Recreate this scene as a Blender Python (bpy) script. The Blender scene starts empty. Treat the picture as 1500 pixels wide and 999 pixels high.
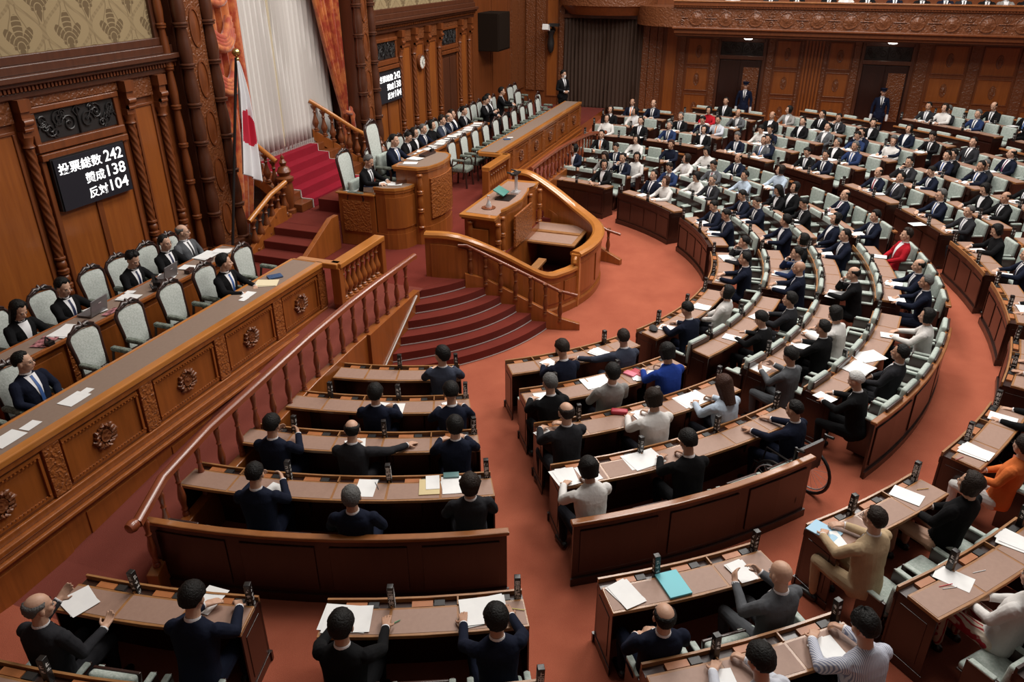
import bpy, bmesh, math, random
import numpy as np
from mathutils import Vector, Matrix, noise
from mathutils.bvhtree import BVHTree
random.seed(7)
S = bpy.context.scene
COL = S.collection
D2R = math.pi / 180

# ---------------------------------------------------------------- camera
FPX, PITCH, HEAD, ROLL = 1127.376, 26.657, 19.693, -0.089
cam_d = bpy.data.cameras.new('camera'); cam = bpy.data.objects.new('camera', cam_d); COL.objects.link(cam)
cam_d.sensor_width = 36.0; cam_d.lens = 36.0 * FPX / 1500.0; cam_d.clip_end = 200
_h, _p, _r = HEAD * D2R, PITCH * D2R, ROLL * D2R
_F = Vector((math.cos(_h) * math.cos(_p), math.sin(_h) * math.cos(_p), -math.sin(_p)))
_R = Vector((math.sin(_h), -math.cos(_h), 0)); _U = _R.cross(_F)
_R2 = _R * math.cos(_r) + _U * math.sin(_r); _U2 = -_R * math.sin(_r) + _U * math.cos(_r)
CAMP = Vector((0, 0, 6.0))
cam.matrix_world = Matrix(((_R2.x, _U2.x, -_F.x, 0), (_R2.y, _U2.y, -_F.y, 0), (_R2.z, _U2.z, -_F.z, 6.0), (0, 0, 0, 1)))
S.camera = cam

# ---------------------------------------------------------------- world, lights, exposure
S.view_settings.view_transform = 'Standard'; S.view_settings.look = 'None'
S.view_settings.exposure = 0.0; S.view_settings.gamma = 1.0; S.view_settings.use_curve_mapping = False
W = bpy.data.worlds.new('hall_air'); S.world = W; W.use_nodes = True
_bg = W.node_tree.nodes['Background']; _bg.inputs[0].default_value = (1.0, 0.95, 0.9, 1); _bg.inputs[1].default_value = 0.17
def area(name, loc, sx, sy, power, col, rot=(0, 0, 0)):
    l = bpy.data.lights.new(name, 'AREA'); l.shape = 'RECTANGLE'; l.size = sx; l.size_y = sy; l.energy = power; l.color = col
    o = bpy.data.objects.new(name, l); COL.objects.link(o); o.location = loc; o.rotation_euler = rot; return o
# the hall is lit by its luminous glass ceiling, split in bays
for ix in range(3):
    for iy in range(2):
        area('ceiling_light', (9.8 + ix * 6.8, 3.6 - iy * 6.5, 12.5), 4.2, 3.6, 700, (1.0, 0.95, 0.89))

# ---------------------------------------------------------------- helpers
def link(o, parent=None):
    COL.objects.link(o)
    if parent is not None: o.parent = parent
    return o
def tag(o, label=None, cat=None, group=None, kind=None):
    if label: o['label'] = label
    if cat: o['category'] = cat
    if group: o['group'] = group
    if kind: o['kind'] = kind
    return o
def empty(name, loc=(0, 0, 0), rz=0.0, label=None, cat=None, group=None):
    o = bpy.data.objects.new(name, None); o.empty_display_size = 0.1; COL.objects.link(o)
    o.location = loc; o.rotation_euler = (0, 0, rz)
    return tag(o, label, cat, group)
def copy_tree(o, parent=None):
    c = o.copy(); COL.objects.link(c); c.parent = parent
    for ch in o.children: copy_tree(ch, c)
    return c
class MB:
    """collects shapes; build() links them as one mesh object"""
    def __init__(s): s.v = []; s.f = []; s.m = []; s.M = None; s.mi = 0
    def add(s, vs, fs, mi=None):
        n = len(s.v)
        if s.M is not None: vs = [s.M @ Vector(p) for p in vs]
        s.v.extend([tuple(p) for p in vs]); s.f.extend([tuple(i + n for i in f) for f in fs]); s.m.extend([s.mi if mi is None else mi] * len(fs)); return s
    def box(s, x0, x1, y0, y1, z0, z1, mi=None):
        return s.add([(x0, y0, z0), (x1, y0, z0), (x1, y1, z0), (x0, y1, z0), (x0, y0, z1), (x1, y0, z1), (x1, y1, z1), (x0, y1, z1)],
                     [(3, 2, 1, 0), (4, 5, 6, 7), (0, 1, 5, 4), (1, 2, 6, 5), (2, 3, 7, 6), (3, 0, 4, 7)], mi)
    def cbox(s, c, sx, sy, sz, rz=0, rx=0, ry=0, mi=None):
        m = Matrix.Translation(c) @ Matrix.Rotation(rz, 4, 'Z') @ Matrix.Rotation(rx, 4, 'X') @ Matrix.Rotation(ry, 4, 'Y')
        vs = [m @ Vector((a * sx / 2, b * sy / 2, d * sz / 2)) for d in (-1, 1) for a, b in ((-1, -1), (1, -1), (1, 1), (-1, 1))]
        return s.add(vs, [(3, 2, 1, 0), (4, 5, 6, 7), (0, 1, 5, 4), (1, 2, 6, 5), (2, 3, 7, 6), (3, 0, 4, 7)], mi)
    def lathe(s, prof, c=(0, 0, 0), n=12, axis='Z', half=None, mi=None):
        """prof: list of (radius, height)"""
        vs = []; fs = []; k = len(prof)
        a0, a1, closed = (0, 2 * math.pi, True) if half is None else (half[0], half[1], False)
        cnt = n if closed else n + 1
        for i in range(cnt):
            a = a0 + (a1 - a0) * i / n
            for r, h in prof:
                p = (r * math.cos(a), r * math.sin(a), h)
                if axis == 'Y': p = (p[0], p[2], p[1])
                if axis == 'X': p = (p[2], p[0], p[1])
                vs.append((p[0] + c[0], p[1] + c[1], p[2] + c[2]))
        for i in range(n):
            j = (i + 1) % cnt
            for q in range(k - 1): fs.append((i * k + q, j * k + q, j * k + q + 1, i * k + q + 1))
        if closed:
            if prof[0][0] > 1e-4: fs.append(tuple(i * k for i in range(n))[::-1])
            if prof[-1][0] > 1e-4: fs.append(tuple(i * k + k - 1 for i in range(n)))
        return s.add(vs, fs, mi)
    def tube(s, pts, r, n=8, mi=None, cap=True):
        pts = [Vector(p) for p in pts]; rs = r if isinstance(r, (list, tuple)) else [r] * len(pts)
        vs = []; fs = []; up = Vector((0, 0, 1)); prev = None
        for i, p in enumerate(pts):
            t = (pts[min(i + 1, len(pts) - 1)] - pts[max(i - 1, 0)]).normalized()
            a = (prev - t * prev.dot(t)) if prev is not None else t.cross(up)
            if a.length < 1e-3: a = t.cross(Vector((1, 0, 0)))
            a.normalize(); prev = a; b = t.cross(a)
            for k in range(n):
                q = 2 * math.pi * k / n; vs.append(p + (a * math.cos(q) + b * math.sin(q)) * rs[i])
        for i in range(len(pts) - 1):
            for k in range(n):
                j = (k + 1) % n; fs.append((i * n + k, i * n + j, (i + 1) * n + j, (i + 1) * n + k))
        if cap: fs.append(tuple(range(n))[::-1]); fs.append(tuple((len(pts) - 1) * n + k for k in range(n)))
        return s.add(vs, fs, mi)
    def strip(s, line, prof, mi=None, closed=False, frames=None):
        """sweep a closed profile [(across, up)] along a plan polyline [(x, y, z)], 'across' is to the right of travel"""
        n = len(line); k = len(prof); vs = []; fs = []
        L = [Vector(p) for p in line]
        for i, p in enumerate(L):
            if closed: a = L[i - 1]; b = L[(i + 1) % n]
            else: a = L[max(i - 1, 0)]; b = L[min(i + 1, n - 1)]
            t1 = (p - a); t2 = (b - p)
            t1.z = 0; t2.z = 0
            if t1.length < 1e-6: t1 = t2
            if t2.length < 1e-6: t2 = t1
            t1 = t1.normalized(); t2 = t2.normalized(); t = (t1 + t2).normalized()
            nrm = Vector((t.y, -t.x, 0)); c = max(0.4, t.dot(t1)); nrm = nrm / c
            for (u, w) in prof: vs.append(p + nrm * u + Vector((0, 0, w)))
        m = n if closed else n - 1
        for i in range(m):
            j = (i + 1) % n
            for q in range(k): r = (q + 1) % k; fs.append((i * k + q, i * k + r, j * k + r, j * k + q))
        if not closed: fs.append(tuple(range(k))[::-1]); fs.append(tuple((n - 1) * k + q for q in range(k)))
        return s.add(vs, fs, mi)
    def poly(s, pts, z0, z1, mi=None, mi_top=None):
        """vertical prism over a plan polygon"""
        n = len(pts); vs = [(p[0], p[1], z0) for p in pts] + [(p[0], p[1], z1) for p in pts]
        fs = [(i, (i + 1) % n, (i + 1) % n + n, i + n) for i in range(n)]
        s.add(vs, fs, mi)
        s.add(vs, [tuple(range(n))[::-1]], mi); s.add(vs, [tuple(range(n, 2 * n))], mi if mi_top is None else mi_top); return s
    def arc(s, r0, r1, a0, a1, z0, z1, cen=None, step=2.5, mi=None):
        """a curved block between two radii and two angles (degrees)"""
        n = max(1, int(abs(a1 - a0) / step + .5)); vs = []
        for i in range(n + 1):
            a = a0 + (a1 - a0) * i / n
            for r, z in ((r0, z0), (r1, z0), (r1, z1), (r0, z1)): x, y = PXY(r, a); vs.append((x, y, z))
        fs = []
        for i in range(n):
            b = i * 4
            for q in range(4): w = (q + 1) % 4; fs.append((b + q, b + w, b + 4 + w, b + 4 + q))
        fs.append((0, 3, 2, 1)); fs.append((n * 4, n * 4 + 1, n * 4 + 2, n * 4 + 3)); return s.add(vs, fs, mi)
    def build(s, name, mat, parent=None, smooth=None, bevel=0, label=None, kind=None, local=False):
        me = bpy.data.meshes.new(name)
        off = Vector((0, 0, 0))
        if parent is not None and not local:
            q = parent
            while q is not None: off += q.location; q = q.parent
        me.from_pydata([(v[0] - off.x, v[1] - off.y, v[2] - off.z) for v in s.v], [], s.f)
        mats = mat if isinstance(mat, (list, tuple)) else [mat]
        for m in mats: me.materials.append(m)
        if len(mats) > 1: me.polygons.foreach_set('material_index', s.m)
        bm = bmesh.new(); bm.from_mesh(me); bmesh.ops.recalc_face_normals(bm, faces=bm.faces); bm.to_mesh(me); bm.free()
        if smooth: me.polygons.foreach_set('use_smooth', [True] * len(me.polygons)); me.set_sharp_from_angle(angle=smooth * D2R)
        o = bpy.data.objects.new(name, me); link(o, parent)
        if bevel:
            b = o.modifiers.new('bevel', 'BEVEL'); b.width = bevel; b.segments = 2; b.limit_method = 'ANGLE'; b.angle_limit = 0.6
        if label: o['label'] = label
        if kind: o['kind'] = kind
        return o
XC, YC = 13.566, 6.352
def PXY(r, a): t = a * D2R; return XC + r * math.sin(t), YC - r * math.cos(t)
def PROJ(x, y, z):
    v = Vector((x, y, z)) - CAMP; w = v.dot(_F)
    if w <= 0.1: return None
    return 750 + FPX * v.dot(_R2) / w, 499.5 - FPX * v.dot(_U2) / w
def FZ(r):
    """height of the carpet at radius r from the centre of the half circle"""
    pts = [(0, 0), (5.2, 0.0), (5.35, 0.03), (6.1, .05), (6.3, .08), (7.0, .09), (7.2, .12), (8.0, .13), (8.2, .16), (9.1, .17), (9.4, .2), (9.9, .23), (10.1, .25), (10.85, .27), (11.05, .35), (11.9, .37), (12.1, .45),
           (12.9, .47), (13.1, .55), (14.0, .57), (14.2, .65), (15.1, .66), (15.6, .74), (15.9, .75), (16.9, .77), (17.1, .85), (18, .86), (40, .86)]
    for (a, za), (b, zb) in zip(pts, pts[1:]):
        if r <= b: return za + (zb - za) * (r - a) / (b - a)
    return .86

# ---------------------------------------------------------------- materials
def mat(name, col, rough=0.5, metal=0.0, coat=0.0, spec=0.5, var=None, bump=None, sheen=0, emit=None, trans=0):
    """var = (scale vec, amount, dark colour) streaky colour variation; bump = (scale, strength)"""
    m = bpy.data.materials.new(name); m.use_nodes = True; nt = m.node_tree; b = nt.nodes['Principled BSDF']
    b.inputs['Base Color'].default_value = (*col, 1); b.inputs['Roughness'].default_value = rough; b.inputs['Metallic'].default_value = metal
    b.inputs['Coat Weight'].default_value = coat; b.inputs['Coat Roughness'].default_value = 0.12; b.inputs['Specular IOR Level'].default_value = spec
    if sheen: b.inputs['Sheen Weight'].default_value = sheen; b.inputs['Sheen Roughness'].default_value = 0.5
    if emit: b.inputs['Emission Color'].default_value = (*emit[0], 1); b.inputs['Emission Strength'].default_value = emit[1]
    if trans: b.inputs['Transmission Weight'].default_value = trans
    if var or bump:
        tc = nt.nodes.new('ShaderNodeTexCoord')
    if var:
        mp = nt.nodes.new('ShaderNodeMapping'); mp.inputs['Scale'].default_value = var[0]; nt.links.new(tc.outputs['Object'], mp.inputs[0])
        nz = nt.nodes.new('ShaderNodeTexNoise'); nz.inputs['Scale'].default_value = 1.0; nz.inputs['Detail'].default_value = 5; nz.inputs['Roughness'].default_value = .6; nt.links.new(mp.outputs[0], nz.inputs['Vector'])
        cr = nt.nodes.new('ShaderNodeValToRGB'); cr.color_ramp.elements[0].position = .5 - var[1] / 2; cr.color_ramp.elements[1].position = .5 + var[1] / 2
        cr.color_ramp.elements[0].color = (*var[2], 1); cr.color_ramp.elements[1].color = (*col, 1)
        nt.links.new(nz.outputs[0], cr.inputs[0]); nt.links.new(cr.outputs[0], b.inputs['Base Color'])
    if bump:
        n2 = nt.nodes.new('ShaderNodeTexNoise'); n2.inputs['Scale'].default_value = bump[0]; n2.inputs['Detail'].default_value = 4; nt.links.new(tc.outputs['Object'], n2.inputs['Vector'])
        bp = nt.nodes.new('ShaderNodeBump'); bp.inputs['Strength'].default_value = bump[1]; bp.inputs['Distance'].default_value = 0.02; nt.links.new(n2.outputs[0], bp.inputs['Height']); nt.links.new(bp.outputs[0], b.inputs['Normal'])
    return m
def dk(c, k): return tuple(x * k for x in c)
G = (14, 14, 1.1)
M = {}
cb = (.335, .096, .018)
M['wood_bright'] = mat('polished_orange_wood', cb, .32, coat=.35, var=(G, .5, dk(cb, .62)))
M['wood_rail'] = mat('honey_rail_wood', (.50, .19, .038), .28, coat=.5, var=((2, 2, 20), .5, (.36, .125, .024)))
M['wood_red'] = mat('reddish_rail_wood', (.25, .060, .022), .3, coat=.4, var=((3, 3, 12), .5, (.17, .038, .014)))
cw = (.20, .053, .013)
M['wood_wall'] = mat('wall_panel_wood', cw, .38, coat=.2, var=(G, .5, dk(cw, .6)))
M['wood_panel'] = mat('orange_wall_panel', (.31, .092, .017), .35, coat=.2, var=(G, .55, (.21, .056, .011)))
M['wood_trim'] = mat('dark_trim_wood', (.10, .032, .014), .36, coat=.25, var=(G, .5, (.062, .019, .009)))
cd = (.031, .0083, .0048)
M['wood_dark'] = mat('dark_desk_wood', cd, .34, coat=.3, var=(G, .5, dk(cd, .6)))
M['wood_edge'] = mat('desk_edge_wood', (.36, .17, .06), .35, coat=.3, var=((9, 9, 9), .5, (.24, .10, .035)))
M['wood_cap'] = mat('bench_cap_wood', (.33, .125, .038), .3, coat=.4, var=((5, 5, 9), .5, (.22, .075, .022)))
M['wood_lid'] = mat('orange_tray_lid', (.42, .15, .05), .4, var=((9, 9, 9), .5, (.30, .10, .03)))
M['leather'] = mat('brown_leather_inlay', (.32, .195, .145), .55, var=((25, 25, 25), .6, (.27, .16, .118)))
M['leather_grey'] = mat('grey_brown_desk_leather', (.25, .175, .135), .55, var=((25, 25, 25), .6, (.215, .148, .112)))
M['black'] = mat('black_lacquer', (.012, .010, .010), .35)
M['white_ink'] = mat('white_lettering', (.80, .80, .78), .6)
M['paper'] = mat('white_paper', (.80, .80, .79), .7, var=((6, 6, 6), .4, (.74, .74, .74)))
M['paper_cream'] = mat('cream_paper', (.72, .62, .42), .7)
M['green_brocade'] = mat('pale_green_brocade', (.43, .475, .44), .75, var=((38, 38, 38), .22, (.32, .375, .335)), bump=(60, .25))
M['grey_brocade'] = mat('grey_green_brocade', (.20, .225, .19), .8, var=((40, 40, 40), .12, (.09, .105, .085)), bump=(60, .25))
M['white_brocade'] = mat('white_chair_brocade', (.56, .59, .56), .75, var=((40, 40, 40), .2, (.44, .48, .44)), bump=(60, .2))
M['chair_wood'] = mat('dark_chair_wood', (.035, .013, .010), .35, coat=.3)
M['gold'] = mat('brass', (.75, .52, .20), .25, metal=1)
M['silver'] = mat('silver_metal', (.74, .74, .76), .28, metal=.6)
M['grey_metal'] = mat('grey_plastic', (.18, .18, .19), .4)
M['darkmetal'] = mat('dark_bronze', (.030, .028, .028), .4, metal=.3)
def carpet(name, col, drk):
    m = mat(name, col, .95, spec=.05, sheen=.04, var=((1.3, 1.3, 1.3), .55, drk), bump=(220, .5)); return m
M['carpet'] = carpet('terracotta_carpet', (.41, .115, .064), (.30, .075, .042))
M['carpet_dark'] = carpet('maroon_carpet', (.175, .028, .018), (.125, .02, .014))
M['carpet_ramp'] = carpet('dusty_red_carpet', (.215, .052, .036), (.175, .042, .030))
M['carpet_red'] = carpet('crimson_runner', (.30, .008, .024), (.23, .006, .018))
# ================================================================ more materials
def nodes_of(m): return m.node_tree, m.node_tree.nodes['Principled BSDF']
class NX:
    """tiny expression helper for math nodes"""
    def __init__(s, nt): s.nt = nt
    def op(s, o, *a):
        n = s.nt.nodes.new('ShaderNodeMath'); n.operation = o
        for i, v in enumerate(a):
            if isinstance(v, (int, float)): n.inputs[i].default_value = v
            else: s.nt.links.new(v, n.inputs[i])
        return n.outputs[0]
def damask(name, base, motif):
    m = mat(name, base, .8, spec=.15); nt, b = nodes_of(m); x = NX(nt); tc = nt.nodes.new('ShaderNodeTexCoord'); sp = nt.nodes.new('ShaderNodeSeparateXYZ'); nt.links.new(tc.outputs['Object'], sp.inputs[0])
    u0 = x.op('MULTIPLY', x.op('ADD', sp.outputs[0], sp.outputs[1]), 1 / .80); v0 = x.op('MULTIPLY', sp.outputs[2], 1 / .92); tot = None
    for du, dv in ((0, 0), (.5, .5)):
        u = x.op('SUBTRACT', x.op('FRACT', x.op('ADD', u0, du)), .5); v = x.op('SUBTRACT', x.op('FRACT', x.op('ADD', v0, dv)), .5)
        au = x.op('ABSOLUTE', u)
        ang = x.op('ARCTAN2', au, x.op('ADD', v, .18)); r = x.op('SQRT', x.op('ADD', x.op('POWER', au, 2), x.op('POWER', x.op('ADD', v, .18), 2)))
        # a fan of pointed leaves above a small vase
        lobe = x.op('MULTIPLY', x.op('ADD', x.op('POWER', x.op('ABSOLUTE', x.op('COSINE', x.op('MULTIPLY', ang, 3.5))), .6), .25), x.op('MAXIMUM', x.op('MULTIPLY', x.op('COSINE', x.op('MULTIPLY', ang, .72)), .36), 0.02))
        leaf = x.op('LESS_THAN', r, lobe); gap = x.op('GREATER_THAN', x.op('FRACT', x.op('MULTIPLY', r, 14)), .22); vase = x.op('LESS_THAN', x.op('ADD', x.op('MULTIPLY', au, 2.2), x.op('ABSOLUTE', x.op('ADD', v, .24))), .13)
        stem = x.op('MULTIPLY', x.op('LESS_THAN', x.op('ABSOLUTE', x.op('SUBTRACT', au, x.op('ADD', .12, x.op('MULTIPLY', x.op('COSINE', x.op('MULTIPLY', v, 9.0)), .07)))), .012), x.op('LESS_THAN', x.op('ABSOLUTE', v), .40))
        t = x.op('MAXIMUM', x.op('MAXIMUM', x.op('MULTIPLY', leaf, gap), vase), x.op('MULTIPLY', stem, .6)); tot = t if tot is None else x.op('MAXIMUM', tot, t)
    wu = x.op('ABSOLUTE', x.op('SUBTRACT', x.op('FRACT', x.op('ADD', u0, .5)), .5)); og = x.op('ABSOLUTE', x.op('SUBTRACT', wu, x.op('ADD', .25, x.op('MULTIPLY', x.op('COSINE', x.op('MULTIPLY', v0, 2 * math.pi)), .25))))
    band = x.op('MULTIPLY', x.op('LESS_THAN', og, .045), x.op('ADD', .22, x.op('MULTIPLY', x.op('GREATER_THAN', x.op('SINE', x.op('MULTIPLY', x.op('ADD', u0, v0), 60)), 0.2), .25))); tot = x.op('MAXIMUM', tot, band)
    mx = nt.nodes.new('ShaderNodeMix'); mx.data_type = 'RGBA'; mx.inputs['A'].default_value = (*base, 1); mx.inputs['B'].default_value = (*motif, 1); nt.links.new(x.op('MULTIPLY', tot, .85), mx.inputs['Factor']); nt.links.new(mx.outputs['Result'], b.inputs['Base Color']); return m
M['damask'] = damask('damask_wallpaper', (.31, .235, .13), (.12, .08, .042))
def carved(name, c, sc=22, k=.55):
    """carved wood: dense relief with dark hollows"""
    m = mat(name, c, .4, coat=.15); nt, b = nodes_of(m); tc = nt.nodes.new('ShaderNodeTexCoord'); vo = nt.nodes.new('ShaderNodeTexVoronoi'); vo.inputs['Scale'].default_value = sc; vo.feature = 'SMOOTH_F1'
    nz = nt.nodes.new('ShaderNodeTexNoise'); nz.inputs['Scale'].default_value = sc * .45; nz.inputs['Detail'].default_value = 2; ad = nt.nodes.new('ShaderNodeVectorMath'); ad.operation = 'ADD'; sc_ = nt.nodes.new('ShaderNodeVectorMath'); sc_.operation = 'SCALE'; sc_.inputs['Scale'].default_value = .12
    nt.links.new(tc.outputs['Object'], nz.inputs['Vector']); nt.links.new(nz.outputs['Color'], sc_.inputs[0]); nt.links.new(sc_.outputs[0], ad.inputs[0]); nt.links.new(tc.outputs['Object'], ad.inputs[1]); nt.links.new(ad.outputs[0], vo.inputs['Vector'])
    bp = nt.nodes.new('ShaderNodeBump'); bp.inputs['Strength'].default_value = 1.0; bp.inputs['Distance'].default_value = .02; bp.invert = True; nt.links.new(vo.outputs['Distance'], bp.inputs['Height']); nt.links.new(bp.outputs[0], b.inputs['Normal']); return m
M['carved'] = carved('carved_wood', (.165, .050, .015)); M['carved_bright'] = carved('carved_orange_wood', (.27, .080, .017), 26); M['carved_mid'] = carved('carved_balcony_wood', (.155, .050, .018), 16)
def velvet(name, c, c2):
    m = mat(name, c, .6, sheen=.4, spec=.3, var=((5, 5, 4), .16, c2), bump=(30, .2)); return m
M['drape'] = velvet('orange_brocade_drape', (.56, .17, .045), (.36, .045, .016)); M['sheer'] = mat('white_sheer_curtain', (.66, .63, .60), .85, spec=.1); M['brown_curtain'] = mat('brown_folding_curtain', (.045, .022, .012), .7)
M['flag_white'] = mat('white_flag_cloth', (.78, .78, .80), .7); M['flag_red'] = mat('red_flag_cloth', (.52, .012, .04), .7)
M['led_board'] = mat('display_board_black', (.016, .018, .026), .35); M['led_white'] = mat('display_text_white', (1, 1, 1), .5, emit=((1, 1, 1), 1.3)); M['lamp_glow'] = mat('lamp_glass_glow', (1, 1, 1), .5, emit=((1, .93, .82), 9))
M['speaker_cloth'] = mat('brown_speaker_cloth', (.016, .010, .007), 1.0, spec=.05); M['clock_face'] = mat('clock_face', (.70, .68, .62), .5); M['steel_strip'] = mat('worn_steel_strip', (.62, .60, .58), .4, metal=.6)
WB, WR, WW, WP, WT, WD = M['wood_bright'], M['wood_rail'], M['wood_wall'], M['wood_panel'], M['wood_trim'], M['wood_dark']
YW = 9.9; XN = -2.4

# ================================================================ shared shapes
def vase_baluster(name, h, r, mt, n=14):
    p = [(.95, 0), (.95, .05), (.55, .07), (.75, .10), (.45, .13), (.55, .18), (1.0, .30), (.95, .38), (.62, .50), (.42, .62), (.38, .70), (.62, .74), (.38, .78), (.50, .86), (.8, .90), (.8, .95), (1, .96), (1, 1)]
    mb = MB(); mb.lathe([(a * r, b * h) for a, b in p], n=n); o = mb.build(name, mt, None, smooth=50); m = o.data; bpy.data.objects.remove(o); return m
def slim_baluster(name, h, r, mt):
    p = [(.9, 0), (.9, .04), (.6, .07), (.85, .11), (.6, .15), (.8, .24), (1.0, .33), (.9, .42), (.55, .55), (.5, .6), (.75, .63), (.5, .66), (.6, .75), (.85, .86), (.6, .92), (.9, .95), (.9, 1)]
    mb = MB(); mb.lathe([(a * r, b * h) for a, b in p], n=10); o = mb.build(name, mt, None, smooth=50); m = o.data; bpy.data.objects.remove(o); return m
def put(mesh, name, loc, parent=None, rz=0, sc=None, rx=0, ry=0):
    o = bpy.data.objects.new(name, mesh); link(o, parent); off = Vector((0, 0, 0)); q = parent
    while q is not None: off += q.location; q = q.parent
    o.location = Vector(loc) - off; o.rotation_euler = (rx, ry, rz)
    if sc: o.scale = sc
    return o
def mesh_of(mb, name, mt, smooth=50):
    o = mb.build(name, mt, None, smooth=smooth); m = o.data; bpy.data.objects.remove(o); return m
def turned_column(z0, z1, r, rings, rope=None, n=16):
    """half-engaged turned column; rope = (za, zb): the stretch carved as a twisted rope"""
    mb = MB(); prof = []
    def seg(a, b, k):
        L = b - a
        for q in range(k):
            y0 = a + L * q / k; y1 = a + L * (q + 1) / k; d = y1 - y0
            prof.extend([(r * 1.12, y0), (r * 1.12, y0 + .02), (r * .80, y0 + .035), (r * .86, y0 + .06), (r * 1.0, y0 + d * .35), (r * .90, y0 + d * .62), (r * .70, y1 - .07), (r * .78, y1 - .05), (r * 1.05, y1 - .04), (r * 1.05, y1 - .015), (r * .8, y1)])
    if rope:
        seg(z0, rope[0], rings); mb.lathe(prof, n=n); vs = []; fs = []; nz = 60
        for i in range(nz + 1):
            z = rope[0] + (rope[1] - rope[0]) * i / nz
            for j in range(n * 2): t = 2 * math.pi * j / (n * 2); q = r * (.80 + .12 * math.cos(5 * (t + z * 8.5))); vs.append((q * math.cos(t), q * math.sin(t), z))
        k = n * 2
        for i in range(nz):
            for j in range(k): fs.append((i * k + j, i * k + (j + 1) % k, (i + 1) * k + (j + 1) % k, (i + 1) * k + j))
        mb.add(vs, fs); mb.lathe([(r * .8, rope[1]), (r * 1.15, rope[1] + .02), (r * .9, rope[1] + .06), (r * 1.2, rope[1] + .14), (r * 1.25, z1)], n=n)
    else: seg(z0, z1, rings); mb.lathe(prof, n=n)
    return mb
def scroll(cx, cz, s, turn=1.6, w=1, a0=0, n=16):
    return [(cx + w * s * (1 - i / n * .82) * math.cos(a0 + turn * 2 * math.pi * i / n), cz + s * (1 - i / n * .82) * math.sin(a0 + turn * 2 * math.pi * i / n)) for i in range(n + 1)]
def grille(parent, x0, x1, z0, z1, to3, mt, r=.008):
    """wrought scrollwork; to3 maps (across, up) to space"""
    mb = MB(); w = x1 - x0; h = z1 - z0; cx = (x0 + x1) / 2; cz = (z0 + z1) / 2
    for s in (-1, 1):
        for k, (fx, fz, sz) in enumerate(((.12, -.08, .34), (.24, .16, .30), (.36, -.16, .28), (.44, .2, .24), (.30, -.30, .18), (.19, .34, .16), (.42, -.02, .2))):
            pts = scroll(cx + s * fx * w, cz + fz * h, sz * h, 1.5, -s if k % 2 else s, k * 1.3); mb.tube([to3(*p) for p in pts], r, 5)
            mb.tube([to3(cx + s * fx * w, cz + fz * h), to3(cx + s * (fx + .06) * w, cz + fz * h - .35 * h * (1 if fz > 0 else -1))], r * .9, 5)
    mb.tube([to3(cx, z0), to3(cx, z1)], r * 1.6, 6); mb.tube([to3(cx, cz + h * .1), to3(cx - w * .05, cz + h * .35), to3(cx, z1)], r, 5); mb.tube([to3(cx, cz + h * .1), to3(cx + w * .05, cz + h * .35), to3(cx, z1)], r, 5)
    return mb.build('scrollwork', mt, parent, smooth=60)
def boxw(mb, x0, x1, z0, z1, proud, y=None): y = YW if y is None else y; mb.box(x0, x1, y - proud, y, z0, z1); return mb
def boxs(mb, y0, y1, z0, z1, proud): mb.box(XWALL - proud, XWALL, y0, y1, z0, z1); return mb
XWALL = 29.0
# ================================================================ front wall (left and right of the throne recess)
PLAT = .9
root = None
mb = MB(); mb.box(XN, 10.75, YW, YW + .3, 0, 9.5); mb.build('wall_front', WW, kind='structure')
mb = MB(); mb.box(17.45, XWALL + .3, YW, YW + .3, 0, 9.5); mb.build('wall_front_far', WW, kind='structure')
def wall_panel(x0, x1, z0, z1, mt=WP, name='wall_panel', y=YW):
    """a framed panel: moulding ring and a raised field"""
    mb = MB(); t = .045
    for a, b, c, d in ((x0, x1, z0, z0 + t), (x0, x1, z1 - t, z1), (x0, x0 + t, z0 + t, z1 - t), (x1 - t, x1, z0 + t, z1 - t)): mb.box(a, b, y - .035, y, c, d)
    o = mb.build('panel_moulding', WW, None, bevel=.008); o['kind'] = 'structure'
    mb = MB(); mb.box(x0 + t, x1 - t, y - .012, y, z0 + t, z1 - t); o2 = mb.build(name, mt, o); return o
CORN = MB()
for x0, x1 in ((XN, 10.78), (17.40, 23.95)):
    CORN.box(x0, x1, YW - .10, YW, 4.28, 4.36); CORN.box(x0, x1, YW - .20, YW, 4.44, 4.50); CORN.box(x0, x1, YW - .26, YW, 4.50, 4.58); CORN.box(x0, x1, YW - .14, YW, 4.58, 4.70); CORN.box(x0, x1, YW - .10, YW, 4.70, 4.82)
CORN.build('trim_cornice', WT, kind='structure', bevel=.012)
mb = MB()
for x0, x1 in ((2.5, 10.75), (17.45, 23.9)):
    x = x0
    while x < x1: mb.box(x, x + .035, YW - .15, YW, 4.37, 4.43); x += .062
mb.build('dentil_band', WW, kind='stuff').__setitem__('label', 'row of small dentils under the wall cornice')
mb = MB(); mb.box(XN, 10.55, YW - .03, YW, 4.82, 9.4); o = mb.build('wallpaper_panel', M['damask'], kind='structure')
mb = MB(); mb.box(17.6, 23.45, YW - .03, YW, 4.82, 9.4); o = mb.build('wallpaper_panel', M['damask'], kind='structure')
mb = MB(); mb.box(10.5, 10.62, YW - .08, YW, 4.8, 9.4); mb.box(17.5, 17.62, YW - .08, YW, 4.8, 9.4); mb.box(23.40, 23.95, YW - .10, YW, 4.8, 9.4); mb.build('trim_wallpaper_border', WT, kind='structure', bevel=.01)
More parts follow.
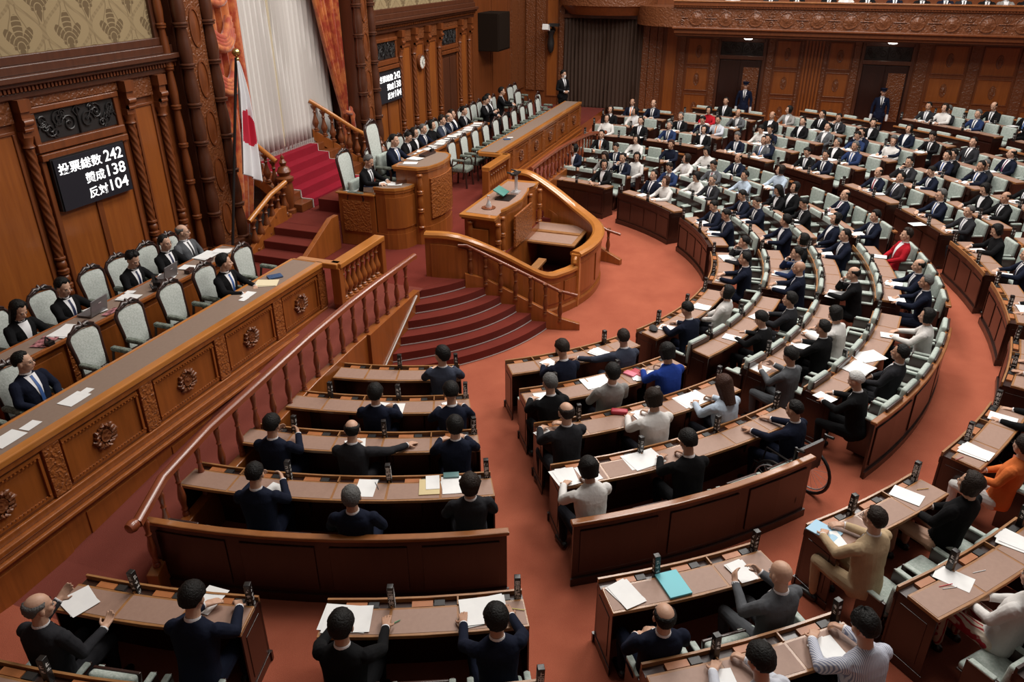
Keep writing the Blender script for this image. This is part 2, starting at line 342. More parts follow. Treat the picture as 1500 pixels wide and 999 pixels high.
# pilasters
PX_L = [4.05, 5.3, 6.55, 7.80, 9.66, 10.36]; PX_R = [18.95, 19.74, 20.54, 21.36, 22.85, 23.6]
_pc = mesh_of(turned_column(PLAT + .25, 3.78, .075, 4, (2.05, 3.62), n=14), 'turned_shaft', M['wood_wall'])
mb = MB(); mb.box(-.085, .085, -.12, 0, 3.78, 3.86); mb.box(-.07, .07, -.16, 0, 3.86, 4.12); mb.tube([(-.075, -.15, 3.98), (.075, -.15, 3.98)], .05, 10); mb.tube([(-.07, -.13, 3.88), (.07, -.13, 3.88)], .035, 10); mb.box(-.09, .09, -.19, 0, 4.12, 4.28); _cap = mesh_of(mb, 'scroll_capital', M['wood_wall'])
mb = MB(); mb.box(-.10, .10, -.13, 0, PLAT, PLAT + .25); _bas = mesh_of(mb, 'plinth', M['wood_wall'])
for i, x in enumerate(PX_L + PX_R):
    r_ = empty('wall_pilaster', (x, YW - .02, PLAT), 0, 'turned wooden pilaster with twisted rope shaft, %s from the left of %s' % (['first', 'second', 'third', 'fourth', 'fifth', 'sixth'][i % 6], 'the near front wall' if i < 6 else 'the far front wall'), 'pilaster', 'pilasters on the front wall')
    put(_pc, 'turned_shaft', (x, YW - .05, 0), r_); put(_cap, 'scroll_capital', (x, YW, 0), r_); put(_bas, 'plinth', (x, YW, 0), r_)
# frieze and fields between pilasters
for xs, bays in ((PX_L, (3, 6.9)), (PX_R, (0, 0))):
    for i in range(len(xs) - 1):
        x0, x1 = xs[i] + .11, xs[i + 1] - .11
        mb = MB(); mb.box(x0, x1, YW - .05, YW, 4.15 if ((xs is PX_L and i == 3) or (xs is PX_R and i == 3)) else 3.98, 4.28); o = mb.build('frieze_carving', M['carved'], kind='structure')
        scr = (xs is PX_L and i == 3); dr = (xs is PX_R and i == 3)
        if not scr and not dr: wall_panel(x0 + .02, x1 - .02, PLAT + .28, 3.88)
for x in (XN, .3, 1.55, 2.8): wall_panel(x + .1, x + 1.15, PLAT + .28, 3.88)
def scroll_bay(x0, x1, board):
    mb = MB()
    for a, b, c, d, p in ((x0, x1, 4.06, 4.14, .07), (x0, x0 + .09, 3.62, 4.06, .05), (x1 - .09, x1, 3.62, 4.06, .05), (x0, x1, 3.52, 3.64, .07), (x0, x1, 3.40, 3.50, .09), (x0, x0 + .08, PLAT + .2, 3.40, .05), (x1 - .08, x1, PLAT + .2, 3.40, .05)): mb.box(a, b, YW - p, YW, c, d)
    mb.build('trim_bay', WW, kind='structure', bevel=.012)
    r_ = empty('wall_grille', ((x0 + x1) / 2, YW - .03, 3.64), 0, 'black wrought scrollwork grille above the %s' % board, 'grille')
    MB().box(x0 + .1, x1 - .1, YW - .02, YW - .005, 3.66, 4.05).build('backing', M['darkmetal'], r_); grille(r_, x0 + .1, x1 - .1, 3.66, 4.05, lambda a, b: (a, YW - .035, b), M['darkmetal'], .011)
scroll_bay(7.93, 9.52, 'near vote display board'); scroll_bay(17.5, 18.82, 'far vote display board'); scroll_bay(21.5, 22.72, 'doorway in the far front wall')
# door leaves under the boards
for x0, x1 in ((8.0, 9.45), (17.55, 18.75)):
    o = MB().box(x0, x1, YW - .02, YW, PLAT, 3.4).build('door_1' if x0 < 10 else 'door_2', WP, kind='structure')
    MB().box((x0 + x1) / 2 - .05, (x0 + x1) / 2 + .05, YW - .05, YW - .02, PLAT, 3.4).build('door_stile', WW, o)
o = MB().box(21.58, 22.64, YW - .01, YW, PLAT, 3.4).build('door_3', WT, kind='structure')
for a in (21.62, 22.14): MB().box(a, a + .46, YW - .03, YW - .01, PLAT + .1, 3.3).build('door_leaf', WT, o, bevel=.01)
def text_mesh(s, size, name, mt, off=.0, sx=1.0, shear=0):
    cu = bpy.data.curves.new(name, 'FONT'); cu.body = s; cu.size = size; cu.offset = off; cu.resolution_u = 3; cu.extrude = .002; to = bpy.data.objects.new('t', cu); COL.objects.link(to)
    dg = bpy.context.evaluated_depsgraph_get(); tm = bpy.data.meshes.new_from_object(to.evaluated_get(dg)); bpy.data.objects.remove(to); bpy.data.curves.remove(cu); tm.name = name; tm.materials.clear(); tm.materials.append(mt); return tm
def vote_board(x0, x1, z0, z1, lab):
    r_ = empty('vote_display', ((x0 + x1) / 2, YW - .08, z0), 0, lab, 'display')
    w = x1 - x0; h = z1 - z0; MB().box(x0, x1, YW - .12, YW - .03, z0, z1).build('screen', M['led_board'], r_)
    mb = MB(); t = .025; mb.box(x0 - t, x1 + t, YW - .10, YW - .03, z1, z1 + t); mb.box(x0 - t, x0, YW - .10, YW - .03, z0, z1); mb.box(x1, x1 + t, YW - .10, YW - .03, z0, z1); mb.build('screen_frame', M['black'], r_)
    for i, (kan, dig) in enumerate((('投票総数', '242'), ('賛成', '138'), ('反対', '104'))):
        zz = z1 - .22 * h / .73 * (i + 1) + .015
        for j, s in enumerate((kan, dig)):
            tm = text_mesh(s, .165 if j == 0 else .235, 'display_text', M['led_white'], .0018)
            xs = [v.co.x for v in tm.vertices]; wd = max(xs) - min(xs); sx = 1.0
            if j == 0: right = x0 + w * .64; sx = (w * .60 if i == 0 else w * .275) / wd
            else: right = x0 + w * .955; sx = w * .27 / wd
            put(tm, 'display_text', (right - max(xs) * sx, YW - .123, zz), r_, rx=math.pi / 2, sc=(sx, 1, 1))
vote_board(8.05, 9.35, 2.66, 3.40, 'near black electronic vote board reading 242, 138, 104 beside rope pilaster'); vote_board(17.55, 18.80, 2.64, 3.36, 'far black electronic vote board reading 242, 138, 104 beyond the throne recess')
# clock
r_ = empty('wall_clock', (20.14, YW - .02, 3.4), 0, 'round white wall clock with black hands between two pilasters', 'clock')
mb = MB(); mb.M = Matrix.Translation((20.14, YW - .06, 3.38)) @ Matrix.Rotation(math.pi / 2, 4, 'X'); mb.lathe([(.19, -.04), (.215, 0), (.20, .05), (.175, .055), (.17, .03)], n=28); mb.build('bezel', WW, r_, smooth=50)
mb = MB(); mb.M = Matrix.Translation((20.14, YW - .06, 3.38)) @ Matrix.Rotation(math.pi / 2, 4, 'X'); mb.lathe([(.172, .028), (.172, .034), (0, .034)], n=28); mb.build('dial', M['clock_face'], r_)
mb = MB()
for t in range(12): a = t * math.pi / 6; mb.cbox((20.14 + .145 * math.sin(a), YW - .098, 3.38 + .145 * math.cos(a)), .012, .003, .03, ry=a)
mb.cbox((20.14 + .03, YW - .10, 3.38 - .045), .014, .004, .12, ry=math.radians(150)); mb.cbox((20.14 + .035, YW - .103, 3.38 + .035), .010, .004, .15, ry=math.radians(40)); mb.build('hands', M['black'], r_)
# plain far stretch, loudspeaker, carved corner pilasters
for a, b in ((23.95, 25.6), (25.7, 27.3)): wall_panel(a, b, PLAT + .1, 5.2, WW); wall_panel(a, b, 5.3, 9, WW)
r_ = empty('wall_loudspeaker', (25.0, 9.5, 3.25), 0, 'tall brown cloth loudspeaker box fixed high on the far front wall', 'loudspeaker')
MB().box(24.45, 25.55, 9.2, 9.9, 3.22, 4.36).build('cabinet', M['speaker_cloth'], r_, bevel=.02); MB().box(24.5, 25.5, 9.185, 9.2, 3.27, 4.31).build('grille_cloth', M['speaker_cloth'], r_)
for a in (27.55, 28.30):
    o = MB().box(a, a + .62, YW - .06, YW, 1.5, 9).build('carved_pilaster', M['carved'], kind='structure')
for a in (9.05, 9.45): MB().box(XWALL - .05, XWALL, a, a + .34, 1.4, 9).build('carved_pilaster', M['carved'], kind='structure')

# the near side wall and the gallery from which the hall is seen
MB().box(XN - .3, XN, -14, YW, 0, 9.5).build('wall_near', WW, kind='structure')
MB().box(XN, -.55, -14, 6.2, 4.2, 4.45).build('floor_gallery_near', WT, kind='structure')
# ================================================================ side wall with doors
MB().box(XWALL, XWALL + .3, -14, YW, 0, 9.5).build('wall_side', WW, kind='structure')
def side_panel(y0, y1, z0, z1, mt=WP, oval=False):
    mb = MB(); t = .04; X = XWALL
    for a, b, c, d in ((y0, y1, z0, z0 + t), (y0, y1, z1 - t, z1), (y0, y0 + t, z0 + t, z1 - t), (y1 - t, y1, z0 + t, z1 - t)): mb.box(X - .03, X, a, b, c, d)
    o = mb.build('panel_moulding', WW, None, bevel=.006); o['kind'] = 'structure'; MB().box(X - .012, X, y0 + t, y1 - t, z0 + t, z1 - t).build('wall_panel', mt, o)
    if oval:
        mb = MB(); mb.M = Matrix.Translation((X - .012, (y0 + y1) / 2, (z0 + z1) / 2)) @ Matrix.Diagonal((1, .6, 1.25, 1)) @ Matrix.Rotation(-math.pi / 2, 4, 'Y'); mb.lathe([(.17, 0), (.16, .02), (.10, .008), (.06, .03), (0, .035)], n=18); mb.build('oval_boss', M['carved'], o, smooth=50)
    return o
for i, (y0, y1) in enumerate(((3.05, 3.85), (.12, .90), (-1.52, -.78), (-4.9, -3.9), (-6.3, -5.3), (-7.7, -6.7), (-9.1, -8.1))):
    for z0, z1 in ((.6, 1.56), (1.66, 2.46), (2.54, 3.42)): side_panel(y0, y1, z0, z1, oval=True)
for y0, y1 in ((2.80, 3.0), (3.92, 4.1), (.95, 1.15), (-.75, -.66), (.03, .1), (-1.75, -1.55), (-3.8, -3.45), (-5.25, -4.95), (-6.65, -6.35), (-8.05, -7.75)):
    MB().box(XWALL - .05, XWALL, y0, y1, .6, 3.5).build('carved_pilaster', M['carved_mid'], kind='structure')
for k in range(6):
    y = -.62 + k * .105; MB().box(XWALL - .045, XWALL, y, y + .06, .6, 3.5).build('fluted_rib', WP, kind='structure')
side_panel(4.2, 4.62, .8, 3.9, WP)
for y0, y1 in ((4.72, 4.9), (5.2, 5.42), (8.30, 8.5)): MB().box(XWALL - .10, XWALL, y0, y1, .6, 4.3).build('carved_pilaster', M['carved_mid'], kind='structure')
MB().box(XWALL - .08, XWALL, 4.92, 5.18, .6, 4.3).build('carved_pilaster', M['carved'], kind='structure')
side_panel(8.55, 9.0, 1.2, 4.6, WP)
for n_, (y0, y1) in enumerate(((1.26, 2.74), (-3.32, -1.84))):
    zt = 2.78; mb = MB(); X = XWALL
    for a, b, c, d, p in ((y0 - .06, y0 + .04, .5, 3.45, .10), (y1 - .04, y1 + .06, .5, 3.45, .10), (y0, y1, zt, zt + .13, .12), (y0, y1, 3.34, 3.46, .10)): mb.box(X - p, X, a, b, c, d)
    mb.build('trim_door', WT, kind='structure', bevel=.01)
    d_ = MB().box(X - .02, X, y0 + .04, y1 - .04, .6, zt).build('door_%d' % (4 + n_), WD, kind='structure')
    for q in range(2):
        a = y0 + .07 + q * (y1 - y0 - .10) / 2; lf = MB().box(X - .05, X - .02, a, a + (y1 - y0) / 2 - .08, .62, zt - .03).build('door_leaf', WD, d_, bevel=.008)
    MB().box(X - .075, X - .05, y0 + .10, y0 + .62, 1.0, zt - .25).build('carved_field', M['carved'], d_)
    r_ = empty('transom_grille', (X - .05, (y0 + y1) / 2, zt + .14), 0, 'black scrollwork transom grille above the %s door of the side wall' % ('left' if n_ == 0 else 'right'), 'grille')
    MB().box(X - .03, X - .01, y0 + .05, y1 - .05, zt + .14, 3.33).build('backing', M['darkmetal'], r_); grille(r_, y0 + .08, y1 - .08, zt + .15, 3.32, lambda a, b: (XWALL - .045, a, b), M['darkmetal'], .010)
# folding curtain
def folds(p0, p1, z0, z1, n, amp, mt, name, parent, thick=.02, zf=None, gather=None):
    """a pleated cloth between two plan points"""
    mb = MB(); a = Vector((*p0, 0)); b = Vector((*p1, 0)); d = b - a; L = d.length; t = d / L; nr = Vector((t.y, -t.x, 0)); K = n * 6; R_ = 14; vs = []; fs = []
    for j in range(R_ + 1):
        v = j / R_
        for i in range(K + 1):
            u = i / K; sh = gather(u, v) if gather else (u, 1.0)
            ph = u * n * 2 * math.pi + .35 * math.sin(v * 5 + u * 9); am = amp * sh[1] * (.75 + .25 * math.sin(u * 17))
            p = a + d * sh[0] + nr * am * math.sin(ph); zz = z0 + (z1 - z0) * v
            if zf: zz += zf(u, v)
            vs.append((p.x, p.y, zz))
    for j in range(R_):
        for i in range(K): q = j * (K + 1) + i; fs.append((q, q + 1, q + K + 2, q + K + 1))
    mb.add(vs, fs); o = mb.build(name, mt, parent, smooth=80); s = o.modifiers.new('s', 'SOLIDIFY'); s.thickness = thick; return o
r_ = empty('folding_curtain', (28.9, 6.85, .8), 0, 'tall dark brown folding curtain closing the opening in the corner', 'curtain')
folds((28.86, 5.42), (28.86, 8.28), .75, 4.02, 20, .05, M['brown_curtain'], 'pleated_cloth', r_); MB().box(28.75, 28.98, 5.4, 8.3, 3.98, 4.10).build('curtain_rail', WT, r_)
# sconce / camera bracket
r_ = empty('wall_camera', (28.8, 8.78, 3.4), 0, 'white wall camera on a dark bracket beside the folding curtain', 'camera')
MB().cbox((28.45, 8.86, 3.66), .30, .22, .20, ry=.2).build('camera_body', M['paper'], r_, bevel=.02)
mb = MB(); mb.tube([(28.98, 8.7, 3.55), (28.7, 8.74, 3.72), (28.5, 8.8, 3.72)], .05, 8); mb.lathe([(.02, 2.75), (.10, 2.85), (.13, 3.1), (.09, 3.35), (.15, 3.5), (.05, 3.6)], (28.8, 8.78, 0), 12); mb.cbox((28.6, 8.6, 3.74), .2, .35, .10); mb.build('bracket', M['darkmetal'], r_, smooth=40)
# ================================================================ balcony over the side wall
XB = 27.45
r_ = empty('gallery_balcony', (28.2, -2, 3.6), 0, 'carved wooden gallery balcony front with round medallions above the side doors', 'balcony')
mb = MB(); mb.box(XB, XWALL, -12, 4.15, 3.86, 4.46); mb.arc
mb.lathe([(0, 3.86), (1.5, 3.86), (1.5, 4.46), (0, 4.46)], (XWALL - .05, 4.15, 0), 14, half=(math.pi / 2, math.pi)); mb.build('carved_band', M['carved_mid'], r_)
mb = MB(); mb.box(XB - .10, XWALL, -12, 4.2, 4.52, 4.64); mb.box(XB - .05, XWALL, -12, 4.2, 4.46, 4.52); mb.box(XB - .08, XWALL, -12, 4.2, 3.82, 3.88); mb.box(XB + .02, XWALL, -12, 4.15, 3.68, 3.82); mb.box(XB + .12, XWALL, -12, 4.1, 3.60, 3.68); mb.build('mouldings', WW, r_, bevel=.012)
MB().box(XB - .13, XB + .25, -12, 4.22, 4.64, 4.68).build('top_rail', M['wood_cap'], r_, bevel=.01)
mb = MB(); mb.box(XB + .2, XWALL, -12, 4.1, 3.56, 3.60); mb.build('soffit', WT, r_)
for i in range(15):
    y = 3.45 - i * .93; mb = MB(); mb.M = Matrix.Translation((XB, y, 4.16)) @ Matrix.Rotation(-math.pi / 2, 4, 'Y'); mb.lathe([(.235, 0), (.235, .03), (.205, .035), (.195, .012), (.12, .022), (.06, .05), (0, .055)], n=22); mb.build('medallion', M['carved_mid'], r_, smooth=50)
    for s in (-1, 1):
        mb = MB()
        for cz in (4.02, 4.30): mb.tube([(XB - .012, y + s * .45 + a * s, b) for a, b in scroll(0, cz, .09, 1.3, 1, 0 if cz < 4.1 else 3)], .014, 5)
        mb.tube([(XB - .01, y + s * .28, 4.16), (XB - .02, y + s * .46, 4.16)], .018, 6); mb.build('leaf_scroll', M['carved_mid'], r_, smooth=60)
mb = MB(); y = -12
while y < 4.1: mb.box(XB - .075, XB - .05, y, y + .05, 4.475, 4.515); y += .085
mb.build('bead_row', WW, r_, kind='stuff')
for i, y in enumerate((1.78, -2.55)):
    c = empty('ceiling_lamp', (27.9, y, 3.5), 0, 'glowing flush lamp under the gallery above the %s door' % ('left' if i == 0 else 'right'), 'lamp')
    mb = MB(); mb.lathe([(0, 3.50), (.10, 3.51), (.15, 3.54), (.16, 3.57)], (27.95, y, 0), 18); mb.build('glass', M['lamp_glow'], c, smooth=60); mb = MB(); mb.lathe([(.16, 3.55), (.175, 3.55), (.175, 3.58)], (27.95, y, 0), 18); mb.build('rim', M['gold'], c)
# round box balcony above the folding curtain
r_ = empty('corner_balcony', (28.6, 6.7, 4.1), 0, 'curved underside of the corner balcony above the folding curtain', 'balcony')
for nm_, r0, r1, z0, z1, mt in (('curved_front', 1.55, 1.55, 4.42, 5.6, M['carved_mid']), ('lower_moulding', 1.25, 1.5, 4.12, 4.42, WW), ('soffit', 0.0, 1.25, 4.05, 4.14, WT)):
    mb = MB(); mb.M = Matrix.Translation((29.0, 6.75, 0)) @ Matrix.Diagonal((.75, 1.12, 1, 1)); mb.lathe([(max(r0, .01), z0), (r1, z1), (max(r1 - .1, .01), z1)], (0, 0, 0), 24, half=(math.pi / 2, 3 * math.pi / 2)); mb.build(nm_, mt, r_, smooth=40)

# ================================================================ throne recess: pillars, drapes, stairs
MB().box(10.7, 11.7, 10.4, 10.7, 0, 9.5).box(16.6, 17.5, 10.4, 10.7, 0, 9.5).build('wall_recess_side', WT, kind='structure')
MB().box(10.7, 17.5, 11.6, 11.8, 0, 9.5).build('wall_recess_back', WT, kind='structure')
_tc = mesh_of(turned_column(PLAT + .3, 6.9, .115, 9, None, 16), 'turned_column', M['wood_trim']); _tc2 = mesh_of(turned_column(PLAT + .3, 6.9, .075, 9, None, 12), 'turned_column', M['wood_wall'])
def great_pillar(xc, w, lab, sgn):
    r_ = empty('carved_pillar', (xc, YW - .2, PLAT), 0, lab, 'pillar')
    MB().box(xc - w / 2, xc + w / 2, YW - .22, YW + .5, PLAT, 9.5).build('pillar_core', WT, r_, bevel=.02)
    MB().box(xc - w / 2 - .05, xc + w / 2 + .05, YW - .40, YW + .3, PLAT, PLAT + .3).build('plinth', WT, r_, bevel=.02)
    cp = MB().box(xc - w * .26, xc + w * .26, YW - .29, YW - .22, PLAT + .3, 9.5).build('carved_panel', M['carved'], r_, bevel=.01)
    for k in range(7):
        z = PLAT + .75 + k * .82; mb = MB(); mb.M = Matrix.Translation((xc, YW - .29, z)) @ Matrix.Diagonal((.75, 1, 1.9, 1)) @ Matrix.Rotation(math.pi / 2, 4, 'X'); mb.lathe([(.165, 0), (.165, .02), (.145, .022), (.14, .004), (.09, .012), (.04, .03), (0, .032)], n=20); mb.build('oval_carving', M['wood_wall'], cp, smooth=50)
    for s in (-1, 1): put(_tc, 'turned_column', (xc + s * w * .40, YW - .30, 0), r_)
    put(_tc2, 'turned_column', (xc - sgn * (w * .5 + .16), YW - .12, 0), r_)
great_pillar(11.20, .82, 'massive carved pillar with turned columns left of the throne recess', 1); great_pillar(16.80, .76, 'massive carved pillar with turned columns right of the throne recess', -1)
YD = 10.12
r_ = empty('throne_drape', (12.3, YD, 1), 0, 'orange brocade drape hanging left of the white curtain behind the flag', 'curtain')
folds((11.75, YD - .05), (12.98, YD - .05), .95, 7.5, 6, .07, M['drape'], 'hanging_cloth', r_, gather=lambda u, v: (u * (1 if v > .3 else .55 + 1.5 * v), 1))
mb = MB()
for k in range(3):
    for j in range(4):
        z = 5.75 - k * .75 - j * .10; mb.tube([(11.75 + .75 * q / 8, YD - .18 - .10 * math.sin(q / 8 * math.pi) - j * .01, z - (.33 - .04 * j) * math.sin(q / 8 * math.pi)) for q in range(9)], .075, 8)
mb.build('swag', M['drape'], r_, smooth=80)
r_ = empty('throne_drape', (16.1, YD, 2), 0, 'orange brocade drape gathered by a tie right of the white curtain', 'curtain')
def ga(u, v):
    k = max(0, min(1, (v - .30) / .7)); k = k ** .8; L = .86 - .86 * k * .999; wd = .14 + .86 * k; return (max(.0, L) + u * wd * (1 if k else 1), .35 + .65 * k)
folds((15.15, YD - .10), (16.45, YD - .10), 1.55, 7.0, 9, .085, M['drape'], 'hanging_cloth', r_, gather=lambda u, v: ((.80 - .80 * min(1, max(0, (v - .22) / .62)) ** .9) + u * (.20 + .80 * min(1, max(0, (v - .22) / .62)) ** .9) if v > .22 else .80 + .18 * u + .06 * (.22 - v), .5 + .5 * v))
mb = MB(); mb.tube([(16.10, YD - .22, 2.72), (16.28, YD - .27, 2.66), (16.48, YD - .16, 2.78)], .05, 8); mb.lathe([(.02, 2.25), (.07, 2.3), (.05, 2.5), (.07, 2.62), (.03, 2.7)], (16.35, YD - .26, 0), 10); mb.build('tie_back', M['drape'], r_, smooth=60)
r_ = empty('sheer_curtain', (14.3, 10.35, 2.2), 0, 'wide white pleated sheer curtain hanging in the throne recess', 'curtain')
folds((12.5, 10.36), (16.3, 10.36), 2.22, 7.5, 24, .085, M['sheer'], 'pleated_cloth', r_, thick=.008)
mb = MB(); mb.tube([(14.15, 10.28, 2.3), (14.15, 10.28, 6.8)], .012, 6); mb.tube([(14.19, 10.28, 2.5), (14.19, 10.28, 6.8)], .008, 6); mb.build('pull_cord', M['paper_cream'], r_)
mb = MB()
for k in range(90): x = 12.55 + k * .0415; mb.tube([(x, 10.30, 2.26), (x, 10.30, 2.14)], .008, 4)
mb.build('fringe', M['sheer'], r_, kind='stuff')

# ================================================================ platform
WELLP = [(11.52, 5.72), (11.62, 5.15), (11.90, 4.5), (12.38, 3.84), (12.75, 3.58), (13.10, 3.43), (13.55, 3.32), (14.0, 3.29), (14.45, 3.33), (14.9, 3.48), (15.3, 3.74), (15.66, 4.15), (15.90, 4.7), (16.02, 5.3), (16.05, 5.72)]
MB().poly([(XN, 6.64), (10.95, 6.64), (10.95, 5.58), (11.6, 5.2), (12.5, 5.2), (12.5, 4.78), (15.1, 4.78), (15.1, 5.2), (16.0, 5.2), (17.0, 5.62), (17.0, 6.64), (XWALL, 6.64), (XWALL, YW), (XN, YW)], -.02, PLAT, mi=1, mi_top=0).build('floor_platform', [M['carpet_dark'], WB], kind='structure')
# near steps: nested treads, each with a rounded nosing and a pale strip at the foot of its riser
def step_edge(k, far=False):
    L = Vector((10.80 - .31 * k, 5.58 - .012 * k)); R_ = Vector((11.67 + .065 * k, 4.93 - .268 * k))
    if k == 0: R_ = Vector((11.72, 4.93))
    d = R_ - L; n = Vector((-abs(d.y), -abs(d.x))).normalized(); sg = [.06, .12, .18, .24, .29, .33, .36][k]; pts = []
    for i in range(17):
        t = i / 16; p = L + d * t + n * sg * (1 - (2 * t - 1) ** 2) * (1 + .25 * (t - .5)); pts.append((27.6 - p.x, p.y) if far else (p.x, p.y))
    return pts
for far in (False, True):
    r_ = empty('curved_steps', ((11.0, 4.9, 0) if not far else (16.6, 4.9, 0)), 0, '%s flight of curved carpeted steps up to the platform' % ('far' if far else 'near'), 'steps')
    for k in range(6):
        e = step_edge(k + 0, far); zt = PLAT - .15 * k; e2 = step_edge(k + 1, far) if k < 6 else None
        inner = (27.6 - 11.9, 5.58) if far else (11.9, 5.58)
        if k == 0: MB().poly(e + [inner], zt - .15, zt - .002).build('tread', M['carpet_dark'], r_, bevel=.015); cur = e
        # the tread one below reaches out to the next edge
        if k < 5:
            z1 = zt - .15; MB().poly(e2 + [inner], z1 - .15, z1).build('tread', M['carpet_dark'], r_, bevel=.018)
        mb = MB(); mb.strip([(x, y, zt - .15 + .006) for x, y in (e if not far else e[::-1])], [(-.004, 0), (.014, 0), (.014, .012), (-.004, .012)]); mb.build('edge_strip', M['steel_strip'], r_)

# ================================================================ ramp beside the long desk, with railing
def ramp(mx):
    f = (lambda x: 27.6 - x) if mx else (lambda x: x); z = lambda x: max(.2, min(PLAT, .25 + (x - 4.3) / (8.9 - 4.3) * .65))
    xs = [XN if not mx else -1.4, 2.9, 4.3, 5.6, 7, 8.4, 9.4, 10.95]; mb = MB(); vs = []; fs = []
    for x in xs:
        for y in (5.52, 6.66):
            vs.append((f(x), y, z(x) + .004))
    for i in range(len(xs) - 1): fs.append((2 * i, 2 * i + 2, 2 * i + 3, 2 * i + 1))
    mb.add(vs, fs); mb.build('floor_ramp', M['carpet_ramp'], kind='structure')
    r_ = empty('ramp_railing', (f(7.6), 5.5, .5), 0, 'long sloping reddish railing with turned balusters between the %s' % ('far ramp and the seats' if mx else 'near ramp and the seats'), 'railing')
    def tab(T, x):
        for (a, p), (b, q) in zip(T, T[1:]):
            if x <= b: return p + (q - p) * (max(x, a) - a) / (b - a)
        return T[-1][1]
    X0 = 4.25; X1 = 10.75; zb = lambda x: tab([(4.2, .47), (4.5, .52), (6.7, .77), (8, .92), (10.8, .95)], x); zt = lambda x: tab([(4.2, 1.13), (4.5, 1.18), (5, 1.28), (6.7, 1.43), (7.9, 1.53), (9, 1.57), (10.8, 1.55)], x)
    line = [(f(x), 5.56 if x > 4.8 else 5.50 - (4.8 - x) * .3) for x in (4.25, 4.8, 5.6, 6.6, 7.6, 8.6, 9.4, 10.1, 10.75)]; lx = (4.25, 4.8, 5.6, 6.6, 7.6, 8.6, 9.4, 10.1, 10.75)
    mb = MB(); mb.strip([(a, b, zt(x)) for (a, b), x in zip(line, lx)], [(-.055, -.02), (-.045, .03), (-.02, .05), (.02, .05), (.045, .03), (.055, -.02), (.03, -.04), (-.03, -.04)]); mb.build('handrail', M['wood_red'], r_, smooth=40)
    mb = MB(); mb.strip([(a, b, 0) for (a, b), x in zip(line, lx)], [(-.06, 0), (.06, 0), (.06, 1), (-.06, 1)])
    n = len(line); mb.v = [(v[0], v[1], (zb(lx[i // 4]) if v[2] > .5 else 0.0)) for i, v in enumerate(mb.v)]; mb.build('base_curb', WB, r_, bevel=.01)
    bal = slim_baluster('baluster', .50, .044, M['wood_red']) if not mx else BAL0[0]
    BAL0.append(bal)
    x = X0 + .12
    while x < X1 - .05: put(bal, 'baluster', (f(x), 5.56 if x > 4.8 else 5.50 - (4.8 - x) * .3, zb(x)), r_, sc=(1, 1, (zt(x) - zb(x) - .02) / .50)); x += .335
    mb = MB(); mb.lathe([(.0, -.06), (.05, -.05), (.065, 0), (.05, .05), (0, .06)], (f(4.2), 5.34, zt(4.25) + .01), 12, axis='X'); mb.build('rail_end', M['wood_red'], r_, smooth=60)
    if not mx:
        MB().poly([(10.70, 5.50), (8.95, 5.44), (8.95, 5.50), (10.70, 5.56)], 0, .95).build('stair_side_panel', WB, r_); mb = MB(); mb.tube([(10.62, 5.49, PLAT), (8.9, 5.42, .04)], .012, 6); mb.build('edge_strip', M['steel_strip'], r_)
BAL0 = []
ramp(False); ramp(True)

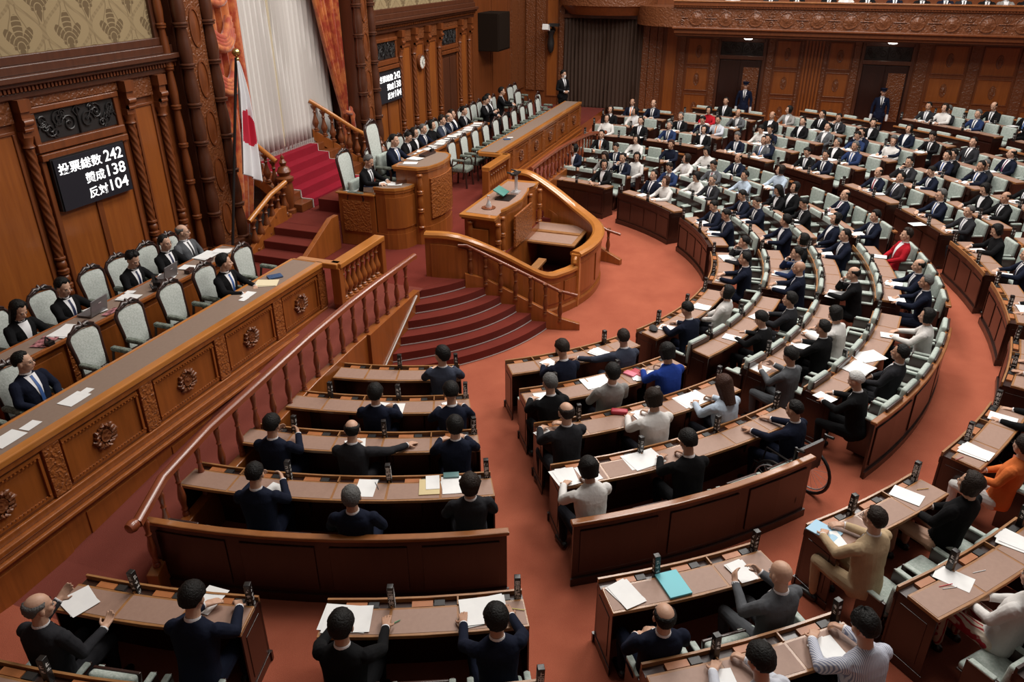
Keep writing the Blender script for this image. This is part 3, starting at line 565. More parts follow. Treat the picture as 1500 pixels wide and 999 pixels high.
# ================================================================ long desks
def chunky(rows_, f): return [(f(a), b) for a, b in rows_]
def long_desk(mx):
    X0, X1 = (XN, 9.68) if not mx else (17.5, 25.25); side = 'far' if mx else 'near'
    r_ = empty('long_platform_desk', ((X0 + X1) / 2, 6.9, PLAT), 0, 'long panelled officials desk with carved emblems on the %s half of the platform' % side, 'desk')
    MB().box(X0, X1, 6.72, 7.13, 1.655, 1.692).build('leather_top', M['leather_grey'], r_)
    mb = MB(); mb.box(X0, X1, 6.60, 6.72, 1.62, 1.70); mb.box(X0, X1, 7.13, 7.18, 1.62, 1.70); mb.box(X1 - .05 if not mx else X0, X1 if not mx else X0 + .05, 6.6, 7.18, 1.62, 1.70); mb.build('top_rail', WR, r_, bevel=.014)
    MB().box(X0, X1, 6.66, 6.70, PLAT - .1, 1.62).build('front_board', WB, r_)
    mb = MB(); mb.box(X0, X1, 6.62, 6.66, 1.55, 1.62); mb.box(X0, X1, 6.61, 6.66, .86, .94); mb.box(X0, X1, 6.55, 6.66, .80, .86); mb.box(X0, X1, 6.52, 6.66, .70, .74); mb.box(X0, X1, 6.57, 6.66, .74, .80); mb.build('mouldings', WB, r_, bevel=.01)
    MB().box(X0, X1, 6.60, 6.68, 0, .70).build('lower_board', WB, r_)
    pil = [3.28, 4.56, 5.87, 7.18, 8.45, 9.62] if not mx else [27.15 - q for q in (1.95, 3.28, 4.56, 5.87, 7.18, 8.45, 9.6)][::-1]
    xs = ([X0] + pil) if not mx else pil
    for i, x in enumerate(pil):
        MB().box(x - .10, x + .10, 6.625, 6.66, .95, 1.55).build('pilaster_strip', M['carved_bright'], r_, bevel=.006)
    for a, b in zip(xs[:-1], xs[1:]):
        if b - a > 2: a = b - 1.3
        x0, x1 = a + .13, b - .13; mb = MB(); t = .03
        for p, q, c, d in ((x0, x1, .98, 1.01), (x0, x1, 1.49, 1.52), (x0, x0 + t, 1.01, 1.49), (x1 - t, x1, 1.01, 1.49)): mb.box(p, q, 6.635, 6.66, c, d)
        k = x0
        while k < x1: mb.box(k, k + .02, 6.628, 6.64, 1.015, 1.03); mb.box(k, k + .02, 6.628, 6.64, 1.47, 1.485); k += .045
        mb.build('panel_moulding', WB, r_)
        xc = (x0 + x1) / 2; mb = MB(); mb.M = Matrix.Translation((xc, 6.66, 1.25)) @ Matrix.Rotation(math.pi / 2, 4, 'X'); vs = []
        mb.lathe([(.075, 0), (.07, .03), (.05, .02), (0, .035)], n=14)
        for q in range(16):
            an = q * math.pi / 8; rr = .125 if q % 2 else .14; mb.tube([(rr * .62 * math.cos(an), rr * .8 * math.sin(an), .01), (rr * 1.05 * math.cos(an + .2), rr * .95 * math.sin(an + .2), .022), (rr * 1.22 * math.cos(an), rr * 1.05 * math.sin(an), .008)], [.02, .026, .012], 6)
        mb.build('carved_emblem', M['carved'], r_, smooth=60)
        MB().box(x0, x1, 6.585, 6.60, .12, .60).build('lower_panel', WB, r_, bevel=.008)
    # short balustrade continuing the desk
    b0, b1, yb = (9.72, 11.1, 6.40) if not mx else (16.15, 17.5, 6.40)
    b_ = empty('platform_balustrade', ((b0 + b1) / 2, yb, PLAT), 0, 'short stout wooden balustrade at the end of the %s long desk' % side, 'balustrade')
    mb = MB(); mb.box(b0 - .03, b1 + .03, yb - .10, yb + .10, 1.61, 1.70); e = b0 if not mx else b1; mb.box(e - .08, e + .08, yb - .05, 7.1, 1.61, 1.70); mb.build('top_rail', WR, b_, bevel=.014)
    mb = MB(); mb.box(b0 - .02, b1 + .02, yb - .09, yb + .09, PLAT - .05, 1.02); mb.build('bottom_rail', WB, b_, bevel=.01); mb = MB(); mb.box(b0 - .02, b1 + .02, yb - .13, yb + .2, .72, PLAT); mb.box(b0 - .02, b1, yb - .1, yb + .2, 0, .72); mb.build('base', WB, b_, bevel=.01)
    for x in (b0, b1): MB().box(x - .06, x + .06, yb - .08, yb + .08, 1.0, 1.62).build('end_post', WB, b_, bevel=.01)
    for k in range(8): put(VB, 'baluster', (b0 + .155 + k * (b1 - b0 - .31) / 7, yb, 1.02), b_)
VB = vase_baluster('baluster', .59, .072, M['wood_bright'])
long_desk(False); long_desk(True)
# staff desks against the wall
def staff_desk(x0, x1, lab, nseg):
    r_ = empty('staff_desk', ((x0 + x1) / 2, 8.3, PLAT), 0, lab, 'desk')
    mb = MB(); mb.box(x0, x1, 8.07, 8.12, 1.70, 1.755); mb.box(x0, x1, 8.50, 8.54, 1.70, 1.755); mb.box(x0, x0 + .04, 8.07, 8.54, 1.70, 1.755); mb.box(x1 - .04, x1, 8.07, 8.54, 1.70, 1.755); mb.build('top_rail', WB, r_, bevel=.01)
    MB().box(x0 + .03, x1 - .03, 8.11, 8.51, 1.715, 1.745).build('leather_top', M['leather_grey'], r_); MB().box(x0 + .02, x1 - .02, 8.13, 8.17, PLAT, 1.70).build('front_board', WB, r_)
    for x in (x0 + .02, x1 - .05): MB().box(x, x + .03, 8.13, 8.5, PLAT, 1.7).build('end_panel', WB, r_)
    w = (x1 - x0) / nseg
    for k in range(nseg):
        MB().box(x0 + k * w + .12, x0 + (k + 1) * w - .12, 8.11, 8.13, 1.05, 1.60).build('raised_panel', WB, r_, bevel=.008); MB().box(x0 + k * w - .05, x0 + k * w + .05, 8.10, 8.13, PLAT, 1.70).build('pilaster_strip', M['carved_bright'], r_)
    mb = MB(); mb.box(x0, x1, 8.09, 8.17, PLAT, 1.0); mb.build('base_moulding', WB, r_, bevel=.01)
staff_desk(5.35, 9.72, 'long staff desk with laptops and papers in front of the near vote board', 5); staff_desk(15.3, 20.75, 'long staff desk with paper stacks along the far front wall', 6)
staff_desk(3.2, 5.33, 'staff desk continuing out of view along the near wall', 3) if False else None

# ================================================================ speaker's rostrum, president's desk, clerk's desk
def curved_wall(pts, z0, z1, th, mt, name, parent, bevel=0):
    mb = MB(); mb.strip([(x, y, 0) for x, y in pts], [(0, z0), (th, z0), (th, z1), (0, z1)]); return mb.build(name, mt, parent, bevel=bevel)
def wz(i):   # height of the enclosure rail along its course
    return [1.68, 1.66, 1.36, .86, .80, .80, 1.05, 1.05, 1.05, 1.05, 1.06, 1.16, 1.42, 1.68, 1.68][i]
r_ = empty('well_enclosure', (13.8, 4.4, 0), 0, 'curved polished wooden enclosure sweeping down around the recorders well', 'enclosure')
def densify(P_, Z_, k=4):
    out = []
    for i in range(len(P_) - 1):
        for q in range(k):
            t = q / k; p0, p1, p2, p3 = [P_[max(0, min(len(P_) - 1, i + d))] for d in (-1, 0, 1, 2)]; z0, z1, z2, z3 = [Z_[max(0, min(len(Z_) - 1, i + d))] for d in (-1, 0, 1, 2)]
            cr = lambda a, b, c, d: .5 * ((2 * b) + (-a + c) * t + (2 * a - 5 * b + 4 * c - d) * t * t + (-a + 3 * b - 3 * c + d) * t ** 3)
            out.append((cr(p0[0], p1[0], p2[0], p3[0]), cr(p0[1], p1[1], p2[1], p3[1]), cr(z0, z1, z2, z3)))
    out.append((*P_[-1], Z_[-1])); return out
A_ = densify(WELLP[:6], [wz(i) for i in range(6)]); B_ = densify(WELLP[5:], [1.05] + [wz(i) for i in range(6, 15)])
for nm_, seg in (('low', A_), ('high', B_)):
    mb = MB(); mb.strip([(x, y, 0) for x, y, z in seg], [(-.05, 0), (.05, 0), (.05, 1), (-.05, 1)]); mb.v = [(v[0], v[1], seg[i // 4][2] - .03 if v[2] > .5 else 0) for i, v in enumerate(mb.v)]; mb.build('enclosure_wall', WB, r_, smooth=30)
    hw = .085 if nm_ == 'low' else .12
    mb = MB(); mb.strip(seg, [(-hw, -.05), (-hw, 0), (-hw * .6, .035), (hw * .6, .035), (hw, 0), (hw, -.05), (hw * .7, -.075), (-hw * .7, -.075)]); mb.build('top_rail', WR, r_, smooth=35)
    mb = MB(); mb.strip([(x, y, 0) for x, y, z in seg], [(-.075, 0), (.085, 0), (.085, .12), (.06, .15), (-.06, .15), (-.075, .12)]); mb.build('base_moulding', WB, r_, smooth=30)
    # raised fields on the outer face
    n = 4 if nm_ == 'low' else 6; L = len(seg) - 1
    for k in range(n):
        i0 = int(L * k / n) + 1; i1 = int(L * (k + 1) / n)
        if i1 - i0 < 2: continue
        s2 = seg[i0:i1 + 1]; mb = MB(); mb.strip([(x, y, 0) for x, y, z in s2], [(.05, 0), (.068, 0), (.068, 1), (.05, 1)]); mb.v = [(v[0], v[1], s2[i // 4][2] - .17 if v[2] > .5 else .24) for i, v in enumerate(mb.v)]; mb.build('raised_panel', WB, r_, bevel=.006)
mb = MB(); mb.cbox((13.13, 3.42, .52), .16, .16, 1.04); mb.tube([(13.06 - .10 * (1 - q / 14) * math.cos(q * .62), 3.41, .90 + .10 * (1 - q / 14) * math.sin(q * .62)) for q in range(13)], .035, 8); mb.build('corner_scroll', WR, r_, bevel=.02)
mb = MB(); mb.strip([(x, y, 0) for x, y, z in B_], [(.055, .84), (.078, .84), (.078, .98), (.055, .98)]); mb.build('carved_band', M['carved_bright'], r_)
o = MB().poly([(11.6, 5.2), (12.0, 4.5), (12.6, 3.8), (13.5, 3.45), (14.5, 3.45), (15.3, 3.9), (15.8, 4.7), (15.9, 5.2)], -.01, .012).build('floor_well', M['carpet_dark'], kind='structure')
# handrails on both flights beside the enclosure
def stair_rail(mx):
    f = (lambda x: 27.6 - x) if mx else (lambda x: x); r_ = empty('stair_handrail', (f(12.0), 4.0, 0), 0, 'sloping handrail with turned posts beside the %s steps' % ('far' if mx else 'near'), 'railing')
    P_ = [(11.58, 5.02, PLAT), (11.72, 4.70, .80), (12.0, 3.35, .10), (12.1, 3.05, .0)]
    top = [(11.55, 5.12, 1.52), (11.60, 4.98, 1.52), (12.02, 3.42, .72), (12.06, 3.1, .66)]
    mb = MB(); mb.tube([(f(a), b, c) for a, b, c in top], .030, 10); mb.build('handrail', M['wood_red'], r_, smooth=60)
    mb = MB(); mb.strip([(f(a), b, 0) for a, b, c in P_][::-1 if mx else 1], [(-.05, 0), (.05, 0), (.05, 1), (-.05, 1)]); pz = [c + .12 for a, b, c in P_][::-1 if mx else 1]; mb.v = [(v[0], v[1], pz[i // 4] if v[2] > .5 else 0) for i, v in enumerate(mb.v)]; mb.build('stringer', WB, r_, bevel=.008)
    for k in range(7):
        t = (k + .3) / 7.2; y = 5.0 - t * 1.85; x = 11.60 + t * .42; zt = 1.50 - t * .86; zb = PLAT + .07 - t * .93; put(SB, 'turned_post', (f(x), y, zb), r_, sc=(1, 1, (zt - zb) / .5))
SB = slim_baluster('turned_post', .5, .048, M['wood_wall']); stair_rail(False); stair_rail(True)
# speaker's podium
def desk_solid(name, lab, poly, z0, zt, rim, parent_cat='desk', top=None, field=True, base=.12):
    cx = sum(p[0] for p in poly) / len(poly); cy = sum(p[1] for p in poly) / len(poly); r_ = empty(name, (cx, cy, z0), 0, lab, parent_cat)
    def off(k): return [(cx + (x - cx) * k, cy + (y - cy) * k) for x, y in poly]
    MB().poly(off(1), z0, zt - .10).build('body', WB, r_, bevel=.01); MB().poly(off(1.06), zt - .10, zt - .05).build('cornice', WB, r_, bevel=.012); MB().poly(off(1.10), zt - .05, zt).build('top_rim', WR, r_, bevel=.014)
    MB().poly(off(.97), zt, zt + .004).build('leather_top', top or M['leather'], r_); MB().poly(off(1.05), z0, z0 + base).build('base_moulding', WB, r_, bevel=.012); return r_
pod = [(12.62, 5.45), (12.58, 4.80), (12.80, 4.80), (13.0, 4.88), (13.2, 4.82), (13.8, 4.74), (14.4, 4.82), (14.6, 4.88), (14.8, 4.80), (15.0, 4.82), (14.98, 5.45)]
r_ = desk_solid('speaker_podium', 'wide polished speaker podium with carved front standing above the well', pod, 0.0, 1.76, .04)
mb = MB(); mb.cbox((13.8, 4.70, 1.25), 1.0, .04, .62); mb.build('carved_panel', M['carved_bright'], r_)
for x, y in ((12.56, 4.76), (12.98, 4.83), (14.62, 4.83), (15.02, 4.76), (12.56, 5.3)): mb = turned_column(.95, 1.64, .055, 2, None, 12); mb.v = [(v[0] + x, v[1] + y, v[2]) for v in mb.v]; mb.build('turned_column', WB, r_, smooth=50)
MB().box(12.53, 12.57, 4.95, 5.3, 1.0, 1.5).build('raised_panel', WB, r_, bevel=.008)
pres = [(12.98, 7.0), (12.98, 6.52), (13.12, 6.38), (13.38, 6.31), (13.62, 6.29), (13.86, 6.31), (14.12, 6.38), (14.26, 6.52), (14.26, 7.0)]
r_ = desk_solid('president_desk', 'tall carved polished desk of the presiding officer with bowed front', pres, PLAT, 2.42, .04, top=M['leather_grey'], base=.35)
mb = MB(); mb.strip([(x, y, 0) for x, y in [(13.14, 6.37), (13.38, 6.305), (13.62, 6.285), (13.86, 6.305), (14.10, 6.37)]], [(.0, 1.4), (.035, 1.4), (.035, 2.18), (.0, 2.18)]); mb.build('carved_panel', M['carved_bright'], r_)
for x, y in ((12.97, 6.50), (14.27, 6.50)): mb = turned_column(1.25, 2.30, .06, 3, None, 12); mb.v = [(v[0] + x, v[1] + y, v[2]) for v in mb.v]; mb.build('turned_column', WB, r_, smooth=50)
sec = [(12.52, 7.22), (12.50, 7.0), (12.55, 6.82), (12.66, 6.70), (12.82, 6.64), (12.96, 6.63), (12.96, 7.22)]
r_ = desk_solid('clerk_desk', 'round-cornered polished clerk desk left of the presiding desk', sec, PLAT, 2.10, .04, top=M['leather_grey'], base=.30)
mb = MB(); mb.strip([(x, y, 0) for x, y in sec[1:6]], [(.0, 1.32), (.02, 1.32), (.02, 1.92), (.0, 1.92)]); mb.build('raised_panel', WB, r_, smooth=30)
r_ = empty('side_pedestal', (12.6, 7.6, PLAT), 0, 'narrow carved wooden pedestal with papers beside the clerk desk', 'pedestal')
MB().box(12.50, 12.80, 7.24, 8.02, PLAT, 1.92).build('body', WB, r_, bevel=.01); MB().box(12.475, 12.50, 7.34, 7.92, 1.2, 1.8).build('carved_panel', M['carved_bright'], r_); MB().box(12.46, 12.84, 7.22, 8.05, 1.92, 1.955).build('top', WR, r_, bevel=.01)
# levels behind the desks and the stairs to them
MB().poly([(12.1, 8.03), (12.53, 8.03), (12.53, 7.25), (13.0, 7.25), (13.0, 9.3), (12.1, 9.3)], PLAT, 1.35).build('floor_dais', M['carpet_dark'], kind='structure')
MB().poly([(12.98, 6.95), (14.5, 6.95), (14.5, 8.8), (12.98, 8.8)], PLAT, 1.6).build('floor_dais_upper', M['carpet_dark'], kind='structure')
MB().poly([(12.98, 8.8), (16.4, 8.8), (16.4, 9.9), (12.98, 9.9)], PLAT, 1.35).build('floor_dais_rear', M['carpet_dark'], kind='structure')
r_ = empty('dais_steps', (11.6, 8.5, PLAT), 0, 'short flight of dark red steps with wooden sides up to the dais', 'steps')
for k in range(3): MB().box(11.05 + .36 * k, 12.12, 8.02, 9.05, PLAT, PLAT + .15 * (k + 1)).build('tread', M['carpet_dark'], r_, bevel=.012)
for y, h in ((9.05, .28), (7.90, .22)):
    mb = MB(); mb.add([(10.85, y, PLAT), (12.25, y, PLAT), (12.25, y, 1.35 + h), (12.0, y, 1.35 + h), (10.85, y, PLAT + .12), (10.85, y + .10, PLAT), (12.25, y + .10, PLAT), (12.25, y + .10, 1.35 + h), (12.0, y + .10, 1.35 + h), (10.85, y + .10, PLAT + .12)], [(0, 1, 2, 3, 4), (9, 8, 7, 6, 5), (0, 5, 6, 1), (1, 6, 7, 2), (2, 7, 8, 3), (3, 8, 9, 4), (4, 9, 5, 0)]); mb.build('stringer', WB, r_, bevel=.008)
r_ = empty('throne_stairs', (14.0, 9.8, 1.35), 0, 'flight of stairs with a crimson runner rising to the white curtain', 'stairs')
for k in range(5):
    y = 9.05 + .27 * k; z = 1.35 + .16 * (k + 1); MB().box(12.75, 15.75, y, 11.5, z - .16, z).build('wood_tread', M['wood_wall'] if k else WW, r_, bevel=.01)
    mb = MB(); mb.box(13.15, 15.15, y - .012, y + .28, z, z + .014); mb.box(13.15, 15.15, y - .014, y, z - .16, z + .014); mb.build('crimson_runner', M['carpet_red'], r_, bevel=.006)
    mb = MB()
    for x in (13.14, 15.15): mb.box(x, x + .014, y - .014, y + .28, z, z + .018); mb.box(x, x + .014, y - .017, y, z - .16, z + .018)
    mb.build('runner_edging', M['sheer'], r_)
# stair balustrades
VB2 = vase_baluster('baluster', .58, .075, M['wood_wall'])
def stair_bal(name_lab, path, newel=None):
    r_ = empty('stair_balustrade', path[0][:3], 0, name_lab, 'balustrade'); P_ = [Vector(p) for p in path]
    mb = MB(); mb.tube([p + Vector((0, 0, .62)) for p in P_], .05, 10); mb.build('handrail', WR, r_, smooth=60)
    mb = MB()
    for a, b in zip(P_, P_[1:]):
        d = (b - a); n = Vector((-d.y, d.x, 0)).normalized() * .06; mb.add([a - n, b - n, b + n, a + n, a - n + Vector((0, 0, -.25)), b - n + Vector((0, 0, -.25)), b + n + Vector((0, 0, -.25)), a + n + Vector((0, 0, -.25))], [(0, 1, 2, 3), (7, 6, 5, 4), (0, 4, 5, 1), (2, 6, 7, 3), (1, 5, 6, 2), (3, 7, 4, 0)])
    mb.build('base_string', WB, r_, bevel=.008); L = sum((b - a).length for a, b in zip(P_, P_[1:])); n = max(2, int(L / .20))
    for k in range(n):
        s = (k + .5) / n * L
        for a, b in zip(P_, P_[1:]):
            l = (b - a).length
            if s <= l: p = a.lerp(b, s / l); break
            s -= l
        put(VB2, 'baluster', p, r_)
    if newel:
        x, y, z = newel; mb = MB(); mb.lathe([(.15, 0), (.15, .08), (.10, .10), (.13, .2), (.15, .45), (.13, .62), (.17, .66), (.17, .72), (.10, .76), (.14, .84), (.10, .92), (.05, .95), (.075, 1.02), (.03, 1.08), (.04, 1.12), (0, 1.18)], (x, y, z), 16); mb.build('newel_post', WW, r_, smooth=50)
stair_bal('carved balustrade with finial newel left of the throne stairs', [(12.70, 10.35, 2.25), (12.68, 9.9, 2.05), (12.66, 9.45, 1.75)], (12.66, 9.30, 1.35))
stair_bal('short balustrade running down from the newel beside the dais steps', [(12.45, 9.15, 1.42), (11.9, 9.12, 1.32), (11.15, 9.10, 1.02)])
stair_bal('carved balustrade sweeping down right of the throne stairs', [(15.35, 10.35, 2.45), (15.6, 10.0, 2.15), (15.95, 9.6, 1.75), (16.4, 9.35, 1.45)], (16.5, 9.25, .95))
# recorders' desk in the well
r_ = empty('recorders_desk', (15.0, 4.5, 0), 0, 'double sided leather topped desk in the recorders well', 'desk')
MB().box(14.30, 15.62, 3.78, 5.12, .70, .74).build('desk_top', M['wood_edge'], r_, bevel=.006); MB().box(14.36, 15.56, 3.84, 4.42, .74, .744).build('leather_inlay', M['leather'], r_) if False else None
MB().box(14.38, 14.90, 3.86, 5.04, .74, .744).build('leather_inlay', M['leather'], r_); MB().box(15.08, 15.56, 3.86, 5.04, .74, .744).build('leather_inlay', M['leather'], r_); MB().box(14.93, 15.05, 3.84, 5.06, .74, .76).build('centre_strip', M['wood_edge'], r_)
for y in (3.84, 5.02): MB().box(14.4, 15.55, y, y + .04, 0, .70).build('end_panel', WD, r_)
MB().box(14.97, 15.01, 3.88, 5.02, 0, .7).build('middle_panel', WD, r_)
r_ = empty('well_bench', (13.5, 4.3, 0), 0, 'low wooden bench with turned feet below the speaker podium', 'bench')
MB().box(12.75, 13.95, 4.25, 4.42, .48, .54).build('seat_board', M['wood_edge'], r_, bevel=.01)
for x in (12.85, 13.85): mb = MB(); mb.lathe([(.05, 0), (.03, .1), (.05, .25), (.03, .4), (.045, .48)], (x, 4.335, 0), 10); mb.build('leg', WB, r_, smooth=50)
# flag
r_ = empty('national_flag', (10.82, 9.2, PLAT), 0, 'white flag with a red disc on a black pole with gilt finial', 'flag')
fb = Vector((10.62, 9.2, PLAT)); ft = Vector((11.62, 9.2, 4.42)); mb = MB(); mb.tube([fb, ft], .025, 10); mb.build('pole', M['black'], r_, smooth=60); mb = MB(); mb.lathe([(0, -.075), (.05, -.055), (.075, 0), (.05, .055), (0, .075)], ft + Vector((.02, 0, .08)), 16); mb.lathe([(.03, -.14), (.045, -.10), (.02, -.07)], ft + Vector((.02, 0, .08)), 10); mb.build('finial', M['gold'], r_, smooth=60)
mb = MB(); mb.lathe([(.20, PLAT), (.20, PLAT + .03), (.05, PLAT + .07), (.035, PLAT + .3)], fb * Vector((1, 1, 0)) if False else (fb.x, fb.y, 0), 16); mb.build('stand', M['black'], r_, smooth=50)
mb = MB(); vs = []; fs = []; NU, NV = 44, 80; mi = []
for j in range(NV + 1):
    v = j / NV
    for i in range(NU + 1):
        u = i / NU; base = ft.lerp(fb, .02 + .52 * v * .9); wd = .05 + .40 * v ** .7; fold = .055 * math.sin(u * 15 + v * 2.2) * min(1, v * 3 + .2)
        x = base.x - .05 + u * wd + (.27 * v) * (.5 + .5 * u); y = 9.17 - fold - .03; z = ft.z - .05 - v * (1.85 + .34 * u)
        vs.append((x, y, z))
for j in range(NV):
    for i in range(NU): q = j * (NU + 1) + i; fs.append((q, q + 1, q + NU + 2, q + NU + 1)); u = (i + .5) / NU; v = (j + .5) / NV; mi.append(1 if ((u - .52) / .40) ** 2 + ((v - .56) / .16) ** 2 < 1 else 0)
mb.add(vs, fs); mb.m = mi; o = mb.build('flag_cloth', [M['flag_white'], M['flag_red']], r_, smooth=80); s_ = o.modifiers.new('s', 'SOLIDIFY'); s_.thickness = .004
# ================================================================ people
SKIN = mat('skin', (.52, .31, .215), .5, spec=.4, bump=(90, .05)); SKIN2 = mat('tanned_skin', (.42, .235, .155), .5, spec=.4)
HAIRM = {k: mat(n, c, .6, spec=.22, bump=(70, .6)) for k, n, c in (('b', 'black_hair', (.0055, .0045, .004)), ('d', 'dark_brown_hair', (.016, .009, .006)), ('r', 'brown_hair', (.045, .018, .011)), ('g', 'grey_hair', (.10, .098, .095)), ('w', 'white_hair', (.50, .50, .49)))}
def cloth(name, c, k=.75): return mat(name, c, .9, spec=.12, var=((7, 7, 7), .6, dk(c, k)), bump=(14, .35))
CL = {'k': cloth('black_suit_cloth', (.0075, .0075, .0085)), 'n': cloth('navy_suit_cloth', (.009, .012, .026)), 'c': cloth('charcoal_suit_cloth', (.024, .024, .028)),
      's': cloth('slate_suit_cloth', (.045, .053, .08)), 'G': cloth('grey_suit_cloth', (.10, .105, .115)), 'L': cloth('light_grey_jacket', (.27, .26, .25)), 'W': cloth('white_jacket', (.66, .64, .62), .9),
      'B': cloth('blue_jacket', (.018, .05, .28)), 'M': cloth('mid_blue_suit', (.020, .036, .10)), 'R': cloth('red_jacket', (.42, .012, .022)), 'O': cloth('orange_jacket', (.68, .17, .045)), 'T': cloth('tan_jacket', (.50, .37, .23)),
      'l': cloth('pale_blue_jacket', (.42, .50, .60), .9), 'p': cloth('pale_shirt', (.52, .54, .60), .9), 'u': cloth('uniform_navy', (.010, .014, .035)), 'S': None}
CLN = {'k': 'black', 'n': 'navy', 'c': 'charcoal', 's': 'slate blue', 'G': 'grey', 'L': 'light grey', 'W': 'white', 'B': 'bright blue', 'M': 'blue', 'R': 'red', 'O': 'orange', 'T': 'tan', 'l': 'pale blue', 'p': 'pale', 'u': 'navy', 'S': 'blue striped'}
def striped():
    m = mat('striped_shirt_cloth', (.5, .52, .6), .85); nt = m.node_tree; tc = nt.nodes.new('ShaderNodeTexCoord'); w = nt.nodes.new('ShaderNodeTexWave'); w.inputs['Scale'].default_value = 26; w.bands_direction = 'X'
    cr = nt.nodes.new('ShaderNodeValToRGB'); cr.color_ramp.elements[0].color = (.22, .25, .36, 1); cr.color_ramp.elements[1].color = (.62, .63, .68, 1); cr.color_ramp.elements[0].position = .35; cr.color_ramp.elements[1].position = .6
    nt.links.new(tc.outputs['Object'], w.inputs['Vector']); nt.links.new(w.outputs['Color'], cr.inputs[0]); nt.links.new(cr.outputs[0], nt.nodes['Principled BSDF'].inputs['Base Color']); return m
CL['S'] = striped()
SHIRT = mat('white_shirt_cloth', (.74, .74, .76), .8); SHOE = mat('black_shoe', (.010, .009, .009), .3)
TIE = {k: mat('necktie_' + n, c, .6) for k, n, c in (('n', 'navy', (.010, .016, .06)), ('b', 'blue', (.03, .09, .28)), ('k', 'black', (.012, .012, .014)), ('o', 'orange', (.75, .22, .05)), ('r', 'red', (.35, .02, .04)), ('g', 'grey', (.25, .26, .30)), ('p', 'purple', (.16, .03, .10)))}
EYE = mat('eye_dark', (.012, .010, .010), .3); LIP = mat('lip', (.33, .12, .10), .5); GLASS = mat('spectacle_frame', (.02, .02, .02), .3, metal=.4); MASKM = mat('mask_white', (.72, .74, .76), .8)
TROUS = cloth('dark_trousers', (.010, .010, .014)); SKIRTM = mat('patterned_skirt', (.62, .52, .42), .85)
def _sk():
    nt = SKIRTM.node_tree; tc = nt.nodes.new('ShaderNodeTexCoord'); w = nt.nodes.new('ShaderNodeTexWave'); w.inputs['Scale'].default_value = 7; w.inputs['Distortion'].default_value = 5
    cr = nt.nodes.new('ShaderNodeValToRGB'); cr.color_ramp.elements[0].color = (.35, .01, .02, 1); cr.color_ramp.elements[1].color = (.62, .52, .42, 1); cr.color_ramp.elements[0].position = .25; cr.color_ramp.elements[1].position = .4
    nt.links.new(tc.outputs['Object'], w.inputs['Vector']); nt.links.new(w.outputs['Color'], cr.inputs[0]); nt.links.new(cr.outputs[0], nt.nodes['Principled BSDF'].inputs['Base Color'])
_sk()

def cap_mesh(bm, a, b, ra, rb, n=12, squash=None):
    """tapered capsule from a to b"""
    a = Vector(a); b = Vector(b); d = b - a; L = max(d.length, 1e-5); t = d / L
    q = Vector((0, 0, 1)).rotation_difference(t).to_matrix().to_4x4(); vs = []; fs = []
    rows = [(-math.pi / 2 + .001, 0), (-math.pi / 4, 0), (0, 0), (0, 1), (math.pi / 4, 1), (math.pi / 2 - .001, 1)]
    for ph, e in rows:
        r = rb if e else ra; z = (L if e else 0) + r * math.sin(ph); rr = r * math.cos(ph)
        for k in range(n):
            th = 2 * math.pi * k / n; p = q @ Vector((rr * math.cos(th), rr * math.sin(th), z)); vs.append(bm.verts.new(a + p))
    for i in range(len(rows) - 1):
        for k in range(n): bm.faces.new((vs[i * n + k], vs[i * n + (k + 1) % n], vs[(i + 1) * n + (k + 1) % n], vs[(i + 1) * n + k]))
    bm.faces.new(vs[:n][::-1]); bm.faces.new(vs[-n:])
def ell_mesh(bm, c, r, m=None, u=16, v=10):
    mm = Matrix.Translation(c) @ (m or Matrix.Identity(4)) @ Matrix.Diagonal((*r, 1)); bmesh.ops.create_uvsphere(bm, u_segments=u, v_segments=v, radius=1.0, matrix=mm)

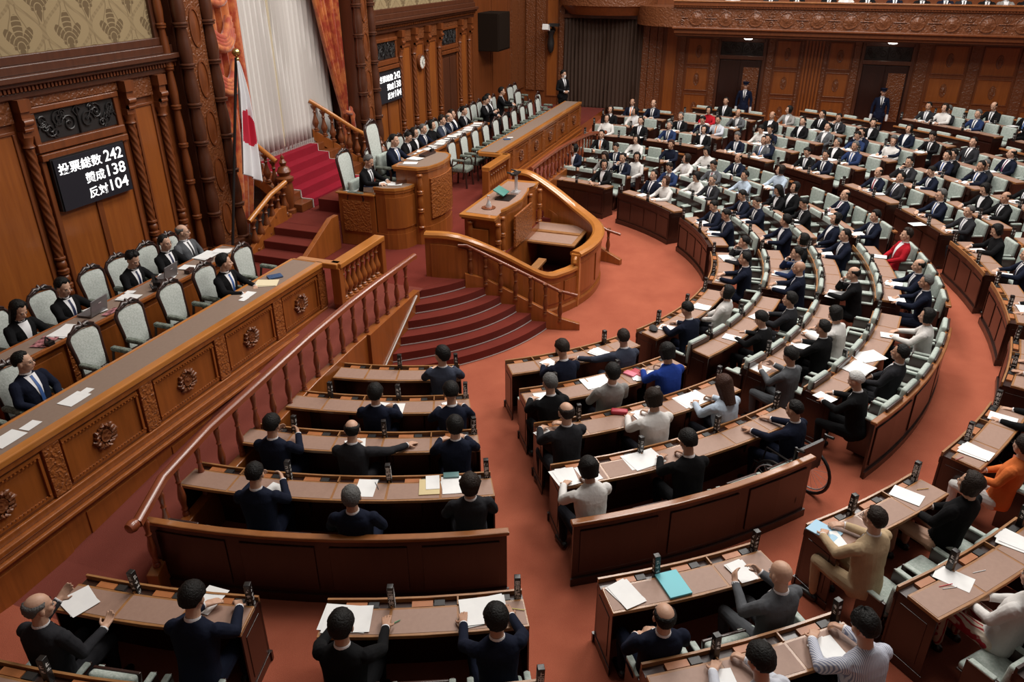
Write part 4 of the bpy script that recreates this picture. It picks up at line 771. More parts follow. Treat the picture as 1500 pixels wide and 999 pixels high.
def make_body(pose):
    """one continuous figure: overlapping tapered volumes fused by a voxel remesh. returns mesh, head matrix, region-tested material indices"""
    P = POSES[pose]; bm = bmesh.new(); prims = []      # prims: (a, b, ra, rb, region)
    def C(a, b, ra, rb, reg): a = Vector(a); b = Vector(b); cap_mesh(bm, a, b, ra, rb); prims.append((a, b, ra, rb, reg))
    def E_(c, r, reg, m=None):
        ell_mesh(bm, c, r, m); prims.append((Vector(c), Vector(c) + Vector((0, 0, 1e-4)), sum(r) / 3, sum(r) / 3, reg))
    lean = P.get('lean', 0); stand = P.get('stand', False); hz = .90 if stand else .455
    def T(x, y, z):
        """torso point, pitched about the hip"""
        zz = z - hz; return Vector((x, y * math.cos(lean) + zz * math.sin(lean), hz + zz * math.cos(lean) - y * math.sin(lean)))
    # torso
    # the jacketed trunk is one lofted volume with a squarish section
    RG = [(-.085 if not stand else -.20, 0.10, 0.08, 0), (-.05 if not stand else -.16, 0.150, 0.125, 0), (.02, 0.158, 0.133, 0), (.12, 0.150, 0.122, 0), (.22, 0.150, 0.118, .004), (.32, 0.162, 0.123, .008), (.41, 0.172, 0.120, .004), (.47, 0.178, 0.104, -.002), (.515, 0.148, 0.084, -.008), (.548, 0.108, 0.069, -.010), (.575, 0.066, 0.058, -.008), (.59, 0.030, 0.030, -.006)]
    rv = []
    for (z, rx, ry, yo) in RG:
        row = []
        for k in range(24):
            q = 2 * math.pi * k / 24; c_, s_ = math.cos(q), math.sin(q); e = 2 / 2.5; row.append(bm.verts.new(T(rx * math.copysign(abs(c_) ** e, c_), yo + ry * math.copysign(abs(s_) ** e, s_), hz + z)))
        rv.append(row)
    for a_, b_ in zip(rv, rv[1:]):
        for k in range(24): bm.faces.new((a_[k], a_[(k + 1) % 24], b_[(k + 1) % 24], b_[k]))
    bm.faces.new(rv[0][::-1]); bm.faces.new(rv[-1])
    prims.append((T(0, 0, hz + .06), T(0, 0, hz + .44), .15, .16, 1)); prims.append((T(0, -.02, hz - .01), T(0, 0, hz + .06), .165, .16, 1))
    C(T(-.120, -.008, hz + .490), T(.120, -.008, hz + .490), .056, .056, 1)
    if stand is False: C(T(-.07, .03, hz - .01), T(.07, .03, hz - .01), .11, .11, 3)
    else: C(T(-.07, 0, hz - .02), T(.07, 0, hz - .02), .135, .135, 1); C(T(0, 0, hz - .1), T(0, 0, hz + .1), .15, .15, 1)
    nb = T(0, 0, hz + .575); hm = P['head']; hp, hy, hr, fwd = hm
    HC = nb + Vector((fwd * .6 + math.sin(lean) * .05, 0, 0)).yxz + Vector((0, .015, .145))
    HC.x = 0
    C(nb + Vector((0, 0, -.03)), HC + Vector((0, -.02, -.06)), .056, .052, 0)
    HM = Matrix.Translation(HC) @ Matrix.Rotation(hy, 4, 'Z') @ Matrix.Rotation(hp, 4, 'X') @ Matrix.Rotation(hr, 4, 'Y')
    hr3 = HM.to_3x3().to_4x4()
    def H(*p): return HM @ Vector(p)
    E_(H(0, -.008, .02), (.076, .094, .090), 0, hr3); E_(H(0, .028, -.045), (.060, .062, .072), 0, hr3); E_(H(0, .045, -.092), (.034, .034, .028), 0, hr3)
    C(H(-.03, .072, .004), H(.03, .072, .004), .018, .018, 0); C(H(0, .083, -.004), H(0, .103, -.040), .009, .014, 0)
    C(H(-.014, .092, -.042), H(.014, .092, -.042), .010, .010, 0)
    for s in (-1, 1):
        E_(H(s * .078, -.004, -.012), (.012, .020, .032), 0, hr3); E_(H(s * .040, .055, -.030), (.024, .026, .026), 0, hr3)
    C(H(-.016, .084, -.070), H(.016, .084, -.070), .010, .010, 0)
    cuffs = []
    # arms
    for s, key in ((-1, 'L'), (1, 'R')):
        el, wr, tip, palm = [Vector(q) for q in P[key]][:4]
        sh = T(s * .170, 0, hz + .480)
        C(sh, el, .062, .050, 1); C(el, wr, .048, .036, 1); C(wr, wr + (tip - wr).normalized() * .03, .027, .025, 0)
        d = (tip - wr).normalized(); pn = palm.normalized(); sd = d.cross(pn).normalized()     # sd: across the palm
        pn = sd.cross(d).normalized(); curl = P.get('curl' + key, .5)
        cuffs.append((wr, d))
        pc = wr + d * .055
        for k in (-1, 0, 1): C(wr + d * .02 + sd * k * .014, wr + d * .085 + sd * k * .024, .015, .013, 0)
        lens = (.068, .078, .073, .056)
        for fi in range(4):
            b0 = wr + d * .085 + sd * ((fi - 1.5) * .019); L = lens[fi]
            ang = curl * (.5 + .08 * fi); d1 = (d * math.cos(ang) + pn * math.sin(ang)); d2 = (d * math.cos(ang * 2.4) + pn * math.sin(ang * 2.4)); d3 = (d * math.cos(ang * 3.4) + pn * math.sin(ang * 3.4))
            spread = sd * ((fi - 1.5) * .08 * (1 - curl)); p1 = b0 + (d1 + spread).normalized() * L * .45; p2 = p1 + (d2 + spread).normalized() * L * .32; p3 = p2 + d3 * L * .23
            C(b0, p1, .0095, .0088, 0); C(p1, p2, .0088, .008, 0); C(p2, p3, .008, .0072, 0)
        ts = -1 if key == 'R' else 1          # the thumb leaves the inner side of the palm
        ts = P.get('thumb' + key, ts); tb = wr + d * .03 + sd * ts * .022; t1 = tb + (d * .6 + sd * ts * .75 + pn * .35).normalized() * .04; t2 = t1 + (d * .9 + sd * ts * .2 + pn * .35).normalized() * .032
        C(tb, t1, .0125, .0105, 0); C(t1, t2, .0105, .0085, 0)
    # legs
    if stand:
        for s in (-1, 1):
            C((s * .085, 0, .86), (s * .095, .01, .48), .082, .058, 3); C((s * .095, .01, .48), (s * .10, -.01, .10), .054, .040, 3); C((s * .10, -.03, .045), (s * .115, .13, .035), .040, .034, 4); C((s * .085, 0, .84), (s * .095, .0, .70), .092, .085, 3)
    else:
        kn = P.get('knee', ((-.13, .42, .47), (.13, .42, .47))); ft = P.get('foot', ((-.12, .40, .07), (.12, .40, .07)))
        for s, k_, f_ in ((-1, kn[0], ft[0]), (1, kn[1], ft[1])):
            C((s * .09, .02, .455), k_, .088, .060, 3); C(k_, Vector(f_) + Vector((0, 0, .05)), .055, .040, 3); C((f_[0], f_[1] - .03, .045), (f_[0] + s * .01, f_[1] + .13, .035), .040, .033, 4)
    me = bpy.data.meshes.new('body'); bm.to_mesh(me); bm.free()
    o = bpy.data.objects.new('tmp', me); COL.objects.link(o)
    r = o.modifiers.new('r', 'REMESH'); r.mode = 'VOXEL'; r.voxel_size = .0068; r.use_smooth_shade = True
    sm = o.modifiers.new('s', 'SMOOTH'); sm.factor = .5; sm.iterations = 2
    dc = o.modifiers.new('d', 'DECIMATE'); dc.ratio = .20
    dg = bpy.context.evaluated_depsgraph_get(); out = bpy.data.meshes.new_from_object(o.evaluated_get(dg)); bpy.data.objects.remove(o); bpy.data.meshes.remove(me)
    out.name = 'body'
    # regions: nearest volume to each face
    n = len(out.polygons); cen = np.empty(n * 3); out.polygons.foreach_get('center', cen); cen = cen.reshape(-1, 3); best = np.full(n, 1e9); reg = np.zeros(n, int)
    for a, b, ra, rb, g in prims:
        a_ = np.array(a); ab = np.array(b) - a_; L2 = max(ab @ ab, 1e-9); t = np.clip(((cen - a_) @ ab) / L2, 0, 1); d = np.linalg.norm(cen - a_ - t[:, None] * ab, axis=1) - (ra + (rb - ra) * t)
        m_ = d < best - .0005; best[m_] = d[m_]; reg[m_] = g
    # head volumes are ellipsoids: claim everything inside the head sphere
    hc = np.array(HC); isn = (np.linalg.norm(cen - hc, axis=1) < .135) & (cen[:, 2] > nb.z - .005); reg[isn] = 0
    for wr, d in cuffs:
        w_ = np.array(wr); ax = (cen - w_) @ np.array(d); rr = np.linalg.norm(cen - w_ - ax[:, None] * np.array(d), axis=1); q = (ax > .012) & (ax < .24) & (rr < .15) & (reg != 3); 
        near = (np.linalg.norm(cen - w_, axis=1) < .24) & (reg == 1) & (ax > .010) & (rr < .06); reg[near] = 0
    vi = np.empty(len(out.loops), int)
    # cloth folds
    co = np.empty(len(out.vertices) * 3); out.vertices.foreach_get('co', co); co = co.reshape(-1, 3); no = np.array([v.normal[:] for v in out.vertices])
    vr = np.zeros(len(co), int); 
    for p in out.polygons:
        for v in p.vertices: vr[v] = max(vr[v], 1 if reg[p.index] in (1, 3) else 0)
    mask = np.ones(len(co)); 
    for p in out.polygons:
        if reg[p.index] not in (1, 3):
            for v in p.vertices: mask[v] = 0
    disp = np.array([noise.noise(Vector((c[0] * 9, c[1] * 9, c[2] * 16))) * .0055 + noise.noise(Vector((c[0] * 22, c[1] * 22, c[2] * 40))) * .002 for c in co])
    co += no * (disp * mask)[:, None]; out.vertices.foreach_set('co', co.ravel())
    out.materials.clear()
    for m in (SKIN, CL['n'], SHIRT, TROUS, SHOE): out.materials.append(m)
    out.polygons.foreach_set('material_index', reg.astype(np.int32)); out.polygons.foreach_set('use_smooth', [True] * n); out.update()
    # clothing details laid on the body surface
    bvh = BVHTree.FromPolygons([v.co for v in out.vertices], [p.vertices for p in out.polygons])
    def lay(width, z0, z1, off, thick=0.003, nz=9, nx=5, zmap=None):
        mb = MB(); vs = []; rows = []
        for i in range(nz + 1):
            z = z0 + (z1 - z0) * i / nz; row = []
            for j in range(nx + 1):
                x = width(i / nz) * (2 * j / nx - 1); q = T(x, .4, hz + z); dirn = (T(x, -.4, hz + z) - q).normalized(); hit = bvh.ray_cast(q, dirn, .6)[0]
                row.append((hit if hit else T(x, .1, hz + z)) - dirn * off)
            rows.append(row)
        vs = [p for r_ in rows for p in r_]; fs = []
        for i in range(nz):
            for j in range(nx): a = i * (nx + 1) + j; fs.append((a, a + 1, a + nx + 2, a + nx + 1))
        mb.add(vs, fs); return mb
    def tomesh(mb, name, ms, sol=0):
        o2 = mb.build(name, ms, None, smooth=60); m2 = o2.data; bpy.data.objects.remove(o2); return m2
    parts = {}
    parts['shirt'] = tomesh(lay(lambda t: .006 + .062 * t ** .9, .24, .555, .005), 'shirt_front', SHIRT)
    parts['tie'] = tomesh(lay(lambda t: (.022 - .008 * t) if t < .93 else .017, .25, .545, .010, nx=2), 'necktie', TIE['n'])
    mb = MB()
    # shirt collar: a short band around the neck
    cvec = (HC + Vector((0, -.02, -.06)) - nb).normalized(); q = Vector((0, 0, 1)).rotation_difference(cvec).to_matrix().to_4x4(); mm = Matrix.Translation(nb) @ q
    mb.M = mm; mb.lathe([(.061, -.010), (.061, .006), (.058, .016), (.053, .014), (.054, -.010)], n=16); mb.M = None
    parts['collar'] = tomesh(mb, 'collar', SHIRT)
    cf = []
    for wr, d in cuffs:
        mb = MB(); q = Vector((0, 0, 1)).rotation_difference(d).to_matrix().to_4x4(); mb.M = Matrix.Translation(wr) @ q; mb.lathe([(.030, -.012), (.034, -.01), (.034, .016), (.029, .018)], n=12); mb.M = None; cf.append(tomesh(mb, 'cuff', SHIRT))
    parts['cuffs'] = cf
    return out, HM, parts

def face_meshes():
    """eye, eyebrow (each side) and mouth, and all of them joined for people too far off to show them apart"""
    def eye(mb, s): mb.M = Matrix.Translation((s * .031, .081, -.012)); mb.lathe([(0, -.0045), (.010, -.003), (.013, 0), (.010, .003), (0, .0045)], n=8, axis='Z', mi=0); mb.M = None
    def brow(mb, s): mb.tube([(s * .016, .094, .010), (s * .032, .092, .015), (s * .048, .080, .009)], [.002, .0032, .002], 5, mi=0)
    def mouth(mb, mi=0): mb.tube([(-.022, .089, -.066), (0, .0965, -.067), (.022, .089, -.066)], [.0025, .0045, .0025], 6, mi=mi)
    def mk(name, mats, *fs):
        mb = MB()
        for f in fs: f(mb)
        o = mb.build(name, mats, None, smooth=60); m = o.data; bpy.data.objects.remove(o); return m
    return [('eye', mk('eye', EYE, lambda b: eye(b, -1))), ('eye', mk('eye', EYE, lambda b: eye(b, 1))), ('eyebrow', mk('eyebrow', EYE, lambda b: brow(b, -1))), ('eyebrow', mk('eyebrow', EYE, lambda b: brow(b, 1))), ('mouth', mk('mouth', LIP, mouth))], mk('facial_features', [EYE, LIP], lambda b: eye(b, -1), lambda b: eye(b, 1), lambda b: brow(b, -1), lambda b: brow(b, 1), lambda b: mouth(b, 1))
def glasses_mesh():
    mb = MB()
    for s in (-1, 1):
        pts = [(s * .033 + .021 * math.cos(t * math.pi / 5), .098, -.012 + .016 * math.sin(t * math.pi / 5)) for t in range(11)]; mb.tube(pts, .0018, 4, cap=False)
        mb.tube([(s * .054, .096, -.008), (s * .080, .04, -.004), (s * .083, -.01, -.004)], .0016, 4)
    mb.tube([(-.012, .100, -.01), (.012, .100, -.01)], .0016, 4); o = mb.build('spectacles', GLASS, None); m = o.data; bpy.data.objects.remove(o); return m
def mask_mesh():
    mb = MB(); vs = []; fs = []
    for i in range(5):
        for j in range(7):
            x = (-1 + j / 3) * .055; z = -.025 - i * .02; y = .115 - abs(x) * .55 - abs(i - 1.5) * .006; vs.append((x, y, z))
    for i in range(4):
        for j in range(6): a = i * 7 + j; fs.append((a, a + 1, a + 8, a + 7))
    mb.add(vs, fs)
    for s in (-1, 1): mb.tube([(s * .054, .085, -.03), (s * .084, .0, .0)], .0015, 4); mb.tube([(s * .054, .085, -.095), (s * .084, -.01, -.03)], .0015, 4)
    o = mb.build('face_mask', MASKM, None, smooth=60); m = o.data; bpy.data.objects.remove(o); return m
def hair_mesh(kind):
    """a closed blob that stands proud of the skull inside the hairline and dips into the head outside it"""
    nu, nv = 32, 22; vs = []; fs = []
    sd = {'short': 1, 'crop': 2, 'full': 3, 'balding': 4, 'bob': 5, 'long': 6, 'tuft': 7}[kind]
    def rad(az, el):
        d = Vector((math.sin(az) * math.cos(el), math.cos(az) * math.cos(el), math.sin(el)))      # az 0 = face
        a, b, c = .077, .095, .091; q = 1 / math.sqrt((d.x / a) ** 2 + (d.y / b) ** 2 + (d.z / c) ** 2); return d, q
    for i in range(nv + 1):
        el = math.pi / 2 - math.pi * i / nv
        for j in range(nu):
            az = 2 * math.pi * j / nu; d, q = rad(az, el); faz = abs((az + math.pi) % (2 * math.pi) - math.pi)   # 0 front, pi back
            # hairline elevation by azimuth
            if faz < .75: line = .78 - .10 * math.cos(faz * 4)
            elif faz < 1.25: line = .70 - (faz - .75) / .5 * .70
            elif faz < 1.75: line = .02
            else: line = -.05 - min(1, (faz - 1.75) / .6) * .62
            if kind == 'crop': line += .05
            t = max(0, min(1, (el - line) / .16 + .5)); thick = .013
            if kind == 'full': thick = .020 + .010 * max(0, math.sin(el))
            if kind == 'tuft': thick = .016 + .014 * max(0, math.sin(el)) * (1 + .6 * math.sin(az * 5))
            if kind == 'crop': thick = .008
            if kind == 'balding': 
                thick = .010; t *= max(0, min(1, (.62 - el) / .25 + (0 if faz < 2.4 else .3))) if faz > .9 else 0
            nzv = noise.noise(d * 5 + Vector((sd, 0, 0))) * .005 + noise.noise(Vector((d.x*26, d.y*8, d.z*8))) * .003
            R_ = q * (1 - .10 * (1 - t)) + (thick + nzv) * t; p = d * R_ + Vector((0, -.008, .02))
            if kind in ('bob', 'long'):
                L = .12 if kind == 'bob' else .28
                side = max(0, min(1, (faz - .85) / .35))
                if el < .15 and side > 0:
                    k = min(1, (.15 - el) / 1.45); az_r = az; rx = .107 + .006 * math.sin(az * 9); ry = .112
                    taper = (1 - .25 * k) if kind == 'bob' else (1 - .30 * k)
                    if i >= nv - 1: taper *= .25
                    tgt = Vector((math.sin(az) * rx * taper, math.cos(az) * ry * taper - .004 - (.03 * k if kind == 'long' else 0), .035 - k * L + noise.noise(Vector((az * 3, 0, 3))) * .012 * k)); p = p.lerp(tgt, side)
                elif el < .15: p = p * .6
                else: p = p + d * .010 * t
            vs.append(p)
    for i in range(nv):
        for j in range(nu): fs.append((i * nu + j, i * nu + (j + 1) % nu, (i + 1) * nu + (j + 1) % nu, (i + 1) * nu + j))
    mb = MB(); mb.add(vs, fs); o = mb.build('hair', HAIRM['b'], None, smooth=80); m = o.data; bpy.data.objects.remove(o); return m
def cap_hat():
    mb = MB(); mb.lathe([(.092, .045), (.094, .075), (.100, .085), (.118, .108), (.112, .118), (.02, .125), (0, .125)], n=20); mb.add([(x, y, z) for x, y, z in [(-.07, .065, .052), (-.045, .125, .035), (0, .145, .03), (.045, .125, .035), (.07, .065, .052), (-.07, .06, .060), (-.045, .12, .043), (0, .14, .038), (.045, .12, .043), (.07, .06, .060)]], [(0, 1, 6, 5), (1, 2, 7, 6), (2, 3, 8, 7), (3, 4, 9, 8), (0, 4, 3, 2, 1), (5, 6, 7, 8, 9)])
    o = mb.build('peaked_cap', CL['u'], None, smooth=40); m = o.data; bpy.data.objects.remove(o); return m
DN = (0, 0, -1)
# per pose: lean, head (pitch, yaw, roll, forward shift), L/R: elbow, wrist, finger tip, palm direction
POSES = {
 'write': dict(lean=.14, head=(-.42, 0, 0, .05), L=((-.238, .20, .80), (-.13, .42, .785), (-.02, .52, .775), DN), R=((.238, .18, .80), (.17, .42, .79), (.10, .54, .785), (-.4, 0, -1)), curlR=.9, curlL=.25),
 'hands': dict(lean=.06, head=(.02, 0, 0, .02), L=((-.238, .17, .80), (-.15, .40, .785), (-.02, .48, .78), DN), R=((.238, .17, .80), (.15, .40, .785), (.03, .50, .79), DN), curlR=.5, curlL=.5),
 'flat': dict(lean=.05, head=(-.18, 0, 0, .03), L=((-.238, .18, .83), (-.20, .42, .785), (-.18, .58, .775), DN), R=((.238, .18, .83), (.20, .42, .785), (.17, .58, .775), DN), curlR=.15, curlL=.15),
 'turned': dict(lean=.05, head=(.05, -.75, 0, .02), L=((-.238, .17, .80), (-.15, .40, .785), (-.02, .48, .78), DN), R=((.238, .17, .80), (.15, .40, .785), (.03, .50, .79), DN), curlR=.5, curlL=.5),
 'lap': dict(lean=-.16, head=(.12, 0, 0, .02), L=((-.238, .02, .76), (-.10, .22, .66), (.02, .28, .62), DN), R=((.238, .02, .76), (.10, .22, .67), (-.01, .30, .65), DN), curlR=.6, curlL=.5),
 'laplook': dict(lean=-.12, head=(.05, -.55, 0, .02), L=((-.238, .02, .76), (-.10, .22, .66), (.02, .28, .62), DN), R=((.238, .02, .76), (.10, .22, .67), (-.01, .30, .65), DN), curlR=.6, curlL=.5),
 'read': dict(lean=.0, head=(-.30, .0, 0, .03), L=((-.238, .12, .80), (-.14, .34, .86), (-.09, .43, .92), (1, .2, 0)), R=((.238, .12, .80), (.14, .34, .86), (.09, .43, .92), (-1, .2, 0)), curlR=.7, curlL=.7),
 'chin': dict(lean=.14, head=(-.05, .1, 0, .04), L=((-.238, .20, .80), (-.13, .42, .785), (-.02, .50, .775), DN), R=((.238, .34, .80), (.09, .28, .99), (.04, .24, 1.09), (-.5, -.6, 0)), curlR=.9, curlL=.3),
 'cross': dict(lean=-.12, head=(.10, 0, 0, .02), L=((-.238, .08, .78), (-.04, .22, .80), (.09, .20, .80), (0, -1, 0)), R=((.238, .08, .78), (.04, .25, .83), (-.09, .22, .84), (0, -1, 0)), curlR=.4, curlL=.4),
 'reach': dict(lean=.12, head=(-.10, .25, 0, .04), L=((-.238, .20, .80), (-.14, .40, .785), (-.05, .50, .775), DN), R=((.36, .22, .84), (.50, .42, .79), (.58, .53, .775), DN), curlR=.2, curlL=.4),
 'gesture': dict(lean=.05, head=(-.02, -.5, 0, .02), L=((-.238, .15, .78), (-.22, .38, .86), (-.18, .50, .93), (.6, 0, .5)), R=((.238, .08, .74), (.22, .32, .72), (.20, .46, .75), (0, 0, 1)), curlR=.35, curlL=.3),
 'stand': dict(stand=True, head=(0, 0, 0, 0), L=((-.245, -.02, 1.14), (-.25, .02, .90), (-.245, .03, .78), (1, 0, 0)), R=((.245, -.02, 1.14), (.25, .02, .90), (.245, .03, .78), (-1, 0, 0)), curlR=.4, curlL=.4),
 'clasp': dict(stand=True, head=(-.1, .3, 0, 0), L=((-.238, -.01, 1.14), (-.10, .17, 1.06), (.02, .20, 1.03), (0, -1, 0)), R=((.238, -.01, 1.14), (.10, .19, 1.07), (-.01, .22, 1.05), (0, -1, 0)), curlR=.5, curlL=.5),
}
BODY = {}; HAIR = {}; FACE = None
def init_people():
    global FACE, GLS, MSK, CAPM
    FACE = face_meshes(); GLS = glasses_mesh(); MSK = mask_mesh(); CAPM = cap_hat()
    for k in POSES: BODY[k] = make_body(k)
    for k in ('short', 'crop', 'full', 'balding', 'bob', 'long', 'tuft'): HAIR[k] = hair_mesh(k)
def person(loc, rz, pose='hands', hair='b', style='short', suit='n', tie='n', label='', extra='', trousers=None, skin=None, group=None, scale=1.0, flip=False, shirt=None):
    me, HM, parts = BODY[pose]
    o = bpy.data.objects.new('person', me); COL.objects.link(o); o.location = loc; o.rotation_euler = (0, 0, rz); o.scale = ((-scale if flip else scale), scale, scale)
    tag(o, label, 'person', group)
    sl = o.material_slots
    tr = trousers or (CL[suit] if suit in 'knsc' + 'GMu' else TROUS)
    for i, m in ((0, skin or SKIN), (1, CL[suit]), (3, tr)):
        sl[i].link = 'OBJECT'; sl[i].material = m
    def ch(name, mesh, mt=None, mx=None):
        c = bpy.data.objects.new(name, mesh); COL.objects.link(c); c.parent = o
        if mx is not None: c.matrix_local = mx
        if mt is not None: c.material_slots[0].link = 'OBJECT'; c.material_slots[0].material = mt
        return c
    if style != 'bald': ch('hair', HAIR[style], HAIRM[hair], HM)
    near = (Vector(loc) - CAMP).length < 17
    if near:
        for nm_, m_ in FACE[0]: ch(nm_, m_, None, HM)
    else: ch('facial_features', FACE[1], None, HM)['kind'] = 'stuff'
    if 'b' not in extra:      # b = no shirt detail
        ch('shirt_front', parts['shirt'], shirt); ch('collar', parts['collar'], shirt)
        if tie: ch('necktie', parts['tie'], TIE[tie])
    if 'c' not in extra:
        for m_ in parts['cuffs']: ch('cuff', m_, shirt)
    if 'g' in extra: ch('spectacles', GLS, None, HM)
    if 'm' in extra: ch('face_mask', MSK, None, HM)
    if 'h' in extra: ch('peaked_cap', CAPM, None, HM)
    return o
# ================================================================ floor
ORD = ['zeroth', 'first', 'second', 'third', 'fourth', 'fifth', 'sixth', 'seventh', 'eighth', 'ninth', 'tenth', 'eleventh', 'twelfth', 'thirteenth', 'fourteenth']
NUM = ['zero', 'one', 'two', 'three', 'four', 'five', 'six', 'seven', 'eight']
XWALL, YWALL, XNEAR = 29.0, 9.9, -2.4
def build_floor():
    rs = [0, 2, 4, 5.2, 5.35, 6.1, 6.25, 7.0, 7.15, 8.0, 8.1, 9.1, 9.3, 9.9, 10.05, 10.85, 11.0, 11.9, 12.05, 12.9, 13.1, 14.0, 14.15, 15.1, 15.6, 15.9, 16.9, 17.1, 18, 20, 24, 28]
    angs = [-96 + 4 * i for i in range(49)]; vs = []; fs = []
    for r in rs:
        for a in angs:
            x, y = PXY(r, a); vs.append((max(XNEAR, min(XWALL, x)), min(y, 6.7), FZ(r) if not (r > 15.5 and a > 55) else .42))
    n = len(angs)
    for i in range(len(rs) - 1):
        for j in range(n - 1): fs.append((i * n + j, i * n + j + 1, (i + 1) * n + j + 1, (i + 1) * n + j))
    mb = MB(); mb.add(vs, fs); mb.build('floor', M['carpet'], smooth=20, kind='structure')
build_floor()

# ================================================================ seat blocks
# block: (ordinal words, rows: [(radius, a0, a1, seats)], back (radius, a0, a1) or None)
RI = [5.33, 6.25, 7.16, 8.08]; RO = [9.95, 10.99, 12.03, 13.07, 14.10]; BR_I, BR_O = 9.165, 15.08
def rows(rr, a0, a1, n): return [(r, x0, x1, k) for r, x0, x1, k in zip(rr, a0, a1, n)]
BLOCKS = {}
INNER = [('A', [-81, -83.2, -84.3, -85.2], [-63.2, -62.6, -62.4, -62.0], [4, 5, 5, 6], (-84.3, -61.8)),
         ('B', [-56.1, -56.4, -56.8, -57.2], [-35, -35, -34.6, -34.6], [5, 5, 5, 6], (-57.6, -39.0)),
         ('C', [-31.5, -30.9, -30.3, -30.0], [-8, -8, -8, -8], [5, 5, 5, 6], (-31.4, -10)),
         ('D', [-4.5, -4.3, -4, -4], [12.5, 13.5, 14.4, 15], [3, 4, 5, 5], (-4.2, 15.2)),
         ('E', [16.6, 18.2, 19, 19.5], [36, 38, 39.2, 39.7], [4, 5, 5, 6], (19.4, 39.7)),
         ('F', [40.9, 42, 43.4, 44.3], [61, 62, 62.8, 63], [4, 5, 5, 6], (44.2, 63.0)),
         ('G', [66, 67, 67.5, 67.5], [84.2, 85, 86, 87], [4, 5, 5, 6], (65.9, 86.8))]
for i, (k, a0, a1, n, bk) in enumerate(INNER): BLOCKS[k] = ('inner block ' + NUM[i + 1], rows(RI, a0, a1, n), (BR_I, *bk))
OUT = [(-84.4, -74.9), (-71.4, -61.7), (-57.7, -48.5), (-44.8, -35.4), (-31.6, -22.5), (-18.8, -9.6), (-6.0, 3.5), (6.0, 15.8), (18.5, 28.3), (30.4, 39.9), (43.3, 52.4), (54.3, 64.3), (67.1, 77.2), (78.6, 88.4)]
NR = [2, 2, 2, 3, 3, 4, 5, 5, 5, 5, 5, 5, 4, 3]
for i, ((a0, a1), nr) in enumerate(zip(OUT, NR)):
    k = 'P%d' % (i + 1); bk = None
    if i >= 7: bk = ({13: 12.99, 12: 14.03}.get(i, BR_O), a0, a1)
    ns = [3, 3, 4, 4, 4]
    BLOCKS[k] = ('outer block ' + ORD[i + 1].replace('first', 'one'), [(RO[q], a0, a1, ns[q]) for q in range(nr)], bk)
    BLOCKS[k] = ('outer block ' + ['', 'one', 'two', 'three', 'four', 'five', 'six', 'seven', 'eight', 'nine', 'ten', 'eleven', 'twelve', 'thirteen', 'fourteen'][i + 1],) + BLOCKS[k][1:]
BLOCKS['Q1'] = ('rear block one', [(15.9, 43.3, 54.0, 6), (16.95, 44.5, 52.5, 5)], (18.0, 44.5, 52.0))
BLOCKS['Q2'] = ('rear block two', [(15.9, 31, 41.5, 6), (16.95, 31, 42.5, 6)], None)
def visible(r, a, z, m=60, mb_=0):
    x, y = PXY(r, a); q = PROJ(x, y, z); return q is not None and -m < q[0] < 1500 + m and -m < q[1] < 999 + m
init_people()
def rounded(name, sx, sy, sz, bev, mt, subd=False):
    bm = bmesh.new(); bmesh.ops.create_cube(bm, size=1); bmesh.ops.scale(bm, vec=(sx, sy, sz), verts=bm.verts)
    bmesh.ops.bevel(bm, geom=list(bm.edges), offset=bev, segments=3, profile=.6, affect='EDGES'); me = bpy.data.meshes.new(name); bm.to_mesh(me); bm.free(); me.materials.append(mt)
    me.polygons.foreach_set('use_smooth', [True] * len(me.polygons)); me.set_sharp_from_angle(angle=math.radians(50)); return me
# ---------------------------------------------------------------- name blocks
GLY = {}
def glyph_mesh(txt):
    """white characters for the four faces of a name block, top to bottom"""
    if txt in GLY: return GLY[txt]
    mb = MB(); h = .042
    for f in range(4):
        rot = Matrix.Rotation(f * math.pi / 2, 4, 'Z')
        if txt.startswith('*'):      # too small to read: short brush strokes
            rnd = random.Random(txt)
            for ci in range(len(txt)):
                zc = .175 - ci * .046 - .02
                for _ in range(5):
                    x = rnd.uniform(-.010, .010); z = zc + rnd.uniform(-.014, .014); w, hh = ((rnd.uniform(.012, .026), .0045) if rnd.random() < .6 else (.0045, rnd.uniform(.012, .024)))
                    mb.add([rot @ Vector(p) for p in ((x - w / 2, -.0256, z - hh / 2), (x + w / 2, -.0256, z - hh / 2), (x + w / 2, -.0256, z + hh / 2), (x - w / 2, -.0256, z + hh / 2))], [(0, 1, 2, 3)])
        else:
            for ci, chx in enumerate(txt):
                cu = bpy.data.curves.new('t', 'FONT'); cu.body = chx; cu.size = .046; cu.align_x = 'CENTER'; cu.offset = .0008; cu.resolution_u = 2; to = bpy.data.objects.new('t', cu); COL.objects.link(to)
                dg = bpy.context.evaluated_depsgraph_get(); tm = bpy.data.meshes.new_from_object(to.evaluated_get(dg)); st = .19 / max(4, len(txt)); zc = .19 - ci * st - .042
                mb.add([rot @ Vector((v.co.x, -.0256, zc + v.co.y)) for v in tm.vertices], [tuple(p.vertices) for p in tm.polygons]); bpy.data.objects.remove(to); bpy.data.curves.remove(cu); bpy.data.meshes.remove(tm)
    o = mb.build('lettering', M['white_ink'], None); GLY[txt] = o.data; bpy.data.objects.remove(o); return GLY[txt]
NBM = rounded('name_block', .05, .05, .21, .004, M['black']); NBM.transform(Matrix.Translation((0, 0, .105)))
NAMES = {('A', 3, 6): '伊藤孝江', ('A', 3, 4): '宮崎勝', ('A', 2, 5): '下野六太', ('A', 1, 5): '佐々木雅文', ('P2', 0, 3): '里見隆治', ('P2', 0, 1): '三浦信祐', ('P2', 1, 3): '上田', ('P4', 0, 3): '古賀千景', ('P5', 0, 3): '鈴木大地', ('P5', 0, 1): '高木真理', ('P6', 0, 1): '小林一大'}
